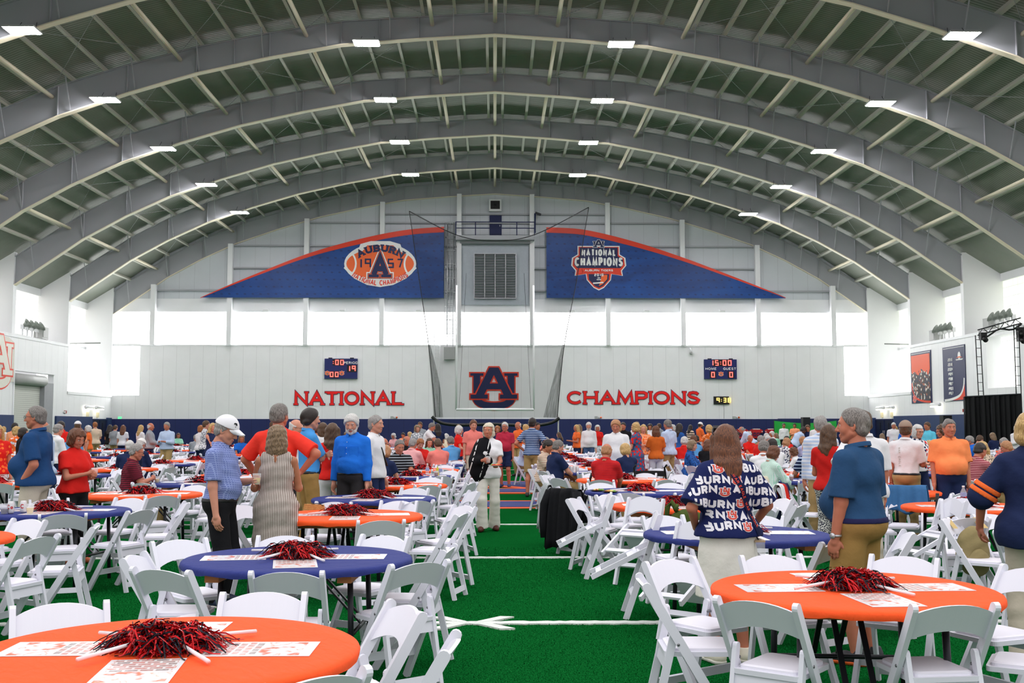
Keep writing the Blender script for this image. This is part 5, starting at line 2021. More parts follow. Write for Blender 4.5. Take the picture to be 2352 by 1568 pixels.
# ------------------------------------------------------------------ people: bodies and clothes grown from smooth fields
class Field:
    def __init__(self, lo, hi, h):
        self.h = h
        self.lo = np.array(lo, np.float32) - 2 * h
        n = np.ceil((np.array(hi) + 2 * h - self.lo) / h).astype(int) + 1
        self.n = n
        self.ax = [self.lo[i] + h * np.arange(n[i], dtype=np.float32) for i in range(3)]
        self.D = np.full(n, 0.5, np.float32)

    def win(self, lo, hi, m):
        s = []
        for i in range(3):
            a = int(np.clip(math.floor((lo[i] - m - self.lo[i]) / self.h), 0, self.n[i] - 1))
            b = int(np.clip(math.ceil((hi[i] + m - self.lo[i]) / self.h) + 1, a + 1, self.n[i]))
            s.append(slice(a, b))
        x = self.ax[0][s[0]][:, None, None]
        y = self.ax[1][s[1]][None, :, None]
        z = self.ax[2][s[2]][None, None, :]
        return tuple(s), x, y, z

    def merge(self, s, d, k, sub=False):
        D = self.D[s]
        if sub:
            h = np.clip(0.5 - 0.5 * (D + d) / k, 0, 1)
            self.D[s] = D * (1 - h) - d * h + k * h * (1 - h)
        else:
            h = np.clip(0.5 + 0.5 * (D - d) / k, 0, 1)
            self.D[s] = D * (1 - h) + d * h - k * h * (1 - h)

    def cap(self, a, b, ra, rb, k=0.02, sub=False, clip=None):
        a, b = np.array(a, np.float32), np.array(b, np.float32)
        r = max(ra, rb)
        s, x, y, z = self.win(np.minimum(a, b) - r, np.maximum(a, b) + r, k + 3 * self.h)
        ab = b - a
        L = float(ab @ ab) + 1e-9
        t = np.clip(((x - a[0]) * ab[0] + (y - a[1]) * ab[1] + (z - a[2]) * ab[2]) / L, 0, 1)
        d = np.sqrt((x - a[0] - t * ab[0]) ** 2 + (y - a[1] - t * ab[1]) ** 2 + (z - a[2] - t * ab[2]) ** 2) - (ra + (rb - ra) * t)
        if clip is not None:
            for p, nn in clip:
                d = np.maximum(d, (x - p[0]) * nn[0] + (y - p[1]) * nn[1] + (z - p[2]) * nn[2])
        self.merge(s, d, k, sub)

    def ell(self, c, r, k=0.03, R=None, sub=False):
        c = np.array(c, np.float32)
        m = max(r)
        s, x, y, z = self.win(c - m, c + m, k + 3 * self.h)
        x, y, z = np.broadcast_arrays(x - c[0], y - c[1], z - c[2])
        if R is not None:
            R = np.array(R, np.float32)
            x, y, z = (R[0, 0] * x + R[1, 0] * y + R[2, 0] * z, R[0, 1] * x + R[1, 1] * y + R[2, 1] * z, R[0, 2] * x + R[1, 2] * y + R[2, 2] * z)
        k0 = np.sqrt((x / r[0]) ** 2 + (y / r[1]) ** 2 + (z / r[2]) ** 2)
        k1 = np.sqrt((x / r[0] ** 2) ** 2 + (y / r[1] ** 2) ** 2 + (z / r[2] ** 2) ** 2) + 1e-6
        self.merge(s, k0 * (k0 - 1) / k1, k, sub)

    def plane(self, p, n):
        d = (self.ax[0][:, None, None] - p[0]) * n[0] + (self.ax[1][None, :, None] - p[1]) * n[1] + (self.ax[2][None, None, :] - p[2]) * n[2]
        self.D = np.maximum(self.D, d)

    def ripple(self, amp, seed, freq=30.0):
        r = np.random.RandomState(seed)
        for _ in range(5):
            f = r.normal(size=3) * freq * r.uniform(.5, 1.4)
            ph = r.uniform(0, 6.28)
            self.D += amp * .45 * np.sin(self.ax[0][:, None, None] * f[0] + self.ax[1][None, :, None] * f[1] + self.ax[2][None, None, :] * f[2] + ph)

    def surface(self):
        D, h = self.D, self.h
        S_ = D < 0
        nx, ny, nz = D.shape
        c = np.zeros((nx - 1, ny - 1, nz - 1), np.uint8)
        for i in (0, 1):
            for j in (0, 1):
                for k in (0, 1):
                    c += S_[i:nx - 1 + i, j:ny - 1 + j, k:nz - 1 + k]
        act = (c > 0) & (c < 8)
        idx = np.argwhere(act)
        ids = np.full(act.shape, -1, np.int32)
        ids[act] = np.arange(len(idx))
        acc = np.zeros((len(idx), 3), np.float32)
        cnt = np.zeros(len(idx), np.float32)
        i, j, k = idx.T
        cor = {}
        for a in (0, 1):
            for b_ in (0, 1):
                for e in (0, 1):
                    cor[a, b_, e] = D[i + a, j + b_, k + e]
        for p in cor:
            for ax in range(3):
                if p[ax] == 0:
                    q = tuple(1 if t_ == ax else p[t_] for t_ in range(3))
                    d0, d1 = cor[p], cor[q]
                    m = (d0 < 0) != (d1 < 0)
                    t_ = np.where(m, d0 / np.where(m, d0 - d1, 1), 0)
                    for t2 in range(3):
                        acc[:, t2] += np.where(m, p[t2] + (t_ if t2 == ax else 0), 0)
                    cnt += m
        V = self.lo + h * (idx + acc / np.maximum(cnt, 1)[:, None])
        Q = []
        for ax in range(3):
            o1, o2 = [t_ for t_ in range(3) if t_ != ax]
            A = S_[tuple(slice(0, -1) if t_ == ax else slice(1, -1) for t_ in range(3))]
            B = S_[tuple(slice(1, None) if t_ == ax else slice(1, -1) for t_ in range(3))]
            e = np.argwhere(A != B)
            if not len(e):
                continue
            fl = A[tuple(e.T)]
            base_ = e.copy()
            base_[:, o1] += 1
            base_[:, o2] += 1

            def cell(d1, d2):
                q = base_.copy()
                q[:, o1] -= d1
                q[:, o2] -= d2
                return ids[tuple(q.T)]
            quad = np.stack([cell(1, 1), cell(0, 1), cell(0, 0), cell(1, 0)], 1)
            if ax == 1:
                fl = ~fl
            quad[~fl] = quad[~fl][:, ::-1]
            Q.append(quad)
        Q = np.concatenate(Q) if Q else np.zeros((0, 4), np.int32)
        Q = Q[(Q >= 0).all(1)]
        return V, Q


def rot(ax, deg):
    return np.array(Matrix.Rotation(radians(deg), 3, ax), np.float32)


SKIN = {'light': srgb(210, 160, 134), 'pink': srgb(206, 148, 124), 'tan': srgb(176, 118, 88), 'ruddy': srgb(190, 122, 96), 'brown': srgb(92, 60, 44)}
HAIR = {'grey': (srgb(112, 108, 104), srgb(176, 172, 168)), 'white': (srgb(186, 184, 180), srgb(228, 226, 222)), 'brown': (srgb(58, 38, 24), srgb(104, 74, 48)), 'dark': (srgb(24, 18, 16), srgb(54, 44, 38)),
        'blonde': (srgb(164, 122, 66), srgb(226, 192, 128)), 'ash': (srgb(84, 66, 50), srgb(166, 138, 106)), 'red': (srgb(120, 64, 28), srgb(190, 120, 66)), 'auburn': (srgb(70, 38, 22), srgb(128, 76, 44)),
        'platinum': (srgb(196, 184, 158), srgb(238, 230, 208)), 'salt': (srgb(74, 68, 64), srgb(150, 144, 138)), 'ginger': (srgb(156, 100, 62), srgb(206, 152, 106))}


def skin_of(n):
    return skinmat('skin_' + n, SKIN[n])


def hair_of(n):
    return hairmat('hair_' + n, HAIR[n][0], HAIR[n][1])


M_EYE = plain('eye_white', srgb(216, 208, 202), .3)
M_IRIS = plain('iris_dark', srgb(44, 32, 26), .2)
M_LIP = plain('lips', srgb(178, 96, 84), .45)
M_SHOE = {}


def shoe_mat(c):
    if c not in M_SHOE:
        M_SHOE[c] = plain('shoe_%d_%d_%d' % tuple(int(v * 255) for v in c[:3]), c, .55)
    return M_SHOE[c]


def hand_mesh(h, curl, grip_r, mirror, spread=.12):
    """A hand in its own frame: wrist at the origin, fingers along -z, palm facing +y, thumb on +x (mirrored for the other hand)."""
    F_ = Field((-.06, -.05, -.21), (.09, .09, .03), h)
    F_.cap((0, 0, .025), (0, .002, -.03), .027, .028, .01)
    F_.ell((-.002, .004, -.06), (.041, .0165, .05), .012)
    F_.ell((.022, .012, -.045), (.018, .015, .03), .012)
    for i, (x, L, r) in enumerate(((.029, .072, .0088), (.0095, .080, .0092), (-.0105, .074, .0088), (-.029, .058, .0078))):
        p = np.array((x, .004, -.096 + .004 * abs(i - 1)))
        a = .25 + .1 * i * (curl > .5)
        sx = (x) * spread * 4
        for seg, f in ((.42, 1.0), (.32, 1.0), (.26, .8)):
            a += curl * f * (1.0 if seg != .42 else .6)
            d = np.array((sx * .25, sin(a), -cos(a)))
            q = p + d / np.linalg.norm(d) * L * seg
            F_.cap(p, q, r, r * .94, .003)
            p = q
    p = np.array((.034, .012, -.032))
    tb = [(np.array((.62, .35, -.7)), .036, .0125), (np.array((.42 - .5 * curl, .45 + .4 * curl, -.8)), .032, .0105), (np.array((.3 - .7 * curl, .4 + .5 * curl, -.85)), .026, .0092)]
    for d, L, r in tb:
        q = p + d / np.linalg.norm(d) * L
        F_.cap(p, q, r, r * .92, .006)
        p = q
    V, Q = F_.surface()
    if mirror:
        V[:, 0] *= -1
        Q = Q[:, ::-1]
    return V, Q


_HANDS = {}


def hand(h, curl, mirror):
    k = (h, curl, mirror)
    if k not in _HANDS:
        _HANDS[k] = hand_mesh(h, curl, 0, mirror)
    return _HANDS[k]


def head_field(F_, fat=1.0, jaw=1.0, nose=1.0, woman=False):
    F_.ell((0, -.012, .03), (.076, .096, .09), .02)
    F_.ell((0, .012, .0), (.066 * fat, .082, .082), .03)
    F_.cap((0, .028, -.03), (0, .05, -.088 * jaw), .056 * fat, .027 * fat, .03)
    for s in (-1, 1):
        F_.ell((s * .034, .05, -.03), (.03 * fat, .028, .03), .02)
        F_.cap((s * .06, .0, -.05), (s * .03, .045, -.085), .022 * fat, .018, .02)
        F_.ell((s * .079, -.008, -.004), (.010, .02, .031), .008, rot('Z', s * 20))
        F_.ell((s * .085, -.004, .002), (.006, .009, .014), .006, None, True)
    F_.cap((-.036, .083, .026), (.036, .083, .026), .010, .010, .014)
    for s in (-1, 1):
        F_.ell((s * .031, .097, .006), (.02, .013, .011), .012, None, True)
    F_.cap((0, .088, .012), (0, .108 * nose + .0, -.030), .0095, .0125, .010)
    for s in (-1, 1):
        F_.ell((s * .012, .096, -.034), (.009, .010, .008), .008)
    F_.cap((-.02, .083, -.06), (.02, .083, -.06), .0075, .0075, .006)
    F_.cap((-.017, .082, -.07), (.017, .082, -.07), .008, .008, .006)
    F_.cap((-.026, .092, -.0653), (.026, .092, -.0653), .0035, .0035, .004, True)
    F_.cap((0, .062, -.095 * jaw), (0, .066, -.09 * jaw), .02, .02, .02)
    F_.cap((0, -.02, -.06), (0, -.035, -.17), .054 * fat, .058 * fat, .03)


def hair_field(style, h, seed):
    long_ = style in ('long', 'longwave', 'pony')
    F_ = Field((-.15, -.19, -.36 if long_ else (-.25 if style == 'mid' else -.17)), (.15, .13, .16), h)
    if style in ('short', 'receding', 'bald', 'cropped', 'full'):
        e = {'short': .013, 'receding': .011, 'bald': .011, 'cropped': .010, 'full': .023}[style]
        F_.ell((0, -.012, .03), (.076 + e, .096 + e, .09 + e), .01)
        F_.ell((0, -.05, -.03), (.068 + e, .05 + e, .05), .02)
        c = {'short': .017, 'receding': .0, 'bald': .006, 'cropped': .012, 'full': .024}[style]
        s = F_.D
        y, z = F_.ax[1][None, :, None], F_.ax[2][None, None, :]
        x = np.abs(F_.ax[0][:, None, None])
        s = np.maximum(s, .74 * y - .67 * z - c + x * .02)
        s = np.maximum(s, -.078 - z + y * .2)
        if style == 'bald':
            s = np.maximum(s, z - .035 + .25 * y)
        F_.D = s
    elif style in ('bob', 'curly', 'puff', 'mid'):
        e = .03 if style in ('bob', 'mid') else .045
        F_.ell((0, -.02, .03), (.082 + e * .7, .1 + e * .5, .09 + e * .7), .02)
        F_.ell((0, -.03, -.05), (.088 + e * .7, .09 + e * .4, .075), .03)
        if style == 'mid':
            F_.ell((0, -.055, -.11), (.112, .066, .115), .04)
        y, z = F_.ax[1][None, :, None], F_.ax[2][None, None, :]
        x = np.abs(F_.ax[0][:, None, None])
        face = np.minimum.reduce(np.broadcast_arrays(y - .028, .062 - z + 0 * y, .074 - x + 0 * y))
        F_.D = np.maximum(F_.D, face)
        F_.D = np.maximum(F_.D, (-.22 if style == 'mid' else -.125) - z)
        F_.D = np.maximum(F_.D, -(z + .2 + 0 * y))
    elif long_:
        F_.ell((0, -.018, .03), (.092, .108, .106), .02)
        F_.ell((0, -.06, -.1), (.108, .07, .17), .04)
        for s in (-1, 1):
            F_.cap((s * .085, .0, .03), (s * .1, -.01, -.2), .03, .028, .03)
        if style != 'pony':
            F_.cap((-.06, -.09, -.18), (-.05, -.1, -.29), .05, .032, .03)
            F_.cap((.06, -.09, -.18), (.05, -.1, -.29), .05, .032, .03)
            F_.cap((0, -.1, -.18), (0, -.11, -.3), .05, .035, .03)
        y, z = F_.ax[1][None, :, None], F_.ax[2][None, None, :]
        x = np.abs(F_.ax[0][:, None, None])
        face = np.minimum.reduce(np.broadcast_arrays(y - .03, .068 - z + 0 * y, .072 - x + 0 * y))
        F_.D = np.maximum(F_.D, face)
    if h < .012:
        F_.ripple(.006 if style in ('curly', 'puff') else .0035, seed, 70 if style in ('curly', 'puff') else 45)
    elif style in ('curly', 'puff'):
        F_.ripple(.006, seed, 60)
    return F_.surface()


def ik(a, c, l1, l2, hint):
    a, c, hint = np.array(a, float), np.array(c, float), np.array(hint, float)
    d = c - a
    L = np.linalg.norm(d)
    if L > (l1 + l2) * .998:
        c = a + d / L * (l1 + l2) * .998
        d = c - a
        L = np.linalg.norm(d)
    u = d / L
    x = (l1 * l1 - l2 * l2 + L * L) / (2 * L)
    hgt = sqrt(max(0, l1 * l1 - x * x))
    w = hint - u * (hint @ u)
    w = w / (np.linalg.norm(w) + 1e-9)
    return a + u * x + w * hgt, c


ARM = {  # wrist (outward, forward, height), elbow hint (outward, forward, up), hand turn
    'down': ((.235, .045, .865), (.25, -1, 0)), 'hip': ((.20, .03, 1.03), (1, -.65, -.1)), 'pocket': ((.205, .06, .93), (.35, -1, 0)),
    'cup': ((.10, .27, 1.16), (.5, -.35, -1)), 'chest': ((.0, .23, 1.18), (.7, -.1, -1)), 'fold': ((-.12, .2, 1.2), (.6, .25, -1)),
    'face': ((.06, .2, 1.42), (.5, .2, -1)), 'plate': ((.12, .32, 1.07), (.4, -.4, -1)), 'table': ((.12, .40, 1.09), (.7, -.3, -.7)),
    'eat': ((.05, .30, 1.24), (.6, .1, -1)), 'back': ((.04, -.19, .96), (.8, -.6, 0)), 'reach': ((.16, .5, 1.16), (.6, -.3, -.8)),
    'lap': ((.12, .3, .98), (.5, -.6, -.3)), 'away': ((.36, .1, .95), (.6, -.8, 0)), 'clasp': ((.0, .22, .98), (.7, -.5, -.3)),
}


class Fig:
    pass


def figure(label, px, Y, H=1.74, face=0, top=None, bottom=None, hair=('short', 'brown'), skin='light', pose='stand', L='down', R='down',
           g=1.0, belly=0.0, yaw=0, nod=0, lean=0, woman=False, X=None, lod=None, shoes=None, cat='person', hat=None, belt=None, collar=None, step=0.0, group=None, extra=None, seat_z=.47, beard=None, glasses=False, side_lean=0):
    f = Fig()
    x0 = gx(px, Y) if X is None else X
    if lod is None:
        lod = 0 if Y < 12.6 else (1 if Y < 31 else 2)
    f.lod = lod
    s = H / 1.75
    f.s = s
    hb, hh, hd = ((.0095, .0052, .0045), (.015, .0075, .006), (.024, .013, None))[lod]
    root = empty('person', (x0, Y, 0), radians(face))
    tag(root, label, cat, group)
    f.root = root
    sit = pose == 'sit'
    hip = np.array((0, -.05, (seat_z + .085) / s)) if sit else np.array((0, 0, .93))
    RL = rot('X', -lean) @ rot('Y', side_lean)

    def T(p):
        p = np.array(p, float)
        return (hip + RL @ (p - np.array((0, 0, .93)))) * s
    f.T, f.RL = T, RL
    sh = .172 * (.93 if woman else 1.0) * (0.5 + 0.5 * g)
    sk = skin_of(skin)
    seed = int(abs(px) * 7 + Y * 13) % 9999

    def arm(side, spec):
        o, hint = ARM[spec] if isinstance(spec, str) else spec
        S0 = T((side * sh, -.012, 1.40))
        w = T((side * o[0], o[1], o[2]))
        e, w = ik(S0, w, .285 * s, .25 * s, RL @ np.array((side * hint[0], hint[1], hint[2])))
        return S0, e, w
    arms = {-1: arm(-1, L), 1: arm(1, R)}
    f.arms = arms
    legs = {}
    for side in (-1, 1):
        h0 = T((side * .09, 0, .93)) if sit else np.array((side * .092, 0, .92)) * s
        if sit:
            ank = np.array((side * .12, .43, .085)) * np.array((s, s, 1))
            kn, ank = ik(h0, ank, .43 * s, .41 * s, (0, .4, 1))
        else:
            ank = np.array((side * .105 * s, (step * side) * s - .02, .085))
            kn, ank = ik(h0, ank, .43 * s, .42 * s, (side * .1, 1, 0))
        legs[side] = (h0, kn, ank)
    f.legs = legs
    bt = (bottom or {}).get('type', 'trousers')
    tt = (top or {}).get('type', 'polo')
    gb = sqrt(g)
    allp = [p for t_ in list(arms.values()) + list(legs.values()) for p in t_] + [T((0, 0, 1.75))]
    lo = np.min(allp, 0) - .2
    hi = np.max(allp, 0) + .2

    def torso(F_, e, wmn, upto=1.6, shoulders=True, frm=0.0):
        if frm < 2:
            F_.ell(T((0, -.012, .955)), np.array((.163 * g + e + (.012 if wmn else 0), .122 * g + e, .125 + e)) * s, .05, RL)
        if 0 < frm < .96:
            F_.ell(T((0, -.008, .93)), np.array((.188 * g + e, .146 * g + e, .17)) * s, .05, RL)
        F_.ell(T((0, .012 + .055 * belly, 1.10)), np.array((.148 * g * (.92 if wmn else 1) + e + .015 * belly, .112 * g + e + .06 * belly, .15 + e)) * s, .06, RL)
        F_.ell(T((0, .005, 1.29)), np.array((.158 * g + e, .115 * g + e, .18 + e)) * s, .06, RL)
        if wmn:
            for q in (-1, 1):
                F_.ell(T((q * .07, .085, 1.27)), np.array((.07 + e, .06 + e, .07 + e)) * s, .04, RL)
        if shoulders:
            F_.cap(T((-sh * .84, -.012, 1.40)), T((sh * .84, -.012, 1.40)), (.052 + e) * s, (.052 + e) * s, .05)
            for q in (-1, 1):
                F_.cap(T((q * .05, -.02, 1.45)), T((q * sh * .9, -.014, 1.405)), (.045 + e) * s, (.045 + e) * s, .03)
            F_.cap(T((0, -.02, 1.43)), T((0, -.012, 1.49)), (.075 + e * .5) * s, (.058 + e * .2) * s, .05)

    # --- body
    F_ = Field(lo, hi, hb)
    torso(F_, -.016, woman)
    F_.cap(T((0, -.015, 1.45)), T((0, .0, 1.56)), .058 * s * gb, .053 * s * gb, .03)
    for side in (-1, 1):
        S0, E, W_ = arms[side]
        m = gb * (.88 if woman else 1)
        F_.cap(S0, E, .05 * s * m, .041 * s * m, .03)
        F_.cap(E, W_, .041 * s * m, .027 * s * m, .02)
        h0, kn, an = legs[side]
        m = gb
        cf = kn + (an - kn) * .3
        cf = cf + np.array((0, -.02 * s, 0))
        F_.cap(h0, kn, .078 * s * m, .054 * s * m, .03)
        F_.cap(kn, cf, .05 * s * m, .056 * s * m, .02)
        F_.cap(cf, an, .054 * s * m, .037 * s, .02)
        fd = np.array((side * .22, 1, 0))
        F_.cap(an + np.array((0, -.02, -.03)), an + fd * .1 + np.array((0, 0, -.06)), .034 * s, .026 * s, .02)
    V, Q = F_.surface()
    parts = [(V, Q)]
    # --- head
    HR = RL @ rot('Z', yaw) @ rot('X', -nod)
    hc = T((0, .0, 1.55)) + (RL @ rot('Z', yaw * .5) @ rot('X', -nod * .7)) @ np.array((0, .022, .085)) * s
    hs = s * (.985 if woman else 1.02)
    f.HR, f.hc, f.hs = HR, hc, hs
    Hp = lambda V_: (np.asarray(V_, np.float32) * hs) @ HR.T.astype(np.float32) + hc.astype(np.float32)
    f.Hp = Hp
    F_ = Field((-.1, -.12, -.17), (.1, .13, .13), hh)
    head_field(F_, .94 + .12 * (g - 1) * 2 if not woman else .92, .97 if woman else 1.02, .97 if woman else 1.02)
    V, Q = F_.surface()
    parts.append((Hp(V), Q))
    # --- hands
    for side, spec in ((-1, L), (1, R)):
        S0, E, W_ = arms[side]
        d = (W_ - E) / np.linalg.norm(W_ - E)
        sp = spec if isinstance(spec, str) else 'cup'
        if sp in ('pocket',):
            continue
        if hd is None:
            F2 = Field(np.minimum(W_, W_ + d * .17) - .06, np.maximum(W_, W_ + d * .17) + .06, .016)
            F2.cap(W_, W_ + d * .13 * s, .03, .026, .02)
            parts.append(F2.surface())
            continue
        curl = {'down': .38, 'away': .4, 'cup': .85, 'plate': .6, 'chest': .7, 'eat': .8, 'table': .6, 'reach': .5, 'hip': .5, 'fold': .4, 'lap': .35}.get(sp, .45)
        Vh, Qh = hand(hd, curl, side > 0)
        inw = np.array((-side, .25, 0.0)) if sp in ('down', 'away', 'back') else (np.array((-side * .6, 0, -.8)) if sp in ('plate', 'table', 'reach', 'lap') else np.array((-side * .9, -.3, 0.1)))
        if sp == 'hip':
            inw = np.array((-side, 0, 0.3))
        if sp == 'plate':
            inw = np.array((0, 0, 1.0))
        zz = -d
        yy = inw - zz * (inw @ zz)
        yy /= np.linalg.norm(yy)
        xx = np.cross(yy, zz)
        M = np.stack([xx, yy, zz], 1).astype(np.float32)
        parts.append((Vh * (1.02 * s * (.93 if woman else 1.03)) @ M.T + W_.astype(np.float32), Qh))
        f.__dict__['hand%d' % side] = (W_, d, yy)
    n = 0
    VV, QQ = [], []
    for V, Q in parts:
        VV.append(V)
        QQ.append(Q + n)
        n += len(V)
    link_mesh('body', np_mesh('body', np.concatenate(VV), np.concatenate(QQ), sk, True), root)

    # --- top
    tmat = top['mat']
    if tt != 'none':
        F_ = Field(lo, hi, hb)
        e = top.get('ease', .014)
        hem = top.get('hem', .88)
        torso(F_, e, woman, shoulders=tt != 'sleeveless', frm=hem)
        if tt == 'sleeveless':
            F_.cap(T((-sh * .68, -.012, 1.43)), T((sh * .68, -.012, 1.43)), (.05 + e) * s, (.05 + e) * s, .04)
        if hem < .86:
            n_ = top.get('flare', .02)
            F_.ell(T((0, -.01, .9)), np.array((.17 * g + e + n_, .13 * g + e + n_, .2)) * s, .06, RL)
            cone = top.get('cone', .12)
            if hem < .75:
                for z_ in np.arange(.78, hem - .12, -.1):
                    k_ = (.9 - z_)
                    F_.ell(T((0, 0, z_)), np.array((.175 * g + e + n_ + k_ * cone, .135 * g + e + n_ + k_ * cone, .17)) * s, .05, RL)
        down = RL @ np.array((0, 0, -1.0))
        F_.plane(T((0, 0, hem)), down)
        if tt == 'sleeveless':
            up = RL @ np.array((0, 0, 1.0))
            for q in (-1, 1):
                nn = RL @ np.array((q * .9, 0, .45))
                F_.plane(T((q * sh * .95, 0, 1.44)), nn / np.linalg.norm(nn))
        F_.ripple(.0045 if lod < 2 else .004, seed, 26)
        sl = top.get('sleeve', {'polo': .74, 'tee': .72, 'shirt': 2.0, 'blouse': .55, 'sleeveless': 0, 'poncho': 0, 'dress': .6}.get(tt, .74))
        for side in (-1, 1):
            if sl <= 0:
                continue
            S0, E, W_ = arms[side]
            u = (E - S0) / np.linalg.norm(E - S0)
            w_ = top.get('loose', 1.0)
            if sl <= 1:
                end = S0 + (E - S0) * sl
                F_.cap(S0, S0 + (E - S0) * (sl + .2), .064 * s * gb, .068 * s * gb * w_, .035, clip=[(end, u)])
            else:
                F_.cap(S0, E, .062 * s * gb, .055 * s * gb * w_, .035)
                v = (W_ - E) / np.linalg.norm(W_ - E)
                fr_ = sl - 1
                end = E + (W_ - E) * (.93 if sl >= 2 else fr_)
                F_.cap(E, W_, .054 * s * gb * w_, .043 * s * w_, .025, clip=[(end, v)])
        V, Q = F_.surface()
        nm = {'polo': 'polo_shirt', 'tee': 'shirt', 'shirt': 'shirt', 'blouse': 'blouse', 'sleeveless': 'sleeveless_dress' if hem < .7 else 'blouse', 'poncho': 'shirt', 'dress': 'dress'}[tt]
        f.shirt = link_mesh(nm, np_mesh(nm, V, Q, tmat, True), root)
        if tt in ('polo', 'shirt') and lod < 2 and collar is not False:
            mb = MB()
            ring = []
            for i in range(15):
                a = radians(100 + i * 340 / 14)
                fr_ = (1 + sin(a)) / 2
                ring.append(T((.071 * gb * cos(a), -.012 + .066 * gb * sin(a) + .01 * fr_, 1.502 - .035 * fr_)))
            up_ = [r_ + RL @ np.array((0, 0, .03)) * s for r_ in ring]
            vs = []
            for a, b_ in zip(ring, up_):
                c0 = T((0, -.012, 1.5))
                o = a - c0
                o = o / np.linalg.norm(o)
                vs += [a + o * .016, b_ + o * .008, b_ - o * .002]
            fs = []
            for i in range(14):
                fs += [(3 * i, 3 * i + 3, 3 * i + 4, 3 * i + 1), (3 * i + 1, 3 * i + 4, 3 * i + 5, 3 * i + 2)]
            mb.add(vs, fs, True)
            mb.build('collar', collar or tmat, root)
    # --- bottom
    if bottom:
        F_ = Field(lo, hi, hb)
        e = .006
        waist = bottom.get('waist', 1.0)
        torso(F_, e - .002, woman, shoulders=False)
        F_.ell(T((0, -.012, .955)), np.array((.165 * g + e + (.012 if woman else 0), .126 * g + e, .13 + e)) * s, .04, RL)
        F_.plane(T((0, 0, waist)), RL @ np.array((0, 0, 1.0)))
        w_ = bottom.get('wide', 1.0)
        for side in (-1, 1):
            h0, kn, an = legs[side]
            if bt == 'trousers':
                v = (an - kn) / np.linalg.norm(an - kn)
                F_.cap(h0, kn, .096 * s * gb, .079 * s * gb, .03)
                en = an + v * .03
                F_.cap(kn, an + v * .1, .079 * s * gb, .071 * s * w_, .03, clip=[(en, v)])
                cf = kn + (an - kn) * .3 + np.array((0, -.015 * s, 0))
                F_.cap(kn, cf, .07 * s * gb, .073 * s * gb, .03)
            elif bt == 'shorts':
                u = (kn - h0) / np.linalg.norm(kn - h0)
                en = h0 + (kn - h0) * bottom.get('len', .86)
                F_.cap(h0, kn + u * .1, .098 * s * gb, .09 * s * gb * w_, .03, clip=[(en, u)])
            elif bt == 'skirt':
                u = (kn - h0) / np.linalg.norm(kn - h0)
                ln = bottom.get('len', .86)
                if sit:
                    en = h0 + (kn - h0) * .98
                    F_.cap(h0, kn + u * .1, .1 * s * gb, .1 * s * gb, .06, clip=[(en, u)])
        if bt == 'skirt' and not sit:
            zb = bottom.get('hem', .5)
            for z_ in np.arange(.84, zb - .1, -.07):
                k_ = .9 - z_
                F_.ell(np.array((0, 0, z_)) * s, np.array((.18 * g + k_ * .08 * w_, .14 * g + k_ * .08 * w_, .14)) * s, .04)
            F_.plane((0, 0, zb * s), (0, 0, -1))
        F_.ripple(.0026, seed + 5, 20)
        V, Q = F_.surface()
        f.bottom = link_mesh(bt, np_mesh(bt, V, Q, bottom['mat'], True), root)
        if belt is not None and lod < 2:
            F_ = Field(T((0, 0, waist - .02)) - .35, T((0, 0, waist - .02)) + .35, hb)
            torso(F_, e + .004, woman, shoulders=False)
            F_.ell(T((0, -.012, .955)), np.array((.169 * g + e, .13 * g + e, .134 + e)) * s, .04, RL)
            up = RL @ np.array((0, 0, 1.0))
            F_.plane(T((0, 0, waist + .004)), up)
            F_.plane(T((0, 0, waist - .034)), -up)
            V, Q = F_.surface()
            link_mesh('belt', np_mesh('belt', V, Q, belt, True), root)
    # --- shoes
    shc = shoes or srgb(40, 36, 34)
    if pose != 'none':
        for side in (-1, 1):
            h0, kn, an = legs[side]
            F_ = Field((an[0] - .15, an[1] - .15, 0), (an[0] + .15, an[1] + .26, .14), .008 if lod == 0 else (.011 if lod == 1 else .017))
            fd = np.array((side * .2, 1, 0))
            fd /= np.linalg.norm(fd)
            a0 = np.array((an[0], an[1] - .035, .048))
            F_.cap(a0, a0 + fd * .11 + np.array((0, 0, -.004)), .044, .044, .02)
            F_.cap(a0 + fd * .11, a0 + fd * .185 + np.array((0, 0, -.012)), .044, .036, .02)
            F_.cap(a0 + np.array((0, 0, .0)), a0 + np.array((0, .01, .042)), .043, .042, .02)
            F_.plane((0, 0, .006), (0, 0, -1))
            F_.plane((0, 0, .105), (0, 0, 1))
            V, Q = F_.surface()
            so = link_mesh('shoe', np_mesh('shoe', V, Q, shoe_mat(shc), True), root)
            if lod == 0:
                F2 = Field((an[0] - .15, an[1] - .15, 0), (an[0] + .15, an[1] + .26, .06), .008)
                F2.cap(a0 * (1, 1, 0) + (0, 0, .03), a0 * (1, 1, 0) + fd * .19 + (0, 0, .03), .05, .043, .02)
                F2.plane((0, 0, .028), (0, 0, 1))
                F2.plane((0, 0, .001), (0, 0, -1))
                V, Q = F2.surface()
                link_mesh('sole', np_mesh('sole', V, Q, shoe_mat(f.__dict__.get('solec', srgb(222, 218, 208))), True), so)
    # --- hair, hat, face
    st, hcol = hair
    if hat and st in ('short', 'full'):
        st = 'bald'
    if st != 'none':
        V, Q = hair_field(st, {0: .0065, 1: .0095, 2: .014}[lod], seed)
        if len(Q):
            f.hair = link_mesh('hair', np_mesh('hair', Hp(V), Q, hair_of(hcol), True), root)
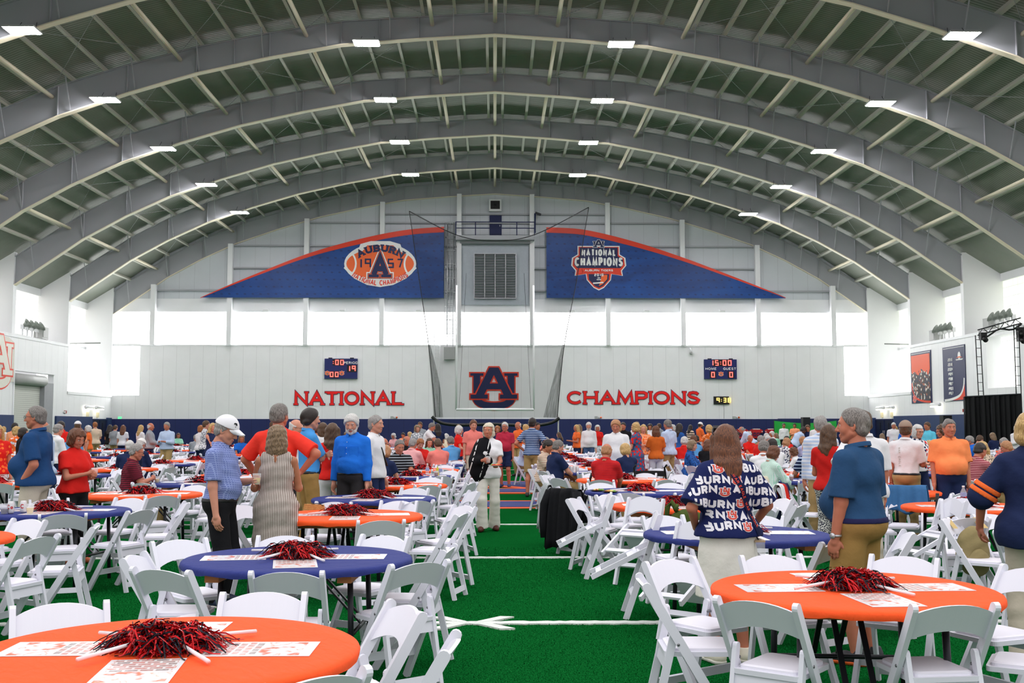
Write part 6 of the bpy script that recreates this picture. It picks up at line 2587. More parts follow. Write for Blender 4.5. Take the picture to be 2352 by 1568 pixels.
    if beard:
        F_ = Field((-.1, -.02, -.16), (.1, .13, .02), hh)
        F_.cap((0, .03, -.045), (0, .055, -.098), .058, .034, .02)
        for q in (-1, 1):
            F_.cap((q * .066, .0, -.02), (q * .045, .045, -.085), .017, .026, .02)
        F_.cap((-.026, .088, -.052), (.026, .088, -.052), .009, .009, .01)
        F_.ell((0, .1, -.064), (.022, .025, .006), .006, None, True)
        F_.ell((0, .09, .0), (.05, .05, .042), .01, None, True)
        V, Q = F_.surface()
        link_mesh('beard', np_mesh('beard', Hp(V), Q, hair_of(beard), True), root)
    if lod < 2:
        for q in (-1, 1):
            mb = MB().lathe([(.0, -.012), (.007, -.0095), (.0115, -.003), (.0115, .003), (.007, .0095), (.0, .012)], 10, (0, 0, 0), False)
            mb.v = [tuple(p) for p in Hp([(v[0] + q * .031, v[1] + .0765, v[2] + .005) for v in mb.v])]
            ey = mb.build('eye', M_EYE, root)
            mb = MB().lathe([(.0001, 0), (.0052, 0), (.0052, .003), (.0001, .0035)], 8, (0, 0, 0), False)
            mb.v = [tuple(p) for p in Hp([(v[0] + q * .031, .086 + v[2], v[1] + .005) for v in mb.v])]
            mb.build('iris', M_IRIS, ey)
            mb = MB().tube([(q * .016, .0935, .027), (q * .03, .0935, .032), (q * .046, .085, .027)], [.0035, .0045, .003], 6)
            mb.v = [tuple(p) for p in Hp(mb.v)]
            mb.build('eyebrow', hair_of(hcol), root)
        mb = MB().tube([(-.022, .0845, -.0655), (-.01, .0895, -.062), (0, .0905, -.064), (.01, .0895, -.062), (.022, .0845, -.0655)], [.003, .0055, .005, .0055, .003], 6)
        mb.tube([(-.02, .0845, -.067), (0, .0895, -.0715), (.02, .0845, -.067)], [.003, .0062, .003], 6)
        mb.v = [tuple(p) for p in Hp(mb.v)]
        mb.build('lips', M_LIP, root)
    if glasses:
        mb = MB()
        for q in (-1, 1):
            mb.tube([(q * .033 + .024 * cos(a * pi / 6), .101, .004 + .017 * sin(a * pi / 6)) for a in range(12)], .002, 5, True)
            mb.tube([(q * .057, .1, .008), (q * .08, .06, .01), (q * .082, -.01, .008)], .002, 5)
        mb.tube([(-.01, .103, .006), (.01, .103, .006)], .002, 5)
        mb.v = [tuple(p) for p in Hp(mb.v)]
        mb.build('glasses', M_DARK, root)
    if hat:
        m_ = hat if not isinstance(hat, tuple) else plain('cap_%d' % int(hat[0] * 999 + hat[2] * 77), hat, .75)
        F_ = Field((-.12, -.15, .0), (.12, .22, .18), {0: .006, 1: .009, 2: .013}[lod])
        F_.ell((0, -.012, .036), (.099, .119, .116), .01)
        F_.plane((0, 0, .042), (0, -.06, -1))
        V, Q = F_.surface()
        f.hat = link_mesh('cap', np_mesh('cap', Hp(V), Q, m_, True), root)
        mb = MB()
        for zz in (0, .006):
            mb.sheet(lambda u, v: ((u - .5) * .165 * (1 - .55 * v * v * abs(2 * u - 1) ** 2), max(.0, .052 + .055 * (1 - (2 * u - 1) ** 2) ** .5) + v * .075 * (1 - .5 * abs(2 * u - 1) ** 2), .052 - zz - .02 * abs(2 * u - 1) ** 2 - .028 * v), 12, 5)
        mb.v = [tuple(p) for p in Hp(mb.v)]
        mb.build('cap_brim', m_, f.hat)
    if sit:
        SEATED.append((x0, Y))
        a = radians(face)
        f.chair_at = (x0, Y, face)
    else:
        STAND.append((x0, Y))
    f.x, f.y, f.face = x0, Y, face
    f.world = lambda p: Matrix.Rotation(radians(face), 4, 'Z') @ Vector(tuple(p)) + Vector((x0, Y, 0))
    return f
# ------------------------------------------------------------------ who is there
CLR = {'navy': (28, 40, 76), 'white': (228, 228, 230), 'red': (216, 34, 28), 'orange': (240, 110, 50), 'peach': (246, 160, 116), 'salmon': (232, 128, 118), 'sky': (96, 160, 214), 'royal': (28, 104, 204),
       'steel': (40, 78, 116), 'grey': (150, 156, 162), 'black': (20, 20, 24), 'maroon': (122, 28, 48), 'mint': (150, 214, 184), 'aqua': (96, 196, 222), 'beige': (216, 196, 170), 'rust': (206, 100, 34), 'blue': (38, 88, 160),
       'khaki': (176, 148, 100), 'tan': (158, 124, 70), 'jeans': (70, 92, 130), 'charcoal': (48, 46, 48), 'stone': (198, 188, 170), 'lilac': (176, 178, 214), 'pale': (186, 204, 230), 'deep': (30, 58, 108), 'pink': (232, 170, 170), 'cream': (236, 224, 196), 'green': (60, 120, 80), 'yellow': (222, 180, 96), 'denim': (58, 84, 116)}


def mt(s):
    """'navy' or 'hs:navy/white:22' -> a cloth material."""
    if ':' not in s:
        return cloth('cloth_' + s, srgb(*CLR[s]))
    kind, cols, sc = s.split(':')
    a, *b_ = cols.split('/')
    nm = {'hs': 'hstripe', 'vs': 'vstripe', 'ck': 'check', 'ds': 'dash', 'fl': 'floral'}[kind]
    c3 = srgb(*CLR[b_[1]]) if len(b_) > 1 else None
    duty = {'hs': .35, 'vs': .45, 'ck': .5, 'ds': .4, 'fl': .42}[kind]
    return cloth('cloth_' + s.replace(':', '_').replace('/', '_'), srgb(*CLR[a]), nm, srgb(*CLR[b_[0]]), float(sc), duty=duty, col3=c3)


def clear_of_tables(x, y, r=.98):
    for q in TABLES:
        dx, dy = x - q['x'], y - q['y']
        d = sqrt(dx * dx + dy * dy)
        if d < r:
            if d < .05:
                dy, d = 1, 1
            x, y = q['x'] + dx / d * r, q['y'] + dy / d * r
    return x, y


USED = set()


def clear_of_people(x, y, r=.5):
    for a, b_ in (STAND + SEATED) * 2:
        dx, dy = x - a, y - b_
        d = sqrt(dx * dx + dy * dy)
        if d < r:
            if d < .02:
                dy, d = 1, 1
            x, y = a + dx / d * r, b_ + dy / d * r
    return x, y



def seat_at(px, Y, face):
    best = None
    x0 = gx(px, Y)
    for n, q in enumerate(TABLES):
        if abs(q['y'] - Y) > 4:
            continue
        for j in range(8):
            if (n, j) in USED:
                continue
            a = (j + .5) * pi / 4
            x, y = q['x'] - 1.02 * sin(a), q['y'] + 1.02 * cos(a)
            f_ = math.degrees(a) + 180
            df = (f_ - face + 180) % 360 - 180
            if any((x - a_) ** 2 + (y - b_) ** 2 < .33 for a_, b_ in STAND + SEATED):
                continue
            p_ = 1136 + x * F_PX / y
            c = ((p_ - px) / 9) ** 2 + ((y - Y) / .9) ** 2 + (df / 55) ** 2
            if best is None or c < best[0]:
                best = (c, n, j, x, y, f_)
    c, n, j, x, y, f_ = best
    USED.add((n, j))
    q = TABLES[n]
    # keep the photographed column when the table allows it
    x1 = gx(px, y)
    if abs(x1 - x) < .5:
        x2 = x + (x1 - x) * .7
        if sqrt((x2 - q['x']) ** 2 + (y - q['y']) ** 2) > .93:
            x = x2
    return x, y, f_, q, SIDES[j]


def cup_mat():
    if 'clear_cup' in MATS:
        return MATS['clear_cup']
    m, t, b = base('clear_cup', (.93, .94, .95, 1), .15)
    tr = t.new('ShaderNodeBsdfTransparent')
    ms = t.new('ShaderNodeMixShader', i_Fac=.38) if False else t.new('ShaderNodeMixShader')
    ms.inputs[0].default_value = .24
    t.link(tr.outputs[0], ms.inputs[1])
    t.link(b.outputs[0], ms.inputs[2])
    t.link(ms.outputs[0], t.n['Material Output'].inputs[0])
    MATS['clear_cup'] = m
    return m


M_BEER = plain('pale_beer', srgb(228, 196, 96), .2, var=.02)
M_TEA = plain('iced_tea', srgb(168, 84, 30), .2, var=.02)


def cup(x, y, z, label, drink=M_BEER, fill=.6, group='clear plastic cups'):
    o = empty('plastic_cup', (x, y, z))
    tag(o, label, 'cup', group)
    MB().lathe([(.028, 0), (.03, .002), (.041, .1), (.043, .102), (.039, .1), (.028, .004)], 18, caps=False).build('wall', cup_mat(), o)
    if drink:
        MB().lathe([(.001, .004), (.027, .004), (.027 + .011 * fill, .1 * fill), (.001, .1 * fill)], 16, caps=False).build('drink', drink, o)
    return o


def held(f, side, out=.105, palm=.035):
    W_, d, yy = f.__dict__['hand%d' % side]
    return f.world(W_ + d * out * f.s + yy * palm)


def plate(x, y, z, label, dark=True, food=True):
    o = empty('plate', (x, y, z))
    tag(o, label, 'plate', 'party plates')
    MB().lathe([(.001, 0), (.08, 0), (.105, .012), (.108, .014), (.1, .014), (.078, .004), (.001, .004)], 24, caps=False).build('dish', M_BLACK if dark else M_SIGNWHITE, o)
    if food:
        r_ = random.Random(int(x * 100))
        for nm, col, n in (('roll', srgb(214, 150, 74), 2), ('salad', srgb(120, 168, 60), 3), ('meat', srgb(150, 78, 44), 2), ('slaw', srgb(232, 212, 130), 2)):
            for _ in range(n):
                a, q = r_.uniform(0, 6.28), r_.uniform(.01, .065)
                F_ = Field((-.04, -.04, -.01), (.04, .04, .05), .007)
                F_.ell((0, 0, .012), (.024, .02, .016))
                F_.ripple(.003, r_.randrange(999), 120)
                V, Q = F_.surface()
                link_mesh(nm, np_mesh(nm, V, Q, plain('food_' + nm, col, .6, var=.2, scale=40), True), o, (q * cos(a), q * sin(a), .004))
    return o


# ---- the people nearest the camera
NV = mt('navy')
f = figure('large man in dark blue polo and khaki trousers at far left, hand in pocket', 96, 12.9, 1.87, 88,
           dict(type='polo', mat=mt('steel') if False else cloth('cloth_marine', srgb(28, 66, 112)), hem=.9, loose=1.15, sleeve=.86), dict(type='trousers', mat=mt('stone')), ('receding', 'salt'), 'ruddy', L='pocket', R='down', g=1.28, belly=1.0, glasses=True, yaw=4, belt=M_BLACK, shoes=srgb(90, 60, 40))
f = figure('woman with curly auburn hair in red blouse behind the navy table at left', 183, 13.3, 1.60, -118,
           dict(type='blouse', mat=mt('red'), hem=.93, loose=1.3, sleeve=.62, flare=.03), dict(type='trousers', mat=mt('black')), ('curly', 'auburn'), 'ruddy', L='cup', R='chest', g=1.12, woman=True, nod=16, yaw=-6, shoes=srgb(190, 96, 60))
p = held(f, 1)
cup(p.x, p.y, p.z - .05, 'clear cup held by the woman in the red blouse', None)
f = figure('man in white cap, light blue patterned polo and dark trousers near the navy table', 515, 10.2, 1.725, -97,
           dict(type='polo', mat=mt('ds:lilac/deep:58') if False else cloth('cloth_blue_dash', srgb(142, 156, 206), 'dash', srgb(66, 82, 150), 62.0, duty=.36), hem=.985, sleeve=.82, loose=1.12), dict(type='trousers', mat=mt('black'), waist=1.0), ('full', 'grey'), 'pink', L='cup', R='down',
           g=1.12, belly=.35, nod=20, hat=srgb(230, 230, 234), belt=M_BLACK, shoes=srgb(30, 40, 66))
p = held(f, -1)
cup(p.x, p.y, p.z - .05, 'clear cup of beer held by the man in the white cap')
F3 = f
mbk = MB()
for q in ribbon([(-.022, .0), (-.008, .016), (.012, .014), (.024, .004)], .008) + ribbon([(-.012, -.014), (.0, -.02), (.012, -.014)], .006):
    mbk.prism(q, lambda a, b: tuple(F3.Hp([(.052 + a * .25, .083 + .0 * b - a * .6, .085 + b)])[0]), lambda a, b: tuple(F3.Hp([(.045 + a * .25, .07 - a * .6, .085 + b)])[0]))
mbk.build('cap_emblem', M_BLACK, F3.hat)
f = figure('tall man in bright red polo seen from behind, hand on hip', 643, 12.2, 1.885, -8, dict(type='polo', mat=cloth('cloth_coral', srgb(236, 58, 44)), hem=.9, sleeve=.84, loose=1.2), dict(type='trousers', mat=mt('charcoal')), ('short', 'salt'), 'ruddy',
           L=((.30, .2, 1.0), (.9, -.2, -.3)), R=((.26, .02, 1.08), (1, -.35, .1)), g=1.2, belly=.3, yaw=-12, shoes=srgb(60, 44, 36))
S0, E, W_ = f.arms[-1]
MB().tube([tuple(W_ + (E - W_) * .08 + np.array((.034 * cos(a), .034 * sin(a) * .7, .03 * sin(a)))) for a in [i * pi / 6 for i in range(12)]], .009, 6, True).build('wristband', M_BLACK, f.root)
f = figure('woman in sleeveless striped beige dress seen from behind, shoulder-length hair', 640, 10.45, 1.645, 6,
           dict(type='sleeveless', mat=cloth('cloth_ticking', srgb(204, 194, 186), 'vstripe', srgb(118, 102, 94), 62.0, duty=.42), hem=.47, flare=.012, ease=.014, cone=.03), None, ('mid', 'ash'), 'tan', L='cup', R='cup', g=1.08, woman=True, shoes=srgb(170, 120, 84))
MB().sheet(lambda u, v: tuple(f.T(((u - .5) * .03 * sin(pi * min(1, v + .1)), -.1375 + .006 * v, 1.455 - .075 * v))), 6, 8).build('keyhole', skin_of('tan'), f.shirt)
for i in range(3):
    MB().lathe([(.0, -.006), (.005, 0), (.0, .006)], 8, tuple(f.T((-.02, -.142, 1.462 - i * .014))), False).build('button', M_SIGNWHITE, f.shirt)
f = figure('black-haired man in sky blue shirt and tan trousers, arms folded', 712, 14.35, 1.86, -62, dict(type='polo', mat=cloth('cloth_azure', srgb(70, 148, 214)), hem=.985, sleeve=.86, loose=1.15), dict(type='trousers', mat=mt('tan')), ('full', 'dark'), 'pink', L='fold', R='fold', belt=M_BLACK)
f = figure('woman in red puff-sleeve top and white trousers with long dark hair', 766, 15.2, 1.68, 12, dict(type='blouse', mat=mt('red'), hem=.95, sleeve=.5, loose=1.5), dict(type='trousers', mat=mt('white')), ('long', 'brown'), 'pink', L='chest', R='chest', woman=True, yaw=-20)
f = figure('white-bearded man in bright blue long-sleeved shirt and dark trousers', 811, 14.8, 1.795, 164, dict(type='shirt', mat=cloth('cloth_cobalt', srgb(30, 112, 214)), hem=.985, loose=1.18), dict(type='trousers', mat=mt('charcoal')), ('full', 'white'), 'pink', L='down', R='down', g=1.16, belly=.45, beard='white', yaw=12, nod=14, belt=M_BLACK)
for s in (-1, 1):
    mbp = MB().box((0, 0, 0), (.115, .02, .125)).box((0, -.004, .06), (.12, .022, .035))
    R_ = Matrix([list(r) for r in f.RL])
    o = mbp.build('chest_pocket', f.shirt.data.materials[0], f.shirt, Vector(f.T((s * .082, .135, 1.27))))
    o.rotation_euler = (0, 0, -s * .35)
for i in range(5):
    MB().lathe([(.0, -.006), (.006, 0), (.0, .006)], 8, tuple(f.T((.005, .155 + .02 * sin(i), 1.40 - i * .075))), False).build('button', M_SIGNWHITE, f.shirt)
f = figure('grey-haired man in white polo with a black shoulder strap behind the white-bearded man', 862, 15.9, 1.79, -112, dict(type='polo', mat=mt('white')), dict(type='trousers', mat=mt('navy')), ('short', 'grey'), 'pink', L='down', R='down', g=1.05)
MB().tube([tuple(f.T(p_)) for p_ in ((.06, -.12, 1.3), (.09, -.07, 1.44), (.085, .03, 1.45), (.04, .13, 1.3), (-.1, .15, 1.05))], .016, 6).build('shoulder_strap', M_BLACK, f.root)

W = f = figure('blonde woman in black and white poncho and white flared trousers walking up the aisle', 1122, 17.3, 1.685, 183, dict(type='blouse', mat=mt('white'), hem=.86, sleeve=.7, ease=.018), dict(type='trousers', mat=cloth('cloth_offwhite', srgb(222, 218, 208)), wide=1.45), ('bob', 'platinum'), 'ruddy', R='cup', L='plate', woman=True, yaw=-14, step=.1, shoes=srgb(80, 34, 26))
s_ = f.s
F_ = Field((-.45, -.3, .7), (.4, .4, 1.6), .014)
F_.ell(f.T((.06, 0, 1.22)), (.20, .165, .3), .05, f.RL)
F_.cap(f.T((.1, -.01, 1.42)), f.arms[1][1], .085, .1, .05)
F_.cap(f.arms[1][1], f.arms[1][1] + (f.arms[1][2] - f.arms[1][1]) * .55, .085, .075, .05)
F_.ell(f.T((.14, .02, 1.05)), (.17, .15, .27), .05, f.RL)
n_ = np.array((-.93, .0, .12))
F_.plane(f.T((-.03, .0, 1.42)), n_ / np.linalg.norm(n_))
n_ = np.array((-.34, 0, -.9))
F_.plane(f.T((.0, .0, .86)), n_ / np.linalg.norm(n_))
F_.ripple(.006, 3, 22)
V, Q = F_.surface()
m, t, b = base('poncho_knit', srgb(18, 18, 22), .85, spec=.15)
tc = t.new('ShaderNodeTexCoord')
sp = t.new('ShaderNodeSeparateXYZ')
t.link(tc.outputs['Object'], sp.inputs[0])
nz = t.new('ShaderNodeTexNoise', i_Scale=14.0)
t.link(tc.outputs['Object'], nz.inputs['Vector'])
u = t.math('ADD', t.math('MULTIPLY', sp.outputs[0], 5.4), t.math('MULTIPLY', sp.outputs[2], 1.5))
ln = t.math('LESS_THAN', t.math('FRACT', u), .085)
t.link(t.mix(t.math('MULTIPLY', ln, t.math('GREATER_THAN', nz.outputs['Fac'], .42)), srgb(18, 18, 22), srgb(222, 222, 220)), b.inputs['Base Color'])
link_mesh('poncho', np_mesh('poncho', V, Q, m, True), f.root)
p = held(f, 1)
cup(p.x, p.y, p.z - .05, 'clear cup held by the blonde woman walking in the aisle', M_TEA, .5)
p = held(f, -1, .12, .03)
o = plate(p.x, p.y - .02, p.z + .005, 'white plate with red napkin carried by the walking blonde woman', False)
MB().box((.03, -.05, .02), (.16, .05, .012), Matrix.Rotation(.2, 3, 'Z')).build('red_napkin', mt('red'), o)

# printed shirt woman -----------------------------------------------------------
PW = f = figure('woman from behind in navy shirt printed with white lettering, white skirt, long brown hair', 1668, 7.75, 1.645, 12, dict(type='tee', mat=cloth('cloth_print_navy', srgb(24, 34, 84)), hem=.935, sleeve=.92, loose=1.5, ease=.03), dict(type='skirt', mat=cloth('cloth_white_denim', srgb(226, 222, 212)), hem=.49, waist=1.02), ('longwave', 'auburn'), 'ruddy',
                L=((.21, .12, 1.0), (.7, -.7, -.2)), R=((.285, .17, .985), (.7, -.8, -.1)), g=1.2, woman=True, nod=8, yaw=-14, shoes=srgb(228, 220, 202))


def hug(mb, quads, shirt, fn, lift, nseg=3):
    """Lettering printed on a garment: cut fine and laid onto the cloth along fn's rays."""
    from mathutils.bvhtree import BVHTree
    me = shirt.data
    bv = BVHTree.FromPolygons([v.co for v in me.vertices], [list(p.vertices) for p in me.polygons])
    for q in quads:
        P = [Vector(p) for p in q]
        vs, ok = [], True
        for j in range(nseg + 1):
            for i in range(nseg + 1):
                a = P[0].lerp(P[1], i / nseg)
                c = P[3].lerp(P[2], i / nseg)
                o, d = fn(*a.lerp(c, j / nseg))
                h = bv.ray_cast(o, d)
                if h[0] is None:
                    ok = False
                    break
                vs.append(h[0] - d * lift)
            if not ok:
                break
        if ok:
            w = nseg + 1
            mb.add(vs, [(j * w + i, j * w + i + 1, (j + 1) * w + i + 1, (j + 1) * w + i) for j in range(nseg) for i in range(nseg)], True)


def from_behind(a, b):
    # a runs across the back (image left is -x), b is height
    return Vector((a, -.6, b)), Vector((0, 1, 0))


M_PRINT = plain('print_white', srgb(226, 226, 232), .8, var=.02)
M_PRINT_R = plain('print_orange_red', srgb(212, 70, 52), .8, var=.03)
wt, rd, wb = MB(), MB(), MB()
rows = [(1.325, -.5), (1.245, .1), (1.165, -.35), (1.085, .25), (1.005, -.1), (.925, .4)]
for ri, (z, o_) in enumerate(rows):
    x = -.42 + o_ * .2
    while x < .42:
        qs = text_quads('AUBURN', .062, .27, .12, .82)
        w = max(p[0] for q in qs for p in q) - min(p[0] for q in qs for p in q)
        sl = .12 * sin(ri * 2.1 + x * 5)
        hug(wt, [[(x + w / 2 + a, z + b + sl * a) for a, b in q] for q in qs], f.shirt, from_behind, .003)
        x += w + .012
        sz = .075
        for part, gr, mb, lf in (('U', .07, wb, .003), ('A', .07, wb, .0035), ('U', .0, rd, .005), ('A', .0, rd, .0055)):
            hug(mb, [[(x + sz / 2 + a * sz, z + .03 + b * sz) for a, b in q] for q in emblem(part, gr)], f.shirt, from_behind, lf, 2)
        x += sz + .016
wt.build('printed_lettering', M_PRINT, f.shirt)
wb.build('printed_emblem_edge', M_PRINT, f.shirt)
rd.build('printed_emblem', M_PRINT_R, f.shirt)
# strap across her back, with red words
st_ = MB()
hug(st_, ribbon([(-.06, 1.40), (.04, 1.22), (.12, 1.02), (.17, .90)], .042), f.shirt, from_behind, .008, 4)
so = st_.build('bag_strap', cloth('cloth_strap', srgb(22, 28, 62)), f.root)
ltr = MB()
d0, d1 = Vector((-.02, 1.33)), Vector((.165, .935))
ax = (d1 - d0).normalized()
nx = Vector((ax.y, -ax.x)) * -1
for k, wd in enumerate(('WAR EAGLE', 'WAR EAGLE')):
    qs = text_quads(wd, .022, .2, .14, .9)
    c0 = d0.lerp(d1, .25 + .5 * k)
    hug(ltr, [[tuple(c0 + ax * a + nx * (b - .011)) for a, b in q] for q in qs], f.shirt, from_behind, .0105, 1)
ltr.build('strap_lettering', M_PRINT_R, so)
W_, d_, y_ = f.hand1
MB().tube([tuple(W_ - d_ * .02 + np.array((.033 * cos(a), .033 * sin(a), .0))) for a in [i * pi / 8 for i in range(16)]], .008, 6, True).build('watch', plain('gold_watch', srgb(206, 190, 150), .3, .8), f.root)
p = f.world(W_ + d_ * .1 * f.s + y_ * .03)
fo = empty('folded_flyer', p)
tag(fo, 'folded orange and white leaflet in the hand of the printed-shirt woman', 'leaflet')
fo.rotation_euler = (radians(20), radians(32), radians(20))
MB().box((0, 0, -.1), (.012, .1, .26)).build('orange_side', mt('orange'), fo)
MB().box((.008, 0, -.02), (.006, .1, .12)).build('white_side', M_PRINT, fo)
bg = empty('handbag', f.world((.2, -.05, .78)))
tag(bg, 'small clear handbag hanging at the hip of the printed-shirt woman', 'bag')
MB().box((0, 0, 0), (.07, .16, .13)).build('pouch', cup_mat(), bg)
MB().box((0, 0, .066), (.075, .165, .014)).build('trim', plain('bag_trim', srgb(176, 150, 120), .5), bg)
MB().tube([(0, -.05, .065), (-.03, -.02, .14), (-.04, .02, .14), (0, .05, .065)], .006, 6).build('strap_ring', M_DARK, bg)
gl = MB()
for s in (-1, 1):
    gl.box((s * .045, .06, .112), (.07, .03, .045), Matrix.Rotation(.9, 3, 'X'))
gl.tube([(-.085, .05, .11), (-.1, -.01, .08), (-.1, -.06, .05)], .004, 5).tube([(.085, .05, .11), (.1, -.01, .08), (.1, -.06, .05)], .004, 5)
gl.v = [tuple(q) for q in f.Hp(gl.v)]
gl.build('sunglasses', M_BLACK, f.root)
for i in range(2):
    pass

# steel-blue polo man
SM = f = figure('stout grey-haired man in steel blue polo and tan shorts beside the right orange table', 1968, 7.72, 1.765, 42, dict(type='polo', mat=cloth('cloth_slate', srgb(38, 74, 112)), hem=.985, sleeve=.9, loose=1.2), dict(type='shorts', mat=mt('tan'), len=1.02, waist=1.0, wide=1.12), ('cropped', 'salt'), 'ruddy', L='down', R='down', g=1.3, belly=.85, yaw=24, belt=cloth('cloth_belt', srgb(34, 34, 74)), shoes=srgb(44, 44, 50))
W_, d_, y_ = f.__dict__['hand-1']
MB().tube([tuple(W_ - d_ * .015 + np.array((.034 * cos(a), .034 * sin(a), .0))) for a in [i * pi / 8 for i in range(16)]], .009, 6, True).build('watch_band', M_ALU, f.root)
MB().lathe([(.0, -.006), (.02, -.005), (.02, .005), (.0, .006)], 14, (0, 0, 0), False).build('watch_face', M_ALU, f.root, Vector(W_ - d_ * .015 + np.array((-.042, 0, 0)))).rotation_euler = (0, pi / 2, 0)
for ob in [c for c in f.root.children if c.name.startswith('shoe')]:
    for so in ob.children:
        so.data.materials[0] = shoe_mat(srgb(226, 96, 34))

# right-edge woman in navy with orange sleeve stripes
EW = f = figure('woman at right edge in navy shirt with orange sleeve stripes and white trousers', 2372, 7.6, 1.73, -28, dict(type='tee', mat=mt('navy'), hem=.82, sleeve=1.02, loose=1.55, ease=.02), dict(type='trousers', mat=mt('stone'), wide=1.15), ('bob', 'blonde'), 'ruddy', L='away', R='down', g=1.2, woman=True, shoes=srgb(210, 200, 186))
S0, E, W_ = f.arms[-1]
for q in (.74, .9):
    F_ = Field(E - .3, E + .3, .008)
    u_ = (E - S0) / np.linalg.norm(E - S0)
    c0 = S0 + (E - S0) * q
    F_.cap(S0, S0 + (E - S0) * 1.22, .0755 * f.s, .114 * f.s, .03, clip=[(c0 + u_ * .017, u_), (c0 - u_ * .017, -u_)])
    V, Q = F_.surface()
    if len(Q):
        link_mesh('sleeve_stripe', np_mesh('sleeve_stripe', V, Q, mt('orange'), True), f.shirt)

f = figure('woman in red top and black-and-white patterned trousers, long brown hair', 1904, 13.3, 1.655, -40, dict(type='tee', mat=cloth('cloth_crimson', srgb(190, 28, 24)), hem=.93, sleeve=.6), dict(type='trousers', mat=cloth('cloth_speckle', srgb(214, 214, 208), 'floral', srgb(30, 36, 58), 70.0, duty=.5)), ('long', 'brown'), 'tan', L='cup', R='cup', woman=True, g=1.05, yaw=-26)
figure('man in white polo behind the steel-blue polo man, only sleeve and dark hair showing', 1985, 11.4, 1.80, 10, dict(type='polo', mat=mt('white'), sleeve=.85, loose=1.15), dict(type='trousers', mat=mt('stone')), ('short', 'brown'), 'ruddy', L='hip', R='down', g=1.2)
figure('grey-haired man in pale striped shirt behind the red-top woman', 1886, 15.3, 1.78, -18, dict(type='shirt', mat=mt('hs:pale/white:20')), dict(type='trousers', mat=mt('khaki')), ('short', 'grey'), 'ruddy', glasses=True)
f = figure('man in tan cap and white polo lettered down the back, khaki trousers', 2082, 15.8, 1.70, -32, dict(type='polo', mat=mt('white'), hem=.985, sleeve=.86, loose=1.15), dict(type='trousers', mat=mt('khaki')), ('short', 'brown'), 'ruddy', L='down', R='cup', hat=srgb(150, 128, 112), g=1.12, belt=M_DARK)
ltr = MB()
for i, ch in enumerate('WAR EAGLE'):
    if ch == ' ':
        continue
    hug(ltr, [[(b * 1 - .085, 1.33 - i * .032 - a) for a, b in q] for q in text_quads(ch, .03, .16, 0, .9)], f.shirt, from_behind, .004, 1)
ltr.build('back_lettering', plain('print_grey', srgb(186, 180, 170), .8), f.shirt)
f = figure('big man in peach-orange polo and navy trousers facing the camera', 2183, 15.2, 1.735, 172, dict(type='polo', mat=cloth('cloth_tangerine', srgb(250, 140, 84)), hem=.985, sleeve=.86, loose=1.2), dict(type='trousers', mat=mt('navy')), ('short', 'salt'), 'ruddy', g=1.3, belly=1.0, yaw=6)
f = figure('man in maroon polo and navy shorts standing in the aisle beyond the walking woman', 1160, 29.5, 1.74, 165, dict(type='polo', mat=cloth('cloth_claret', srgb(178, 42, 66)), hem=.96), dict(type='shorts', mat=mt('navy')), ('short', 'white'), 'ruddy', g=1.15, belly=.5, R='plate', L='down', glasses=True, lod=1, shoes=srgb(40, 60, 110))
f = figure('dark-haired man in blue striped polo, hand on hip, at the right of the aisle', 1222, 25.6, 1.83, -14, dict(type='polo', mat=mt('hs:deep/pale:24'), hem=.93), dict(type='shorts', mat=mt('khaki')), ('short', 'dark'), 'ruddy', L='hip', R='hip', lod=1, shoes=srgb(60, 60, 60))

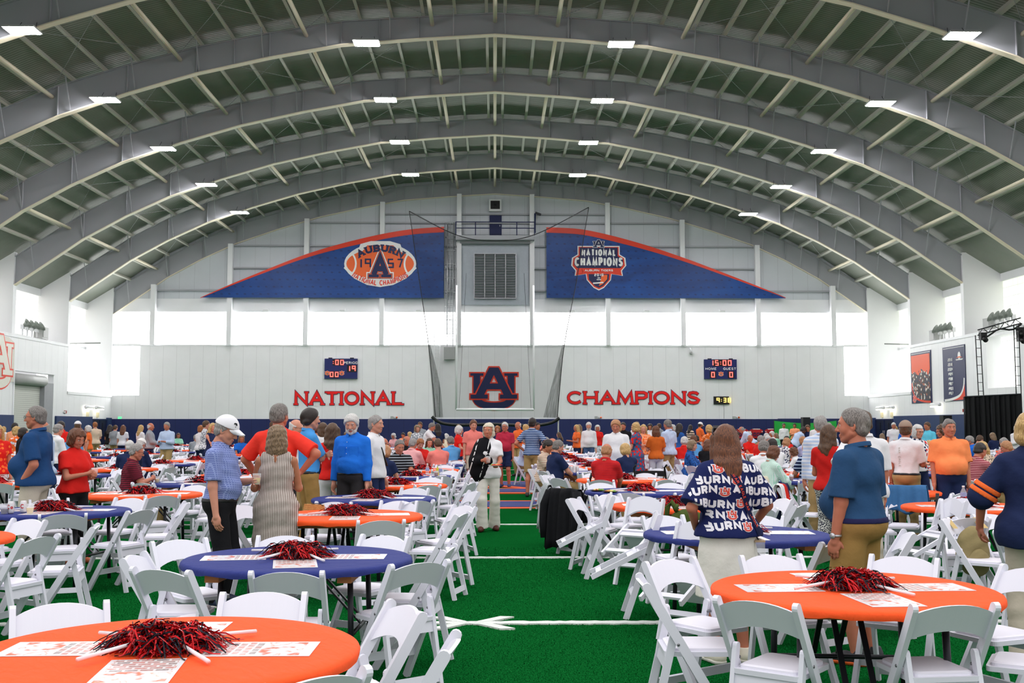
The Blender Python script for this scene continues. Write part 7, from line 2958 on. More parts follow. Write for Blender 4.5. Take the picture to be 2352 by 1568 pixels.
# ---- further back: column, depth, height, heading, sex, hair, top, bottom, pose, left arm, right arm, skin, label
BACK = [
    (6, 18.2, 1.66, -150, 'f', 'long/blonde', 'blouse=fl:red/orange:16', 'white', 'stand', 'down', 'down', 'ruddy', 'blonde long-haired woman in red print top at the left edge'),
    (27, 24, 1.6, -60, 'f', 'bob/dark', 'blouse=black', 'white', 'stand', 'cup', 'plate', 'pink', 'dark-haired woman in black top and white trousers at far left'),
    (44, 34, 1.74, -20, 'm', 'short/dark', 'polo=peach', 'khaki', 'stand', 'down', 'down', 'tan', 'man in peach polo at far left behind the blonde woman'),
    (70, 17.2, 1.72, 140, 'm', 'bald/grey', 'shirt=pale', 'black', 'stand', 'down', 'cup', 'ruddy', 'man in pale blue shirt left of the big man in dark blue'),
    (57, 27, 1.62, 60, 'f', 'curly/blonde', 'blouse=fl:orange/white:14', 'navy', 'stand', 'cup', 'cup', 'pink', 'blonde woman in orange print blouse at far left'),
    (151, 30, 1.77, 150, 'm', 'short/dark', 'polo=red', 'navy', 'stand', 'down', 'cup', 'tan', 'man in red polo before the left wall padding'),
    (141, 22.5, 1.68, -40, 'm', 'short/grey', 'shirt=white', 'navy', 'stand', 'down', 'cup', 'pink', 'man in white shirt just right of the big man in dark blue'),
    (187, 31, 1.76, 5, 'm', 'short/brown', 'polo=peach', 'khaki', 'stand', 'down', 'down', 'pink', 'man in white cap and peach shirt seen from behind'),
    (172, 27, 1.5, 30, 'm', 'short/dark', 'tee=sky', 'jeans', 'stand', 'down', 'down', 'tan', 'boy in light blue shirt left of the curly-haired woman in red'),
    (227, 44, 1.8, 40, 'm', 'short/red', 'polo=beige', 'khaki', 'stand', 'cup', 'cup', 'pink', 'man in beige shirt in front of the left corner doors'),
    (260, 46, 1.7, -10, 'f', 'long/dark', 'blouse=black', 'white', 'stand', 'cup', 'cup', 'tan', 'woman with long dark hair in black beside the boy in grey'),
    (272, 45, 1.68, -20, 'm', 'short/brown', 'polo=grey', 'shorts-khaki', 'stand', 'down', 'down', 'pink', 'boy in grey shirt and khaki shorts near the left corner'),
    (298, 44, 1.68, 0, 'f', 'long/auburn', 'tee=white', 'navy', 'stand', 'down', 'down', 'pink', 'woman in white tee with long auburn hair seen from behind'),
    (330, 41, 1.68, -40, 'f', 'long/blonde', 'tee=white', 'white', 'stand', 'cup', 'cup', 'pink', 'blonde woman in white beside the bald man carrying a plate'),
    (351, 36, 1.74, -80, 'm', 'bald/white', 'shirt=grey', 'navy', 'stand', 'plate', 'plate', 'ruddy', 'bald man in grey shirt carrying a plate'),
    (334, 23.5, 1.7, -95, 'm', 'short/white', 'shirt=navy', 'navy', 'sit', 'table', 'eat', 'ruddy', 'seated man in white cap eating at left'),
    (312, 20.6, 1.7, -50, 'm', 'short/white', 'polo=navy', 'khaki', 'sit', 'table', 'table', 'pink', 'white-haired man in navy seated behind the maroon-striped man'),
    (311, 17.9, 1.74, -85, 'm', 'receding/grey', 'polo=hs:maroon/black:34', 'khaki', 'sit', 'table', 'eat', 'ruddy', 'balding man with glasses in dark maroon striped polo eating at left'),
    (492, 30, 1.72, -120, 'f', 'long/blonde', 'sleeveless=navy', 'navy', 'stand', 'cup', 'fold', 'pink', 'blonde woman in sleeveless navy left of the white-capped man'),
    (477, 33, 1.8, -70, 'm', 'short/brown', 'shirt=fl:white/navy:30', 'navy', 'stand', 'cup', 'cup', 'pink', 'man in white dotted shirt beside the blonde woman in sleeveless navy'),
    (466, 36, 1.66, -40, 'f', 'bob/red', 'blouse=white', 'navy', 'stand', 'cup', 'cup', 'pink', 'red-haired woman in white at far left of the blonde in navy'),
    (679, 16.3, 1.74, -100, 'm', 'bald/white', 'polo=white', 'khaki', 'stand', 'down', 'down', 'pink', 'bald white-haired man with glasses behind the tall red polo man'),
    (744, 22, 1.7, 20, 'f', 'mid/brown', 'blouse=white', 'navy', 'stand', 'cup', 'cup', 'pink', 'brown-haired woman in white top behind the red puff-sleeve woman'),
    (727, 25, 1.7, 40, 'f', 'bob/auburn', 'blouse=cream', 'navy', 'stand', 'cup', 'cup', 'pink', 'woman in cream top, brown hair, right of the black-haired man'),
    (690, 24, 1.76, -30, 'm', 'short/brown', 'polo=blue', 'khaki', 'stand', 'down', 'down', 'pink', 'man in blue polo behind the black-haired man'),
    (869, 26, 1.75, -150, 'm', 'bald/grey', 'polo=navy', 'khaki', 'sit', 'table', 'table', 'ruddy', 'seated bald man in navy right of the white-bearded man'),
    (862, 20.2, 1.7, -130, 'm', 'short/white', 'polo=white', 'khaki', 'sit', 'table', 'table', 'pink', 'seated white-haired man beside the white-bearded man elbow'),
    (884, 20.8, 1.62, -90, 'f', 'bob/ginger', 'blouse=navy', 'white', 'sit', 'table', 'eat', 'pink', 'seated ginger-haired woman in navy behind the striped man'),
    (921, 17.6, 1.78, 2, 'm', 'receding/salt', 'polo=hs:black/grey:20', 'khaki', 'sit', 'table', 'table', 'ruddy', 'seated man in black and grey striped polo seen from behind'),
    (933, 27.5, 1.78, -160, 'm', 'bald/salt', 'polo=black', 'khaki', 'sit', 'table', 'table', 'ruddy', 'seated bald man in black shirt left of centre'),
    (948, 24.5, 1.74, -85, 'm', 'receding/grey', 'shirt=pink', 'khaki', 'sit', 'table', 'table', 'ruddy', 'seated man with glasses in pale pink shirt'),
    (967, 27.5, 1.68, -120, 'm', 'full/red', 'tee=red', 'jeans', 'sit', 'table', 'table', 'pink', 'red-haired teenager in red tee, seated'),
    (990, 28.5, 1.64, 160, 'f', 'long/brown', 'tee=mint', 'jeans', 'sit', 'table', 'table', 'pink', 'girl with long brown hair in mint shirt, seated facing the camera'),
    (1002, 25.8, 1.72, -10, 'm', 'short/brown', 'tee=salmon', 'khaki', 'sit', 'table', 'table', 'pink', 'seated person in salmon shirt left of the white-haired woman in red'),
    (1017, 28.6, 1.64, -95, 'f', 'curly/white', 'blouse=red', 'navy', 'stand', 'plate', 'plate', 'pink', 'white-haired woman in red blouse standing left of the aisle'),
    (1038, 24.8, 1.78, -5, 'm', 'short/salt', 'polo=sky', 'khaki', 'sit', 'table', 'table', 'pink', 'seated man in sky blue polo seen from behind, left of the aisle'),
    (1006, 36, 1.72, 20, 'f', 'long/dark', 'blouse=navy', 'navy', 'stand', 'cup', 'cup', 'pink', 'dark-haired woman in navy standing behind the white-haired woman in red'),
    (976, 35.5, 1.78, -95, 'm', 'short/salt', 'polo=white', 'khaki', 'stand', 'reach', 'reach', 'ruddy', 'man in white polo reaching over a far table left of centre'),
    (959, 37, 1.66, -150, 'f', 'curly/ash', 'blouse=fl:grey/white:14', 'navy', 'stand', 'cup', 'cup', 'pink', 'woman in grey print beside the reaching man'),
    (966, 42, 1.8, 170, 'm', 'short/brown', 'polo=grey', 'navy', 'stand', 'down', 'down', 'tan', 'man in grey polo far behind the reaching man'),
    (931, 50, 1.7, 160, 'm', 'short/dark', 'polo=peach', 'khaki', 'sit', 'table', 'table', 'tan', 'man in peach seated far back left of centre'),
    (1087, 27.5, 1.79, -165, 'm', 'short/auburn', 'polo=salmon', 'shorts-stone', 'stand', 'down', 'down', 'pink', 'man in salmon polo and stone shorts left of the walking woman'),
    (1191, 36, 1.78, 130, 'm', 'bald/white', 'polo=orange', 'khaki', 'stand', 'cup', 'down', 'ruddy', 'bald man in orange polo right of the maroon polo man'),
    (1208, 36.5, 1.68, 30, 'f', 'curly/blonde', 'dress=yellow', 'yellow', 'stand', 'cup', 'cup', 'pink', 'blonde woman in yellow beside the striped polo man'),
    (1143, 40, 1.64, 178, 'f', 'curly/red', 'tee=fl:navy/orange:10', 'navy', 'stand', 'cup', 'cup', 'pink', 'red-haired woman in navy and orange tee far down the aisle'),
    (1157, 42, 1.8, -40, 'm', 'full/dark', 'polo=black', 'khaki', 'stand', 'down', 'down', 'tan', 'dark-haired man behind the maroon polo man'),
    (1240, 38, 1.76, -150, 'm', 'short/dark', 'polo=navy', 'navy', 'stand', 'cup', 'cup', 'tan', 'man in navy polo right behind the striped polo man'),
    (1194, 27.5, 1.72, 165, 'm', 'short/grey', 'polo=pale', 'khaki', 'sit', 'table', 'eat', 'pink', 'seated grey-haired man with glasses in pale blue holding food'),
    (1243, 20.9, 1.76, -78, 'm', 'short/dark', 'polo=hs:cream/maroon:32', 'shorts-khaki', 'sit', 'table', 'table', 'tan', 'dark-haired man in cream striped polo seated at the aisle'),
    (1265, 24.5, 1.76, 160, 'm', 'bald/ginger', 'polo=peach', 'khaki', 'sit', 'eat', 'eat', 'ruddy', 'bald man in peach polo with hands at his face'),
    (1294, 21.8, 1.76, 150, 'm', 'short/salt', 'polo=navy', 'khaki', 'sit', 'table', 'table', 'pink', 'man in navy polo looking down at the table, seated'),
    (1250, 29, 1.74, 170, 'm', 'short/grey', 'polo=salmon', 'khaki', 'sit', 'eat', 'table', 'ruddy', 'seated man behind the bald man in peach'),
    (1330, 40, 1.7, 0, 'f', 'long/ash', 'tee=orange', 'black', 'stand', 'cup', 'cup', 'pink', 'woman in orange tee with long hair seen from behind'),
    (1352, 37, 1.76, 172, 'm', 'full/white', 'shirt=white', 'jeans', 'stand', 'down', 'down', 'pink', 'white-bearded man in white shirt and jeans'),
    (1387, 21.3, 1.76, 168, 'm', 'full/ginger', 'polo=white', 'charcoal', 'stand', 'down', 'down', 'ruddy', 'large ginger-haired man in white polo facing the camera'),
    (1391, 19.75, 1.74, 0, 'm', 'bald/ginger', 'polo=hs:red/maroon:60', 'khaki', 'sit', 'table', 'table', 'ruddy', 'ginger balding man in red polo seated with his back to the camera'),
    (1436, 20.2, 1.64, -4, 'f', 'bob/blonde', 'blouse=navy', 'navy', 'sit', 'table', 'table', 'pink', 'blonde woman in navy seated beside the man in red'),
    (1414, 27, 1.72, 100, 'f', 'bob/blonde', 'blouse=navy', 'navy', 'stand', 'down', 'cup', 'pink', 'blonde woman in navy standing behind the ginger-haired man'),
    (1431, 34, 1.76, 165, 'm', 'cropped/dark', 'polo=black', 'black', 'stand', 'down', 'down', 'ruddy', 'shaven-headed man in black behind the two blondes'),
    (1450, 26.8, 1.72, 60, 'f', 'bob/blonde', 'dress=fl:jeans/red:15', 'navy', 'stand', 'cup', 'cup', 'pink', 'blonde woman in blue floral dress'),
    (1463, 40, 1.8, 150, 'm', 'short/brown', 'polo=white', 'navy', 'stand', 'down', 'down', 'tan', 'man in white polo behind the blue floral dress'),
    (1477, 30, 1.68, 176, 'f', 'long/blonde', 'blouse=fl:peach/orange:16', 'skirt-white', 'stand', 'chest', 'cup', 'pink', 'blonde woman in orange floral blouse facing the camera'),
    (1491, 44, 1.72, 170, 'f', 'curly/dark', 'blouse=white', 'navy', 'stand', 'cup', 'cup', 'tan', 'dark curly-haired woman far behind the floral blouse'),
    (1506, 26.8, 1.64, 4, 'f', 'mid/auburn', 'tee=rust', 'white', 'stand', 'cup', 'cup', 'pink', 'brown-haired woman in rust tee seen from behind'),
    (1535, 27.6, 1.80, 40, 'm', 'short/salt', 'polo=pale', 'khaki', 'stand', 'down', 'down', 'ruddy', 'grey-haired man in pale blue shirt and khaki trousers'),
    (1557, 33, 1.72, -60, 'f', 'long/dark', 'blouse=blue', 'navy', 'stand', 'cup', 'cup', 'pink', 'black-haired woman in blue behind the pale blue shirt man'),
    (1514, 50, 1.76, 40, 'm', 'short/brown', 'polo=grey', 'black', 'stand', 'down', 'down', 'tan', 'man in grey far behind the rust tee woman'),
    (1579, 50, 1.7, -60, 'f', 'long/dark', 'dress=hs:beige/black:9', 'black', 'stand', 'cup', 'cup', 'tan', 'dark-haired woman in brown striped dress near the far padding'),
    (1603, 50, 1.8, -70, 'm', 'short/dark', 'polo=orange', 'white', 'stand', 'cup', 'cup', 'tan', 'man in orange polo and white cap near the far padding'),
    (1629, 32, 1.66, 10, 'f', 'curly/blonde', 'blouse=fl:rust/peach:18', 'navy', 'stand', 'cup', 'cup', 'pink', 'curly blonde woman in rust print seen from behind'),
    (1596, 31.5, 1.76, -90, 'm', 'short/auburn', 'polo=sky', 'khaki', 'sit', 'table', 'table', 'pink', 'seated bearded man in light blue'),
    (1570, 28, 1.72, -60, 'm', 'full/white', 'polo=red', 'khaki', 'sit', 'table', 'table', 'ruddy', 'seated white-haired man in red'),
    (1580, 23.8, 1.66, -85, 'f', 'bob/ash', 'shirt=fl:blue/deep:24', 'white', 'sit', 'table', 'table', 'pink', 'seated woman in blue long-sleeved blouse and white trousers'),
    (1626, 26.5, 1.64, 0, 'f', 'mid/auburn', 'blouse=black', 'navy', 'sit', 'table', 'table', 'pink', 'seated brown-haired woman in black left of the printed shirt'),
    (1609, 34.5, 1.7, 30, 'm', 'short/dark', 'polo=navy', 'navy', 'sit', 'table', 'table', 'tan', 'seated man in navy behind the bearded man in light blue'),
    (1731, 41, 1.78, 60, 'm', 'bald/grey', 'shirt=pale', 'khaki', 'stand', 'reach', 'reach', 'ruddy', 'bald man in pale blue shirt bending before the red jerseys'),
    (1726, 35, 1.72, 170, 'm', 'bald/grey', 'polo=red', 'khaki', 'sit', 'table', 'table', 'ruddy', 'seated red-faced bald man right of the printed shirt'),
    (1745, 29.5, 1.74, 140, 'm', 'short/grey', 'polo=red', 'khaki', 'sit', 'table', 'table', 'ruddy', 'seated grey-haired man in red, right of the printed shirt'),
    (1750, 20.8, 1.76, -75, 'm', 'full/salt', 'polo=white', 'khaki', 'sit', 'table', 'table', 'ruddy', 'seated grey-haired man in white polo behind the mint blouse'),
    (1771, 17.7, 1.66, -88, 'f', 'bob/auburn', 'shirt=ck:mint/white:60', 'green', 'sit', 'table', 'table', 'pink', 'auburn-haired woman in mint green shirt seated in profile'),
    (1783, 23.6, 1.78, -35, 'm', 'short/dark', 'polo=white', 'khaki', 'sit', 'table', 'table', 'tan', 'seated dark-haired man in white polo'),
    (1763, 32.5, 1.72, 10, 'm', 'short/white', 'shirt=sky', 'khaki', 'sit', 'table', 'table', 'pink', 'seated white-haired man in pale blue far behind the mint blouse'),
    (1788, 35, 1.64, 150, 'f', 'long/dark', 'blouse=red', 'navy', 'sit', 'table', 'table', 'tan', 'seated woman with long dark hair in red'),
    (1804, 26.8, 1.66, -90, 'f', 'bob/ginger', 'blouse=fl:white/navy:20', 'navy', 'sit', 'table', 'eat', 'pink', 'seated short-haired woman in white print blouse'),
    (1820, 38, 1.78, -70, 'm', 'cropped/dark', 'shirt=pale', 'navy', 'stand', 'reach', 'reach', 'brown', 'man in pale blue shirt bending in front of the green backdrop'),
    (1801, 58, 1.78, 172, 'm', 'short/dark', 'shirt=white', 'black', 'stand', 'down', 'down', 'tan', 'man in white shirt before the green backdrop'),
    (1826, 60, 1.78, 160, 'm', 'short/dark', 'polo=peach', 'black', 'stand', 'cup', 'cup', 'tan', 'man in peach before the green backdrop'),
    (1843, 31.5, 1.66, 40, 'f', 'curly/ginger', 'shirt=lilac', 'navy', 'sit', 'table', 'table', 'pink', 'seated ginger-haired woman in lilac shirt'),
    (1858, 25.6, 1.74, -10, 'm', 'full/salt', 'polo=hs:orange/black:9', 'khaki', 'sit', 'table', 'table', 'ruddy', 'seated man in orange and black striped shirt'),
    (1860, 18.6, 1.76, -4, 'm', 'short/white', 'polo=hs:navy/pale:16', 'khaki', 'sit', 'table', 'table', 'pink', 'white-haired man in navy striped shirt seated with his back turned'),
    (1834, 20.4, 1.35, 100, 'f', 'curly/auburn', 'tee=white', 'jeans', 'sit', 'table', 'table', 'pink', 'girl with curly brown hair looking left at a right-hand table'),
    (1877, 36, 1.8, 140, 'm', 'cropped/dark', 'shirt=white', 'navy', 'stand', 'down', 'down', 'brown', 'man in white shirt beside the loudspeaker'),
    (1905, 33, 1.74, 30, 'm', 'short/grey', 'shirt=white', 'khaki', 'stand', 'down', 'down', 'pink', 'man in white shirt behind the red-top woman'),
    (2020, 44, 1.78, 165, 'm', 'short/white', 'polo=white', 'khaki', 'stand', 'down', 'down', 'ruddy', 'white-haired smiling man in white polo by the right corner doors'),
    (2028, 36, 1.4, 10, 'f', 'long/ash', 'tee=peach', 'white', 'stand', 'cup', 'cup', 'pink', 'little girl with long hair near the right corner doors'),
    (2109, 18.8, 1.66, -160, 'f', 'bob/white', 'shirt=fl:white/navy/red:18', 'navy', 'stand', 'cup', 'plate', 'pink', 'white-haired woman in red, white and navy print behind the tan-capped man'),
    (2134, 33, 1.76, 120, 'm', 'short/brown', 'polo=aqua', 'stone', 'stand', 'down', 'cup', 'tan', 'man in aqua polo by the right wall padding'),
    (2170, 19.6, 1.66, 90, 'f', 'curly/brown', 'blouse=navy', 'navy', 'stand', 'reach', 'cup', 'ruddy', 'brown curly-haired woman behind the peach-orange polo man'),
    (2145, 24, 1.66, 20, 'f', 'curly/blonde', 'blouse=hs:white/red:18', 'navy', 'sit', 'table', 'table', 'pink', 'seated blonde curly-haired woman in red stripes'),
    (2238, 28, 1.76, 30, 'm', 'short/grey', 'polo=royal', 'khaki', 'sit', 'table', 'table', 'ruddy', 'seated grey-haired man in royal blue'),
    (2250, 31, 1.76, 20, 'm', 'short/brown', 'polo=sky', 'khaki', 'sit', 'table', 'table', 'pink', 'seated man in light blue and white cap'),
    (2262, 22.8, 1.68, 80, 'f', 'mid/blonde', 'blouse=fl:beige/charcoal:40', 'navy', 'sit', 'table', 'table', 'pink', 'seated blonde woman in beige spotted blouse'),
    (2250, 16.6, 1.76, 10, 'm', 'receding/dark', 'polo=hs:maroon/pink:36', 'khaki', 'sit', 'table', 'table', 'ruddy', 'seated man in maroon fine-striped shirt seen from behind at right'),
    (2312, 24.4, 1.74, 30, 'm', 'short/grey', 'polo=hs:red/white:30', 'khaki', 'sit', 'table', 'table', 'ruddy', 'seated grey-haired man in red striped shirt at right edge'),
    (2330, 20.8, 1.74, 40, 'm', 'short/ginger', 'polo=peach', 'khaki', 'sit', 'table', 'table', 'ruddy', 'seated man in peach shirt at right edge'),
]
CAPS = {187: srgb(226, 226, 230), 334: srgb(228, 226, 222), 1603: srgb(228, 228, 228), 2250.5: 0}
GLASS = {311, 869, 948, 1194, 679, 2109}
BEARDS = {1352: 'white', 1596: 'auburn', 1603: 'dark'}


def add_person(px, Y, H, face, sex, hr, tp, bt, pose, L, R, skin, label, **kw):
    st, hc = hr.split('/')
    ty, ms = tp.split('=')
    bkind = 'trousers'
    if '-' in bt:
        bkind, bt = bt.split('-')
    top = dict(type=ty, mat=mt(ms), hem={'polo': .9, 'tee': .9, 'shirt': .92, 'blouse': .9, 'sleeveless': .92, 'dress': .5}[ty], loose=1.12)
    bot = None if ty == 'dress' else dict(type=bkind, mat=mt(bt))
    X = None
    q = None
    if pose == 'sit':
        X, Y, face, q, sd = seat_at(px, Y, face)
        top['hem'] = .93
        kw['lean'] = kw.get('lean', 7)
    elif Y > 11.9:
        X, Y = clear_of_people(*clear_of_tables(gx(px, Y), Y, .95))
    r_ = random.Random(px)
    f = figure(label, px, Y, H, face, top, bot, (st, hc), skin, pose, L, R, g=1.1 + r_.uniform(-.05, .15) if sex == 'm' else 1.0 + r_.uniform(0, .12), belly=r_.uniform(0, .6) if sex == 'm' else 0, nod=r_.uniform(0, 12) + (6 if pose == 'sit' else 0), woman=sex == 'f',
               X=X, hat=CAPS.get(px), glasses=px in GLASS, beard=BEARDS.get(px), **kw)
    if pose == 'sit':
        chair(X, Y, face, 'white chair under the ' + ' '.join(label.replace('seated ', '').replace(', seated', '').split()[:10]), Y < 14, 0, 'white folding chairs with people on them')
    return f


for row in BACK:
    kw = {}
    if row[12].startswith('bald man in pale blue shirt bending') or row[12].startswith('man in pale blue shirt bending'):
        kw['lean'] = 38
    if row[12].startswith('man in white polo reaching'):
        kw['lean'] = 18
    add_person(*row, **kw)

# the far tables: more guests, mostly heads and shoulders
PAL_M = ['polo=navy', 'polo=white', 'polo=orange', 'shirt=pale', 'polo=royal', 'polo=grey', 'polo=red', 'shirt=white', 'polo=salmon']
PAL_F = ['blouse=white', 'blouse=navy', 'blouse=orange', 'blouse=red', 'tee=mint', 'blouse=pink', 'tee=royal', 'blouse=cream']
RR = random.Random(5)
FAR_PX = [20, 95, 205, 390, 420, 452, 560, 600, 615, 652, 770, 800, 835, 905, 945, 1025, 1060, 1285, 1310, 1372, 1405, 1545, 1650, 1670, 1690, 1715, 1755, 1870, 1945, 1990, 2060, 2075, 2190, 2280, 2340]
for i, px in enumerate(FAR_PX):
    sex = RR.choice('mf')
    Y = RR.uniform(34, 52)
    pal = PAL_M if sex == 'm' else PAL_F
    tp = pal[i % len(pal)]
    pose = 'sit' if RR.random() < .62 else 'stand'
    hr = RR.choice(['short/brown', 'short/grey', 'bald/grey', 'full/white', 'short/dark'] if sex == 'm' else ['bob/blonde', 'long/brown', 'mid/ash', 'curly/white', 'long/blonde'])
    who = 'man' if sex == 'm' else 'woman'
    lab = '%s in %s %s %s among the far tables, %s from the left there' % (who, tp.split('=')[1], tp.split('=')[0], 'sitting' if pose == 'sit' else 'standing', ('%d' % (i + 1)) + ('st' if i % 10 == 0 and i != 10 else 'nd' if i % 10 == 1 and i != 11 else 'rd' if i % 10 == 2 and i != 12 else 'th'))
    add_person(px, Y, RR.uniform(1.62, 1.8), RR.uniform(-180, 180), sex, hr, tp, RR.choice(['khaki', 'navy', 'white']), pose, RR.choice(['table', 'eat']) if pose == 'sit' else RR.choice(['cup', 'down']), 'table' if pose == 'sit' else 'cup', RR.choice(['pink', 'ruddy', 'tan']), lab)
# ------------------------------------------------------------------ belongings on chairs and tables
def drape(x, y, rz, label, cat, name, mat, w=.5, front=.3, back=.5, seed=1, top=.83, sleeve=None):
    """A garment hung over the back of a folding chair: down the front of the backrest and down behind it."""
    r_ = random.Random(seed)
    ph = [r_.uniform(0, 6) for _ in range(6)]
    o = empty(name, (x, y, 0), radians(rz))
    tag(o, label, cat)
    path = [(-.19, top - front), (-.215, top - front * .5), (-.235, top - .03), (-.255, top + .012), (-.285, top + .01), (-.31, top - .04), (-.335, top - back * .4), (-.36, top - back)]

    def fn(u, v):
        k = min(int(v * (len(path) - 1)), len(path) - 2)
        f_ = v * (len(path) - 1) - k
        yy = path[k][0] + (path[k + 1][0] - path[k][0]) * f_
        zz = path[k][1] + (path[k + 1][1] - path[k][1]) * f_
        fall = abs(v - .43) * 1.7
        sg = 1 if v < .43 else -1
        xx = (u - .5) * w * (1 + .12 * fall) + .012 * sin(u * 9 + ph[0]) * fall
        yy += sg * fall * (.028 * sin(u * 17 + ph[1] + v * 2) + .016 * sin(u * 37 + ph[2]))
        zz += fall * (.04 * sin(u * 6 + ph[3]) + .02 * sin(u * 15 + ph[4]))
        return (xx, yy - (.012 if v > .43 else -.006), max(.02, zz))
    mb = MB().sheet(fn, 40, 26)
    me = mb.build('cloth', mat, o)
    so = me.modifiers.new('thickness', 'SOLIDIFY')
    so.thickness = .008
    if sleeve:
        for s in (-1, 1):
            pts = [(s * w * .46, -.3, top - .02), (s * w * .56, -.34, top - .2), (s * w * .55, -.37, top - .42), (s * w * .5, -.38, top - sleeve)]
            MB().tube(pts, [.06, .068, .06, .052], 12).build('sleeve', mat, o)
    return o


def chair_with(x, y, rz, label):
    SEATED.append((x, y))
    return chair(x, y, rz, label, y < 16)


chair_with(1.12, 14.25, -52, 'white chair under the black jacket, beside the aisle on the right')
drape(1.12, 14.25, -52, 'black jacket draped over a chair back at the right side of the aisle', 'jacket', 'black_jacket', cloth('cloth_jacket_black', srgb(16, 17, 21)), .56, .4, .72, 3, sleeve=.62)
chair_with(1.02, 15.3, -88, 'white chair under the grey jacket, behind the black jacket')
drape(1.02, 15.3, -88, 'light grey jacket draped behind the black jacket', 'jacket', 'grey_jacket', cloth('cloth_jacket_grey', srgb(170, 176, 178)), .46, .35, .6, 5)
chair_with(4.3, 17.1, -150, 'white chair under the cream cardigan beside the mint-shirted woman')
drape(4.3, 17.1, -150, 'cream cardigan draped over a chair beside the mint-shirted woman', 'cardigan', 'cream_cardigan', cloth('cloth_cardigan', srgb(222, 212, 188)), .46, .4, .5, 7)
chair_with(4.22, 15.0, -118, 'white chair under the red, white and navy jacket')
o = drape(4.22, 15.0, -118, 'red, white and navy jacket hung over a chair behind the printed-shirt woman', 'jacket', 'tricolour_jacket', cloth('cloth_jacket_red', srgb(214, 48, 36)), .24, .3, .34, 9)
for nm, mt_, dx, bk, sd in (('white_side', mt('white'), .16, .42, 12), ('navy_side', mt('navy'), -.16, .62, 14)):
    e = drape(4.22, 15.0, -118, None, None, nm, mt_, .2, .34, bk, sd)
    ch_ = e.children[0]
    ch_.name = nm
    ch_.parent = o
    ch_.location = (dx, 0, .002)
    bpy.data.objects.remove(e)
chair_with(4.98, 13.28, 155, 'white chair under the denim jacket at the right-hand orange table')
drape(4.98, 13.28, 155, 'crumpled denim jacket over a chair back beyond the right-hand orange table', 'jacket', 'denim_jacket', cloth('cloth_denim', srgb(62, 110, 158)), .5, .28, .3, 17, top=.9)

# backpack and bags ----------------------------------------------------------


def soft_bag(name, label, x, y, z, rz, size, mat, seed, cat='bag'):
    o = empty(name, (x, y, z), radians(rz))
    tag(o, label, cat)
    a, b_, c = size
    F_ = Field((-a, -b_, -.02), (a, b_, c * 2 + .05), .012)
    F_.ell((0, 0, c * .9), (a * .9, b_ * .9, c * .85), .03)
    F_.ell((0, 0, c * .6), (a * .85, b_ * .95, c * .6), .03)
    F_.plane((0, 0, 0), (0, 0, -1))
    F_.ripple(.006, seed, 30)
    V, Q = F_.surface()
    link_mesh('body', np_mesh('body', V, Q, mat, True), o)
    return o


M_KHAKI = cloth('cloth_backpack', srgb(146, 132, 92))
chair_with(4.35, 10.35, 8, 'white chair with the khaki backpack hung on it')
o = soft_bag('backpack', 'khaki backpack hanging from a white chair at the right-hand orange table', 4.35, 9.93, .3, 8, (.17, .1, .26), M_KHAKI, 4, 'backpack')
F_ = Field((-.13, -.16, -.02), (.13, .02, .28), .011)
F_.ell((0, -.08, .12), (.11, .06, .12), .03)
F_.ripple(.005, 8, 30)
V, Q = F_.surface()
link_mesh('front_pocket', np_mesh('front_pocket', V, Q, M_KHAKI, True), o)
for s in (-1, 1):
    MB().sheet(lambda u, v: (s * .15 + (u - .5) * .045 - s * .02 * v, .02 + .16 * sin(v * 2.6), .42 + .15 * sin(v * 2.2) - .1 * v), 3, 10).build('strap', cloth('cloth_strap_tan', srgb(196, 170, 116)), o)
M_GREENBAG = cloth('cloth_bag_green', srgb(70, 84, 34))
o = soft_bag('green_bag', 'olive green soft bag hung on a chair at the third right table', 1.98, 11.25, .62, 20, (.2, .1, .1), M_GREENBAG, 6)
MB().tube([(-.12, 0, .17), (-.17, .02, .26), (-.2, .05, .2), (-.22, .05, .0)], [.03, .025, .03, .02], 8).tube([(-.12, 0, .16), (-.15, -.02, .2), (-.11, 0, .22)], .02, 8).build('knotted_handle', M_GREENBAG, o)
o = soft_bag('cream_bag', 'cream quilted handbag beside the olive green bag', 2.2, 11.2, .6, 5, (.11, .06, .095), plain('cream_leather', srgb(222, 206, 184), .4, bump=.4, bscale=30), 16)
MB().tube([(-.08, -.045, .12), (-.07, -.07, .06), (-.02, -.07, .1), (.03, -.075, .04), (.07, -.06, .12)], .006, 6).build('chain', plain('gold_chain', srgb(200, 170, 110), .3, .9), o)
chair_with(-1.86, 12.0, 165, 'white chair with the woven straw bag on it')
o = empty('straw_bag', (-1.93, 11.77, .7), 0)
tag(o, 'woven straw clutch propped on a white chair behind the striped dress', 'bag')
m, t, b = base('woven_straw', srgb(206, 158, 92), .8)
tc = t.new('ShaderNodeTexCoord')
br = t.new('ShaderNodeTexBrick', i_Scale=1.0)
br.inputs['Brick Width'].default_value = .016
br.inputs['Row Height'].default_value = .008
br.inputs['Mortar Size'].default_value = .0012
br.inputs['Color1'].default_value = srgb(214, 168, 100)
br.inputs['Color2'].default_value = srgb(190, 140, 78)
br.inputs['Mortar'].default_value = srgb(120, 84, 44)
mp = t.new('ShaderNodeMapping')
mp.inputs['Rotation'].default_value = (pi / 2, 0, 0)
t.link(tc.outputs['Object'], mp.inputs[0])
t.link(mp.outputs[0], br.inputs['Vector'])
t.link(br.outputs['Color'], b.inputs['Base Color'])
MB().prism([(-.12, 0), (.12, 0), (.105, .11), (-.105, .12)], lambda a, c: (a, -.035 + c * .2, c), lambda a, c: (a, .035 - c * .1, c)).build('body', m, o)
MB().tube([(-.03, .0, .115), (.02, -.01, .123), (.06, 0, .12), (.1, -.02, .1)], .004, 6).build('chain', M_DARK, o)
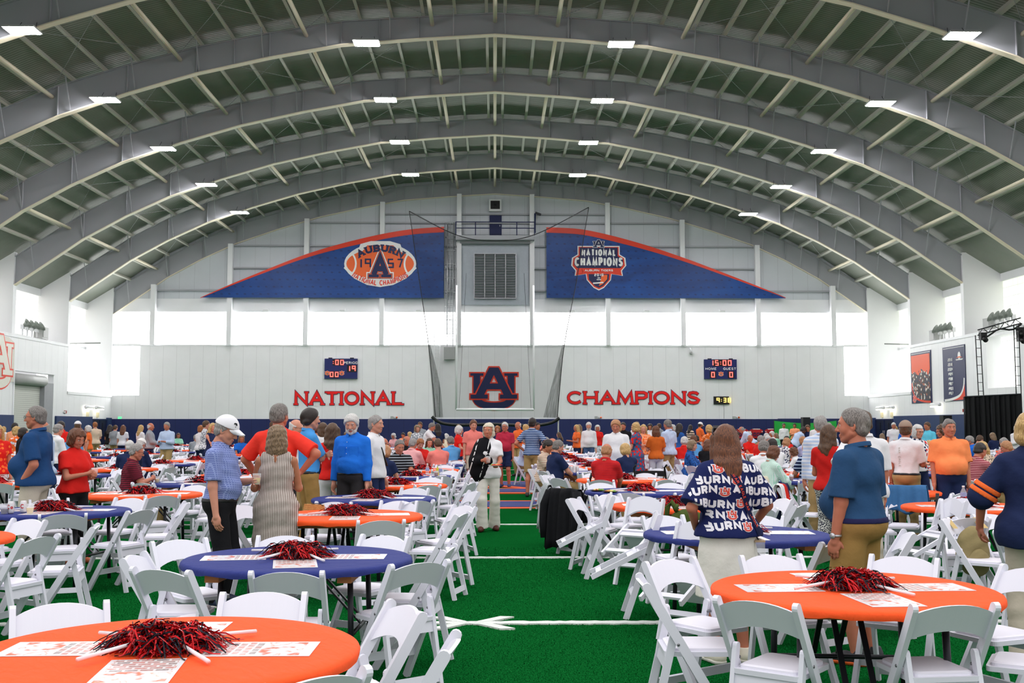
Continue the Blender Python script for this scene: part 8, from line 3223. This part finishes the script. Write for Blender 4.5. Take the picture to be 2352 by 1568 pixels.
soft_bag('brown_bag', 'brown leather handbag on a chair right of the white-bearded man', gx(856, 16.6), 16.6, .72, 0, (.11, .06, .08), plain('brown_leather', srgb(150, 70, 30), .35), 21)
o = soft_bag('pink_bag', 'bright pink bag at the far left tables beside the white-capped man', gx(463, 17.5), 17.6, .6, 0, (.09, .06, .13), plain('pink_cloth', srgb(222, 40, 130), .6), 23)

# furled umbrellas and a walker -----------------------------------------------
for x, y, z, ax_, lab, mt_ in ((4.72, 11.7, .55, (.05, .02, 1), 'furled black and white umbrella standing by the right-hand orange table', M_BLACK), (4.55, 15.2, .5, (.25, .1, 1), 'furled black umbrella leaning behind the red, white and navy jacket', M_BLACK),
                              (gx(1322, 17.6), 17.7, .55, (.3, 0, 1), 'furled dark umbrella leaning on a chair in front of the striped seated man', M_BLACK)):
    o = empty('umbrella', (x, y, 0))
    tag(o, lab, 'umbrella', 'furled umbrellas')
    d = Vector(ax_).normalized()
    P = lambda k: tuple(d * k)
    MB().tube([P(.05), P(.2), P(.62), P(.7)], [.012, .04, .045, .016], 10).build('canopy', cloth('cloth_umbrella', srgb(24, 26, 34), 'floral', srgb(190, 190, 190), 18.0, duty=.3), o)
    MB().tube([P(.0), P(.9)], .007, 6).build('shaft', M_DARK, o)
    MB().tube([P(.74), P(.93)], .02, 8).build('handle', mt_, o)
o = empty('walker', (gx(1506, 18.9), 19.6, 0), radians(5))
tag(o, 'black wheeled walker beside the orange table, in front of the rust tee woman', 'walker')
for s in (-1, 1):
    MB().tube([(s * .28, -.25, .05), (s * .28, -.1, .55), (s * .28, .1, .9), (s * .28, -.06, .95)], .018, 8).build('side_frame', M_BLACK, o)
    MB().tube([(s * .28, .3, .05), (s * .28, .05, .6)], .018, 8).build('side_frame', M_BLACK, o)
    for yy in (-.25, .3):
        MB().tube([(s * .28 - .02, yy, .09), (s * .28 + .02, yy, .09)], .09, 14).build('wheel', M_DARK, o)
MB().sheet(lambda u, v: ((u - .5) * .6, .12 + .16 * sin(pi * u), .84 - .1 * v), 14, 2).build('back_strap', M_BLACK, o)
MB().box((0, 0, .55), (.5, .3, .04)).build('seat', M_BLACK, o)

# drinks, bottles, plates, cans on the tables ------------------------------------
ZT = TT + .0085


def on_table(px, q, dy=0.0):
    """A spot on table q at the column px."""
    y = q['y'] + dy
    return gx(px, y), y


def tbl(side, k, y):
    return min((q for q in TABLES if q['side'] == side and q['k'] == k), key=lambda q: abs(q['y'] - y))


M_CAN = plain('can_white', srgb(224, 222, 222), .3, .3)
M_CANRED = plain('can_red', srgb(196, 24, 34), .35)


def can(x, y, label, letters=None, g='drink cans'):
    o = empty('drink_can', (x, y, ZT))
    tag(o, label, 'can', g)
    MB().lathe([(.024, 0), (.031, .008), (.033, .02), (.033, .1), (.027, .118), (.026, .122), (.022, .118), (.001, .117)], 20).build('body', M_CAN, o)
    if letters:
        lt = MB()
        paint(lt, text_quads(letters, .045, .2, .1, .8), lambda a, b, l: ((.0332 + l) * sin(a / .033), -(.0332 + l) * cos(a / .033), .045 + b), .0008)
        lt.build('lettering', M_CANRED, o)
    return o


def bottle(x, y, label, kind='water', g='bottles on the tables'):
    o = empty('bottle', (x, y, ZT))
    tag(o, label, 'bottle', g)
    if kind == 'water':
        MB().lathe([(.03, 0), (.033, .006), (.033, .06), (.031, .075), (.033, .09), (.033, .135), (.014, .175), (.013, .19)], 18).build('body', cup_mat(), o)
        MB().lathe([(.0335, .075), (.0338, .08), (.0338, .125), (.0335, .13)], 18, caps=False).build('paper_label', plain('bottle_label', srgb(150, 160, 200), .5, var=.4, scale=60), o)
        MB().lathe([(.015, .188), (.015, .205), (.001, .206)], 14).build('cap', M_SIGNWHITE, o)
    else:
        MB().lathe([(.028, 0), (.031, .01), (.031, .1), (.018, .13), (.012, .14)], 16).build('body', plain('mustard_yellow', srgb(198, 178, 40), .4), o)
        MB().lathe([(.012, .138), (.004, .17), (.001, .171)], 12).build('nozzle', plain('nozzle_green', srgb(150, 170, 60), .4), o)
    return o


qn = tbl('left', 1, 11.6)
x, y = on_table(43, qn, -.45)
can(x, y, 'white can with red lettering on the navy table at left, left of its pair', 'Co')
x, y = on_table(71, qn, -.35)
can(x, y, 'white can with red lettering on the navy table at left, right of its pair', 'CO'[:1])
x, y = on_table(86, qn, -.5)
cup(x, y, ZT, 'cup of pale beer beside the cans on the navy table at left')
x, y = on_table(28, qn, -.5)
cup(x, y, ZT, 'cup of dark drink left of the cans on the navy table at left', plain('dark_cola', srgb(40, 20, 14), .2), .5)
q = tbl('left', 1, 17.4)
x, y = on_table(370, q, -.2)
cup(x, y, ZT, 'cup of pale beer beside the maroon-striped seated man')
q = tbl('left', 0, 19.7)
for px, dy, kd, lab in ((983, .25, 'water', 'water bottle on a table behind the striped seated man, left of the mustard'), (1006, .1, 'mustard', 'yellow mustard bottle on the table left of the blue polo man'), (1013, -.15, 'water', 'water bottle just right of the mustard bottle')):
    x, y = on_table(px, q, dy)
    bottle(x, y, lab, kd)
x, y = on_table(1003, q, -.4)
cup(x, y, ZT, 'cup of tea below the mustard bottle', M_TEA, .7)
x, y = on_table(966, q, .1)
cup(x, y, ZT, 'white cup left of the mustard bottle', M_SIGNWHITE, .9)
q = tbl('right', 0, 15.1)
for i, (px, dy) in enumerate(((1372, -.1), (1400, -.38))):
    x, y = on_table(px, q, dy)
    plate(x, y, ZT, 'black plate of food on the navy table by the black jacket, %s' % ['farther one with rolls', 'nearer one with salad'][i])
q = tbl('right', 0, 18.4)
q2 = tbl('right', 0, 21.2)
for i, (px, dy) in enumerate(((1310, -.2), (1318, .1), (1325, -.35))):
    x = gx(px, q2['y'] + dy)
    can(max(x, q2['x'] - .66), q2['y'] + dy, 'silver-white can beside the navy polo man, number %s of three' % ['one', 'two', 'three'][i])
q = tbl('right', 1, 12.15)
x, y = on_table(2212, q, .35)
bottle(x, y, 'clear water bottle with white cap on the right-hand orange table')
q = tbl('right', 1, 18.4)
for i, (px, dy) in enumerate(((1795, .1), (1816, -.2))):
    x, y = on_table(px, q, dy)
    if abs(x - q['x']) < .7:
        cup(x, y, ZT, 'cup of tea at the table of the mint-shirted woman, %s' % ['left one', 'right one'][i], M_TEA, .7)
q = tbl('right', 2, 15.1)
x, y = q['x'] - .3, q['y'] - .3
cup(x, y, ZT, 'cup of tea in front of the beige spotted blouse', M_TEA, .7)
table_objects()
chair_objects()
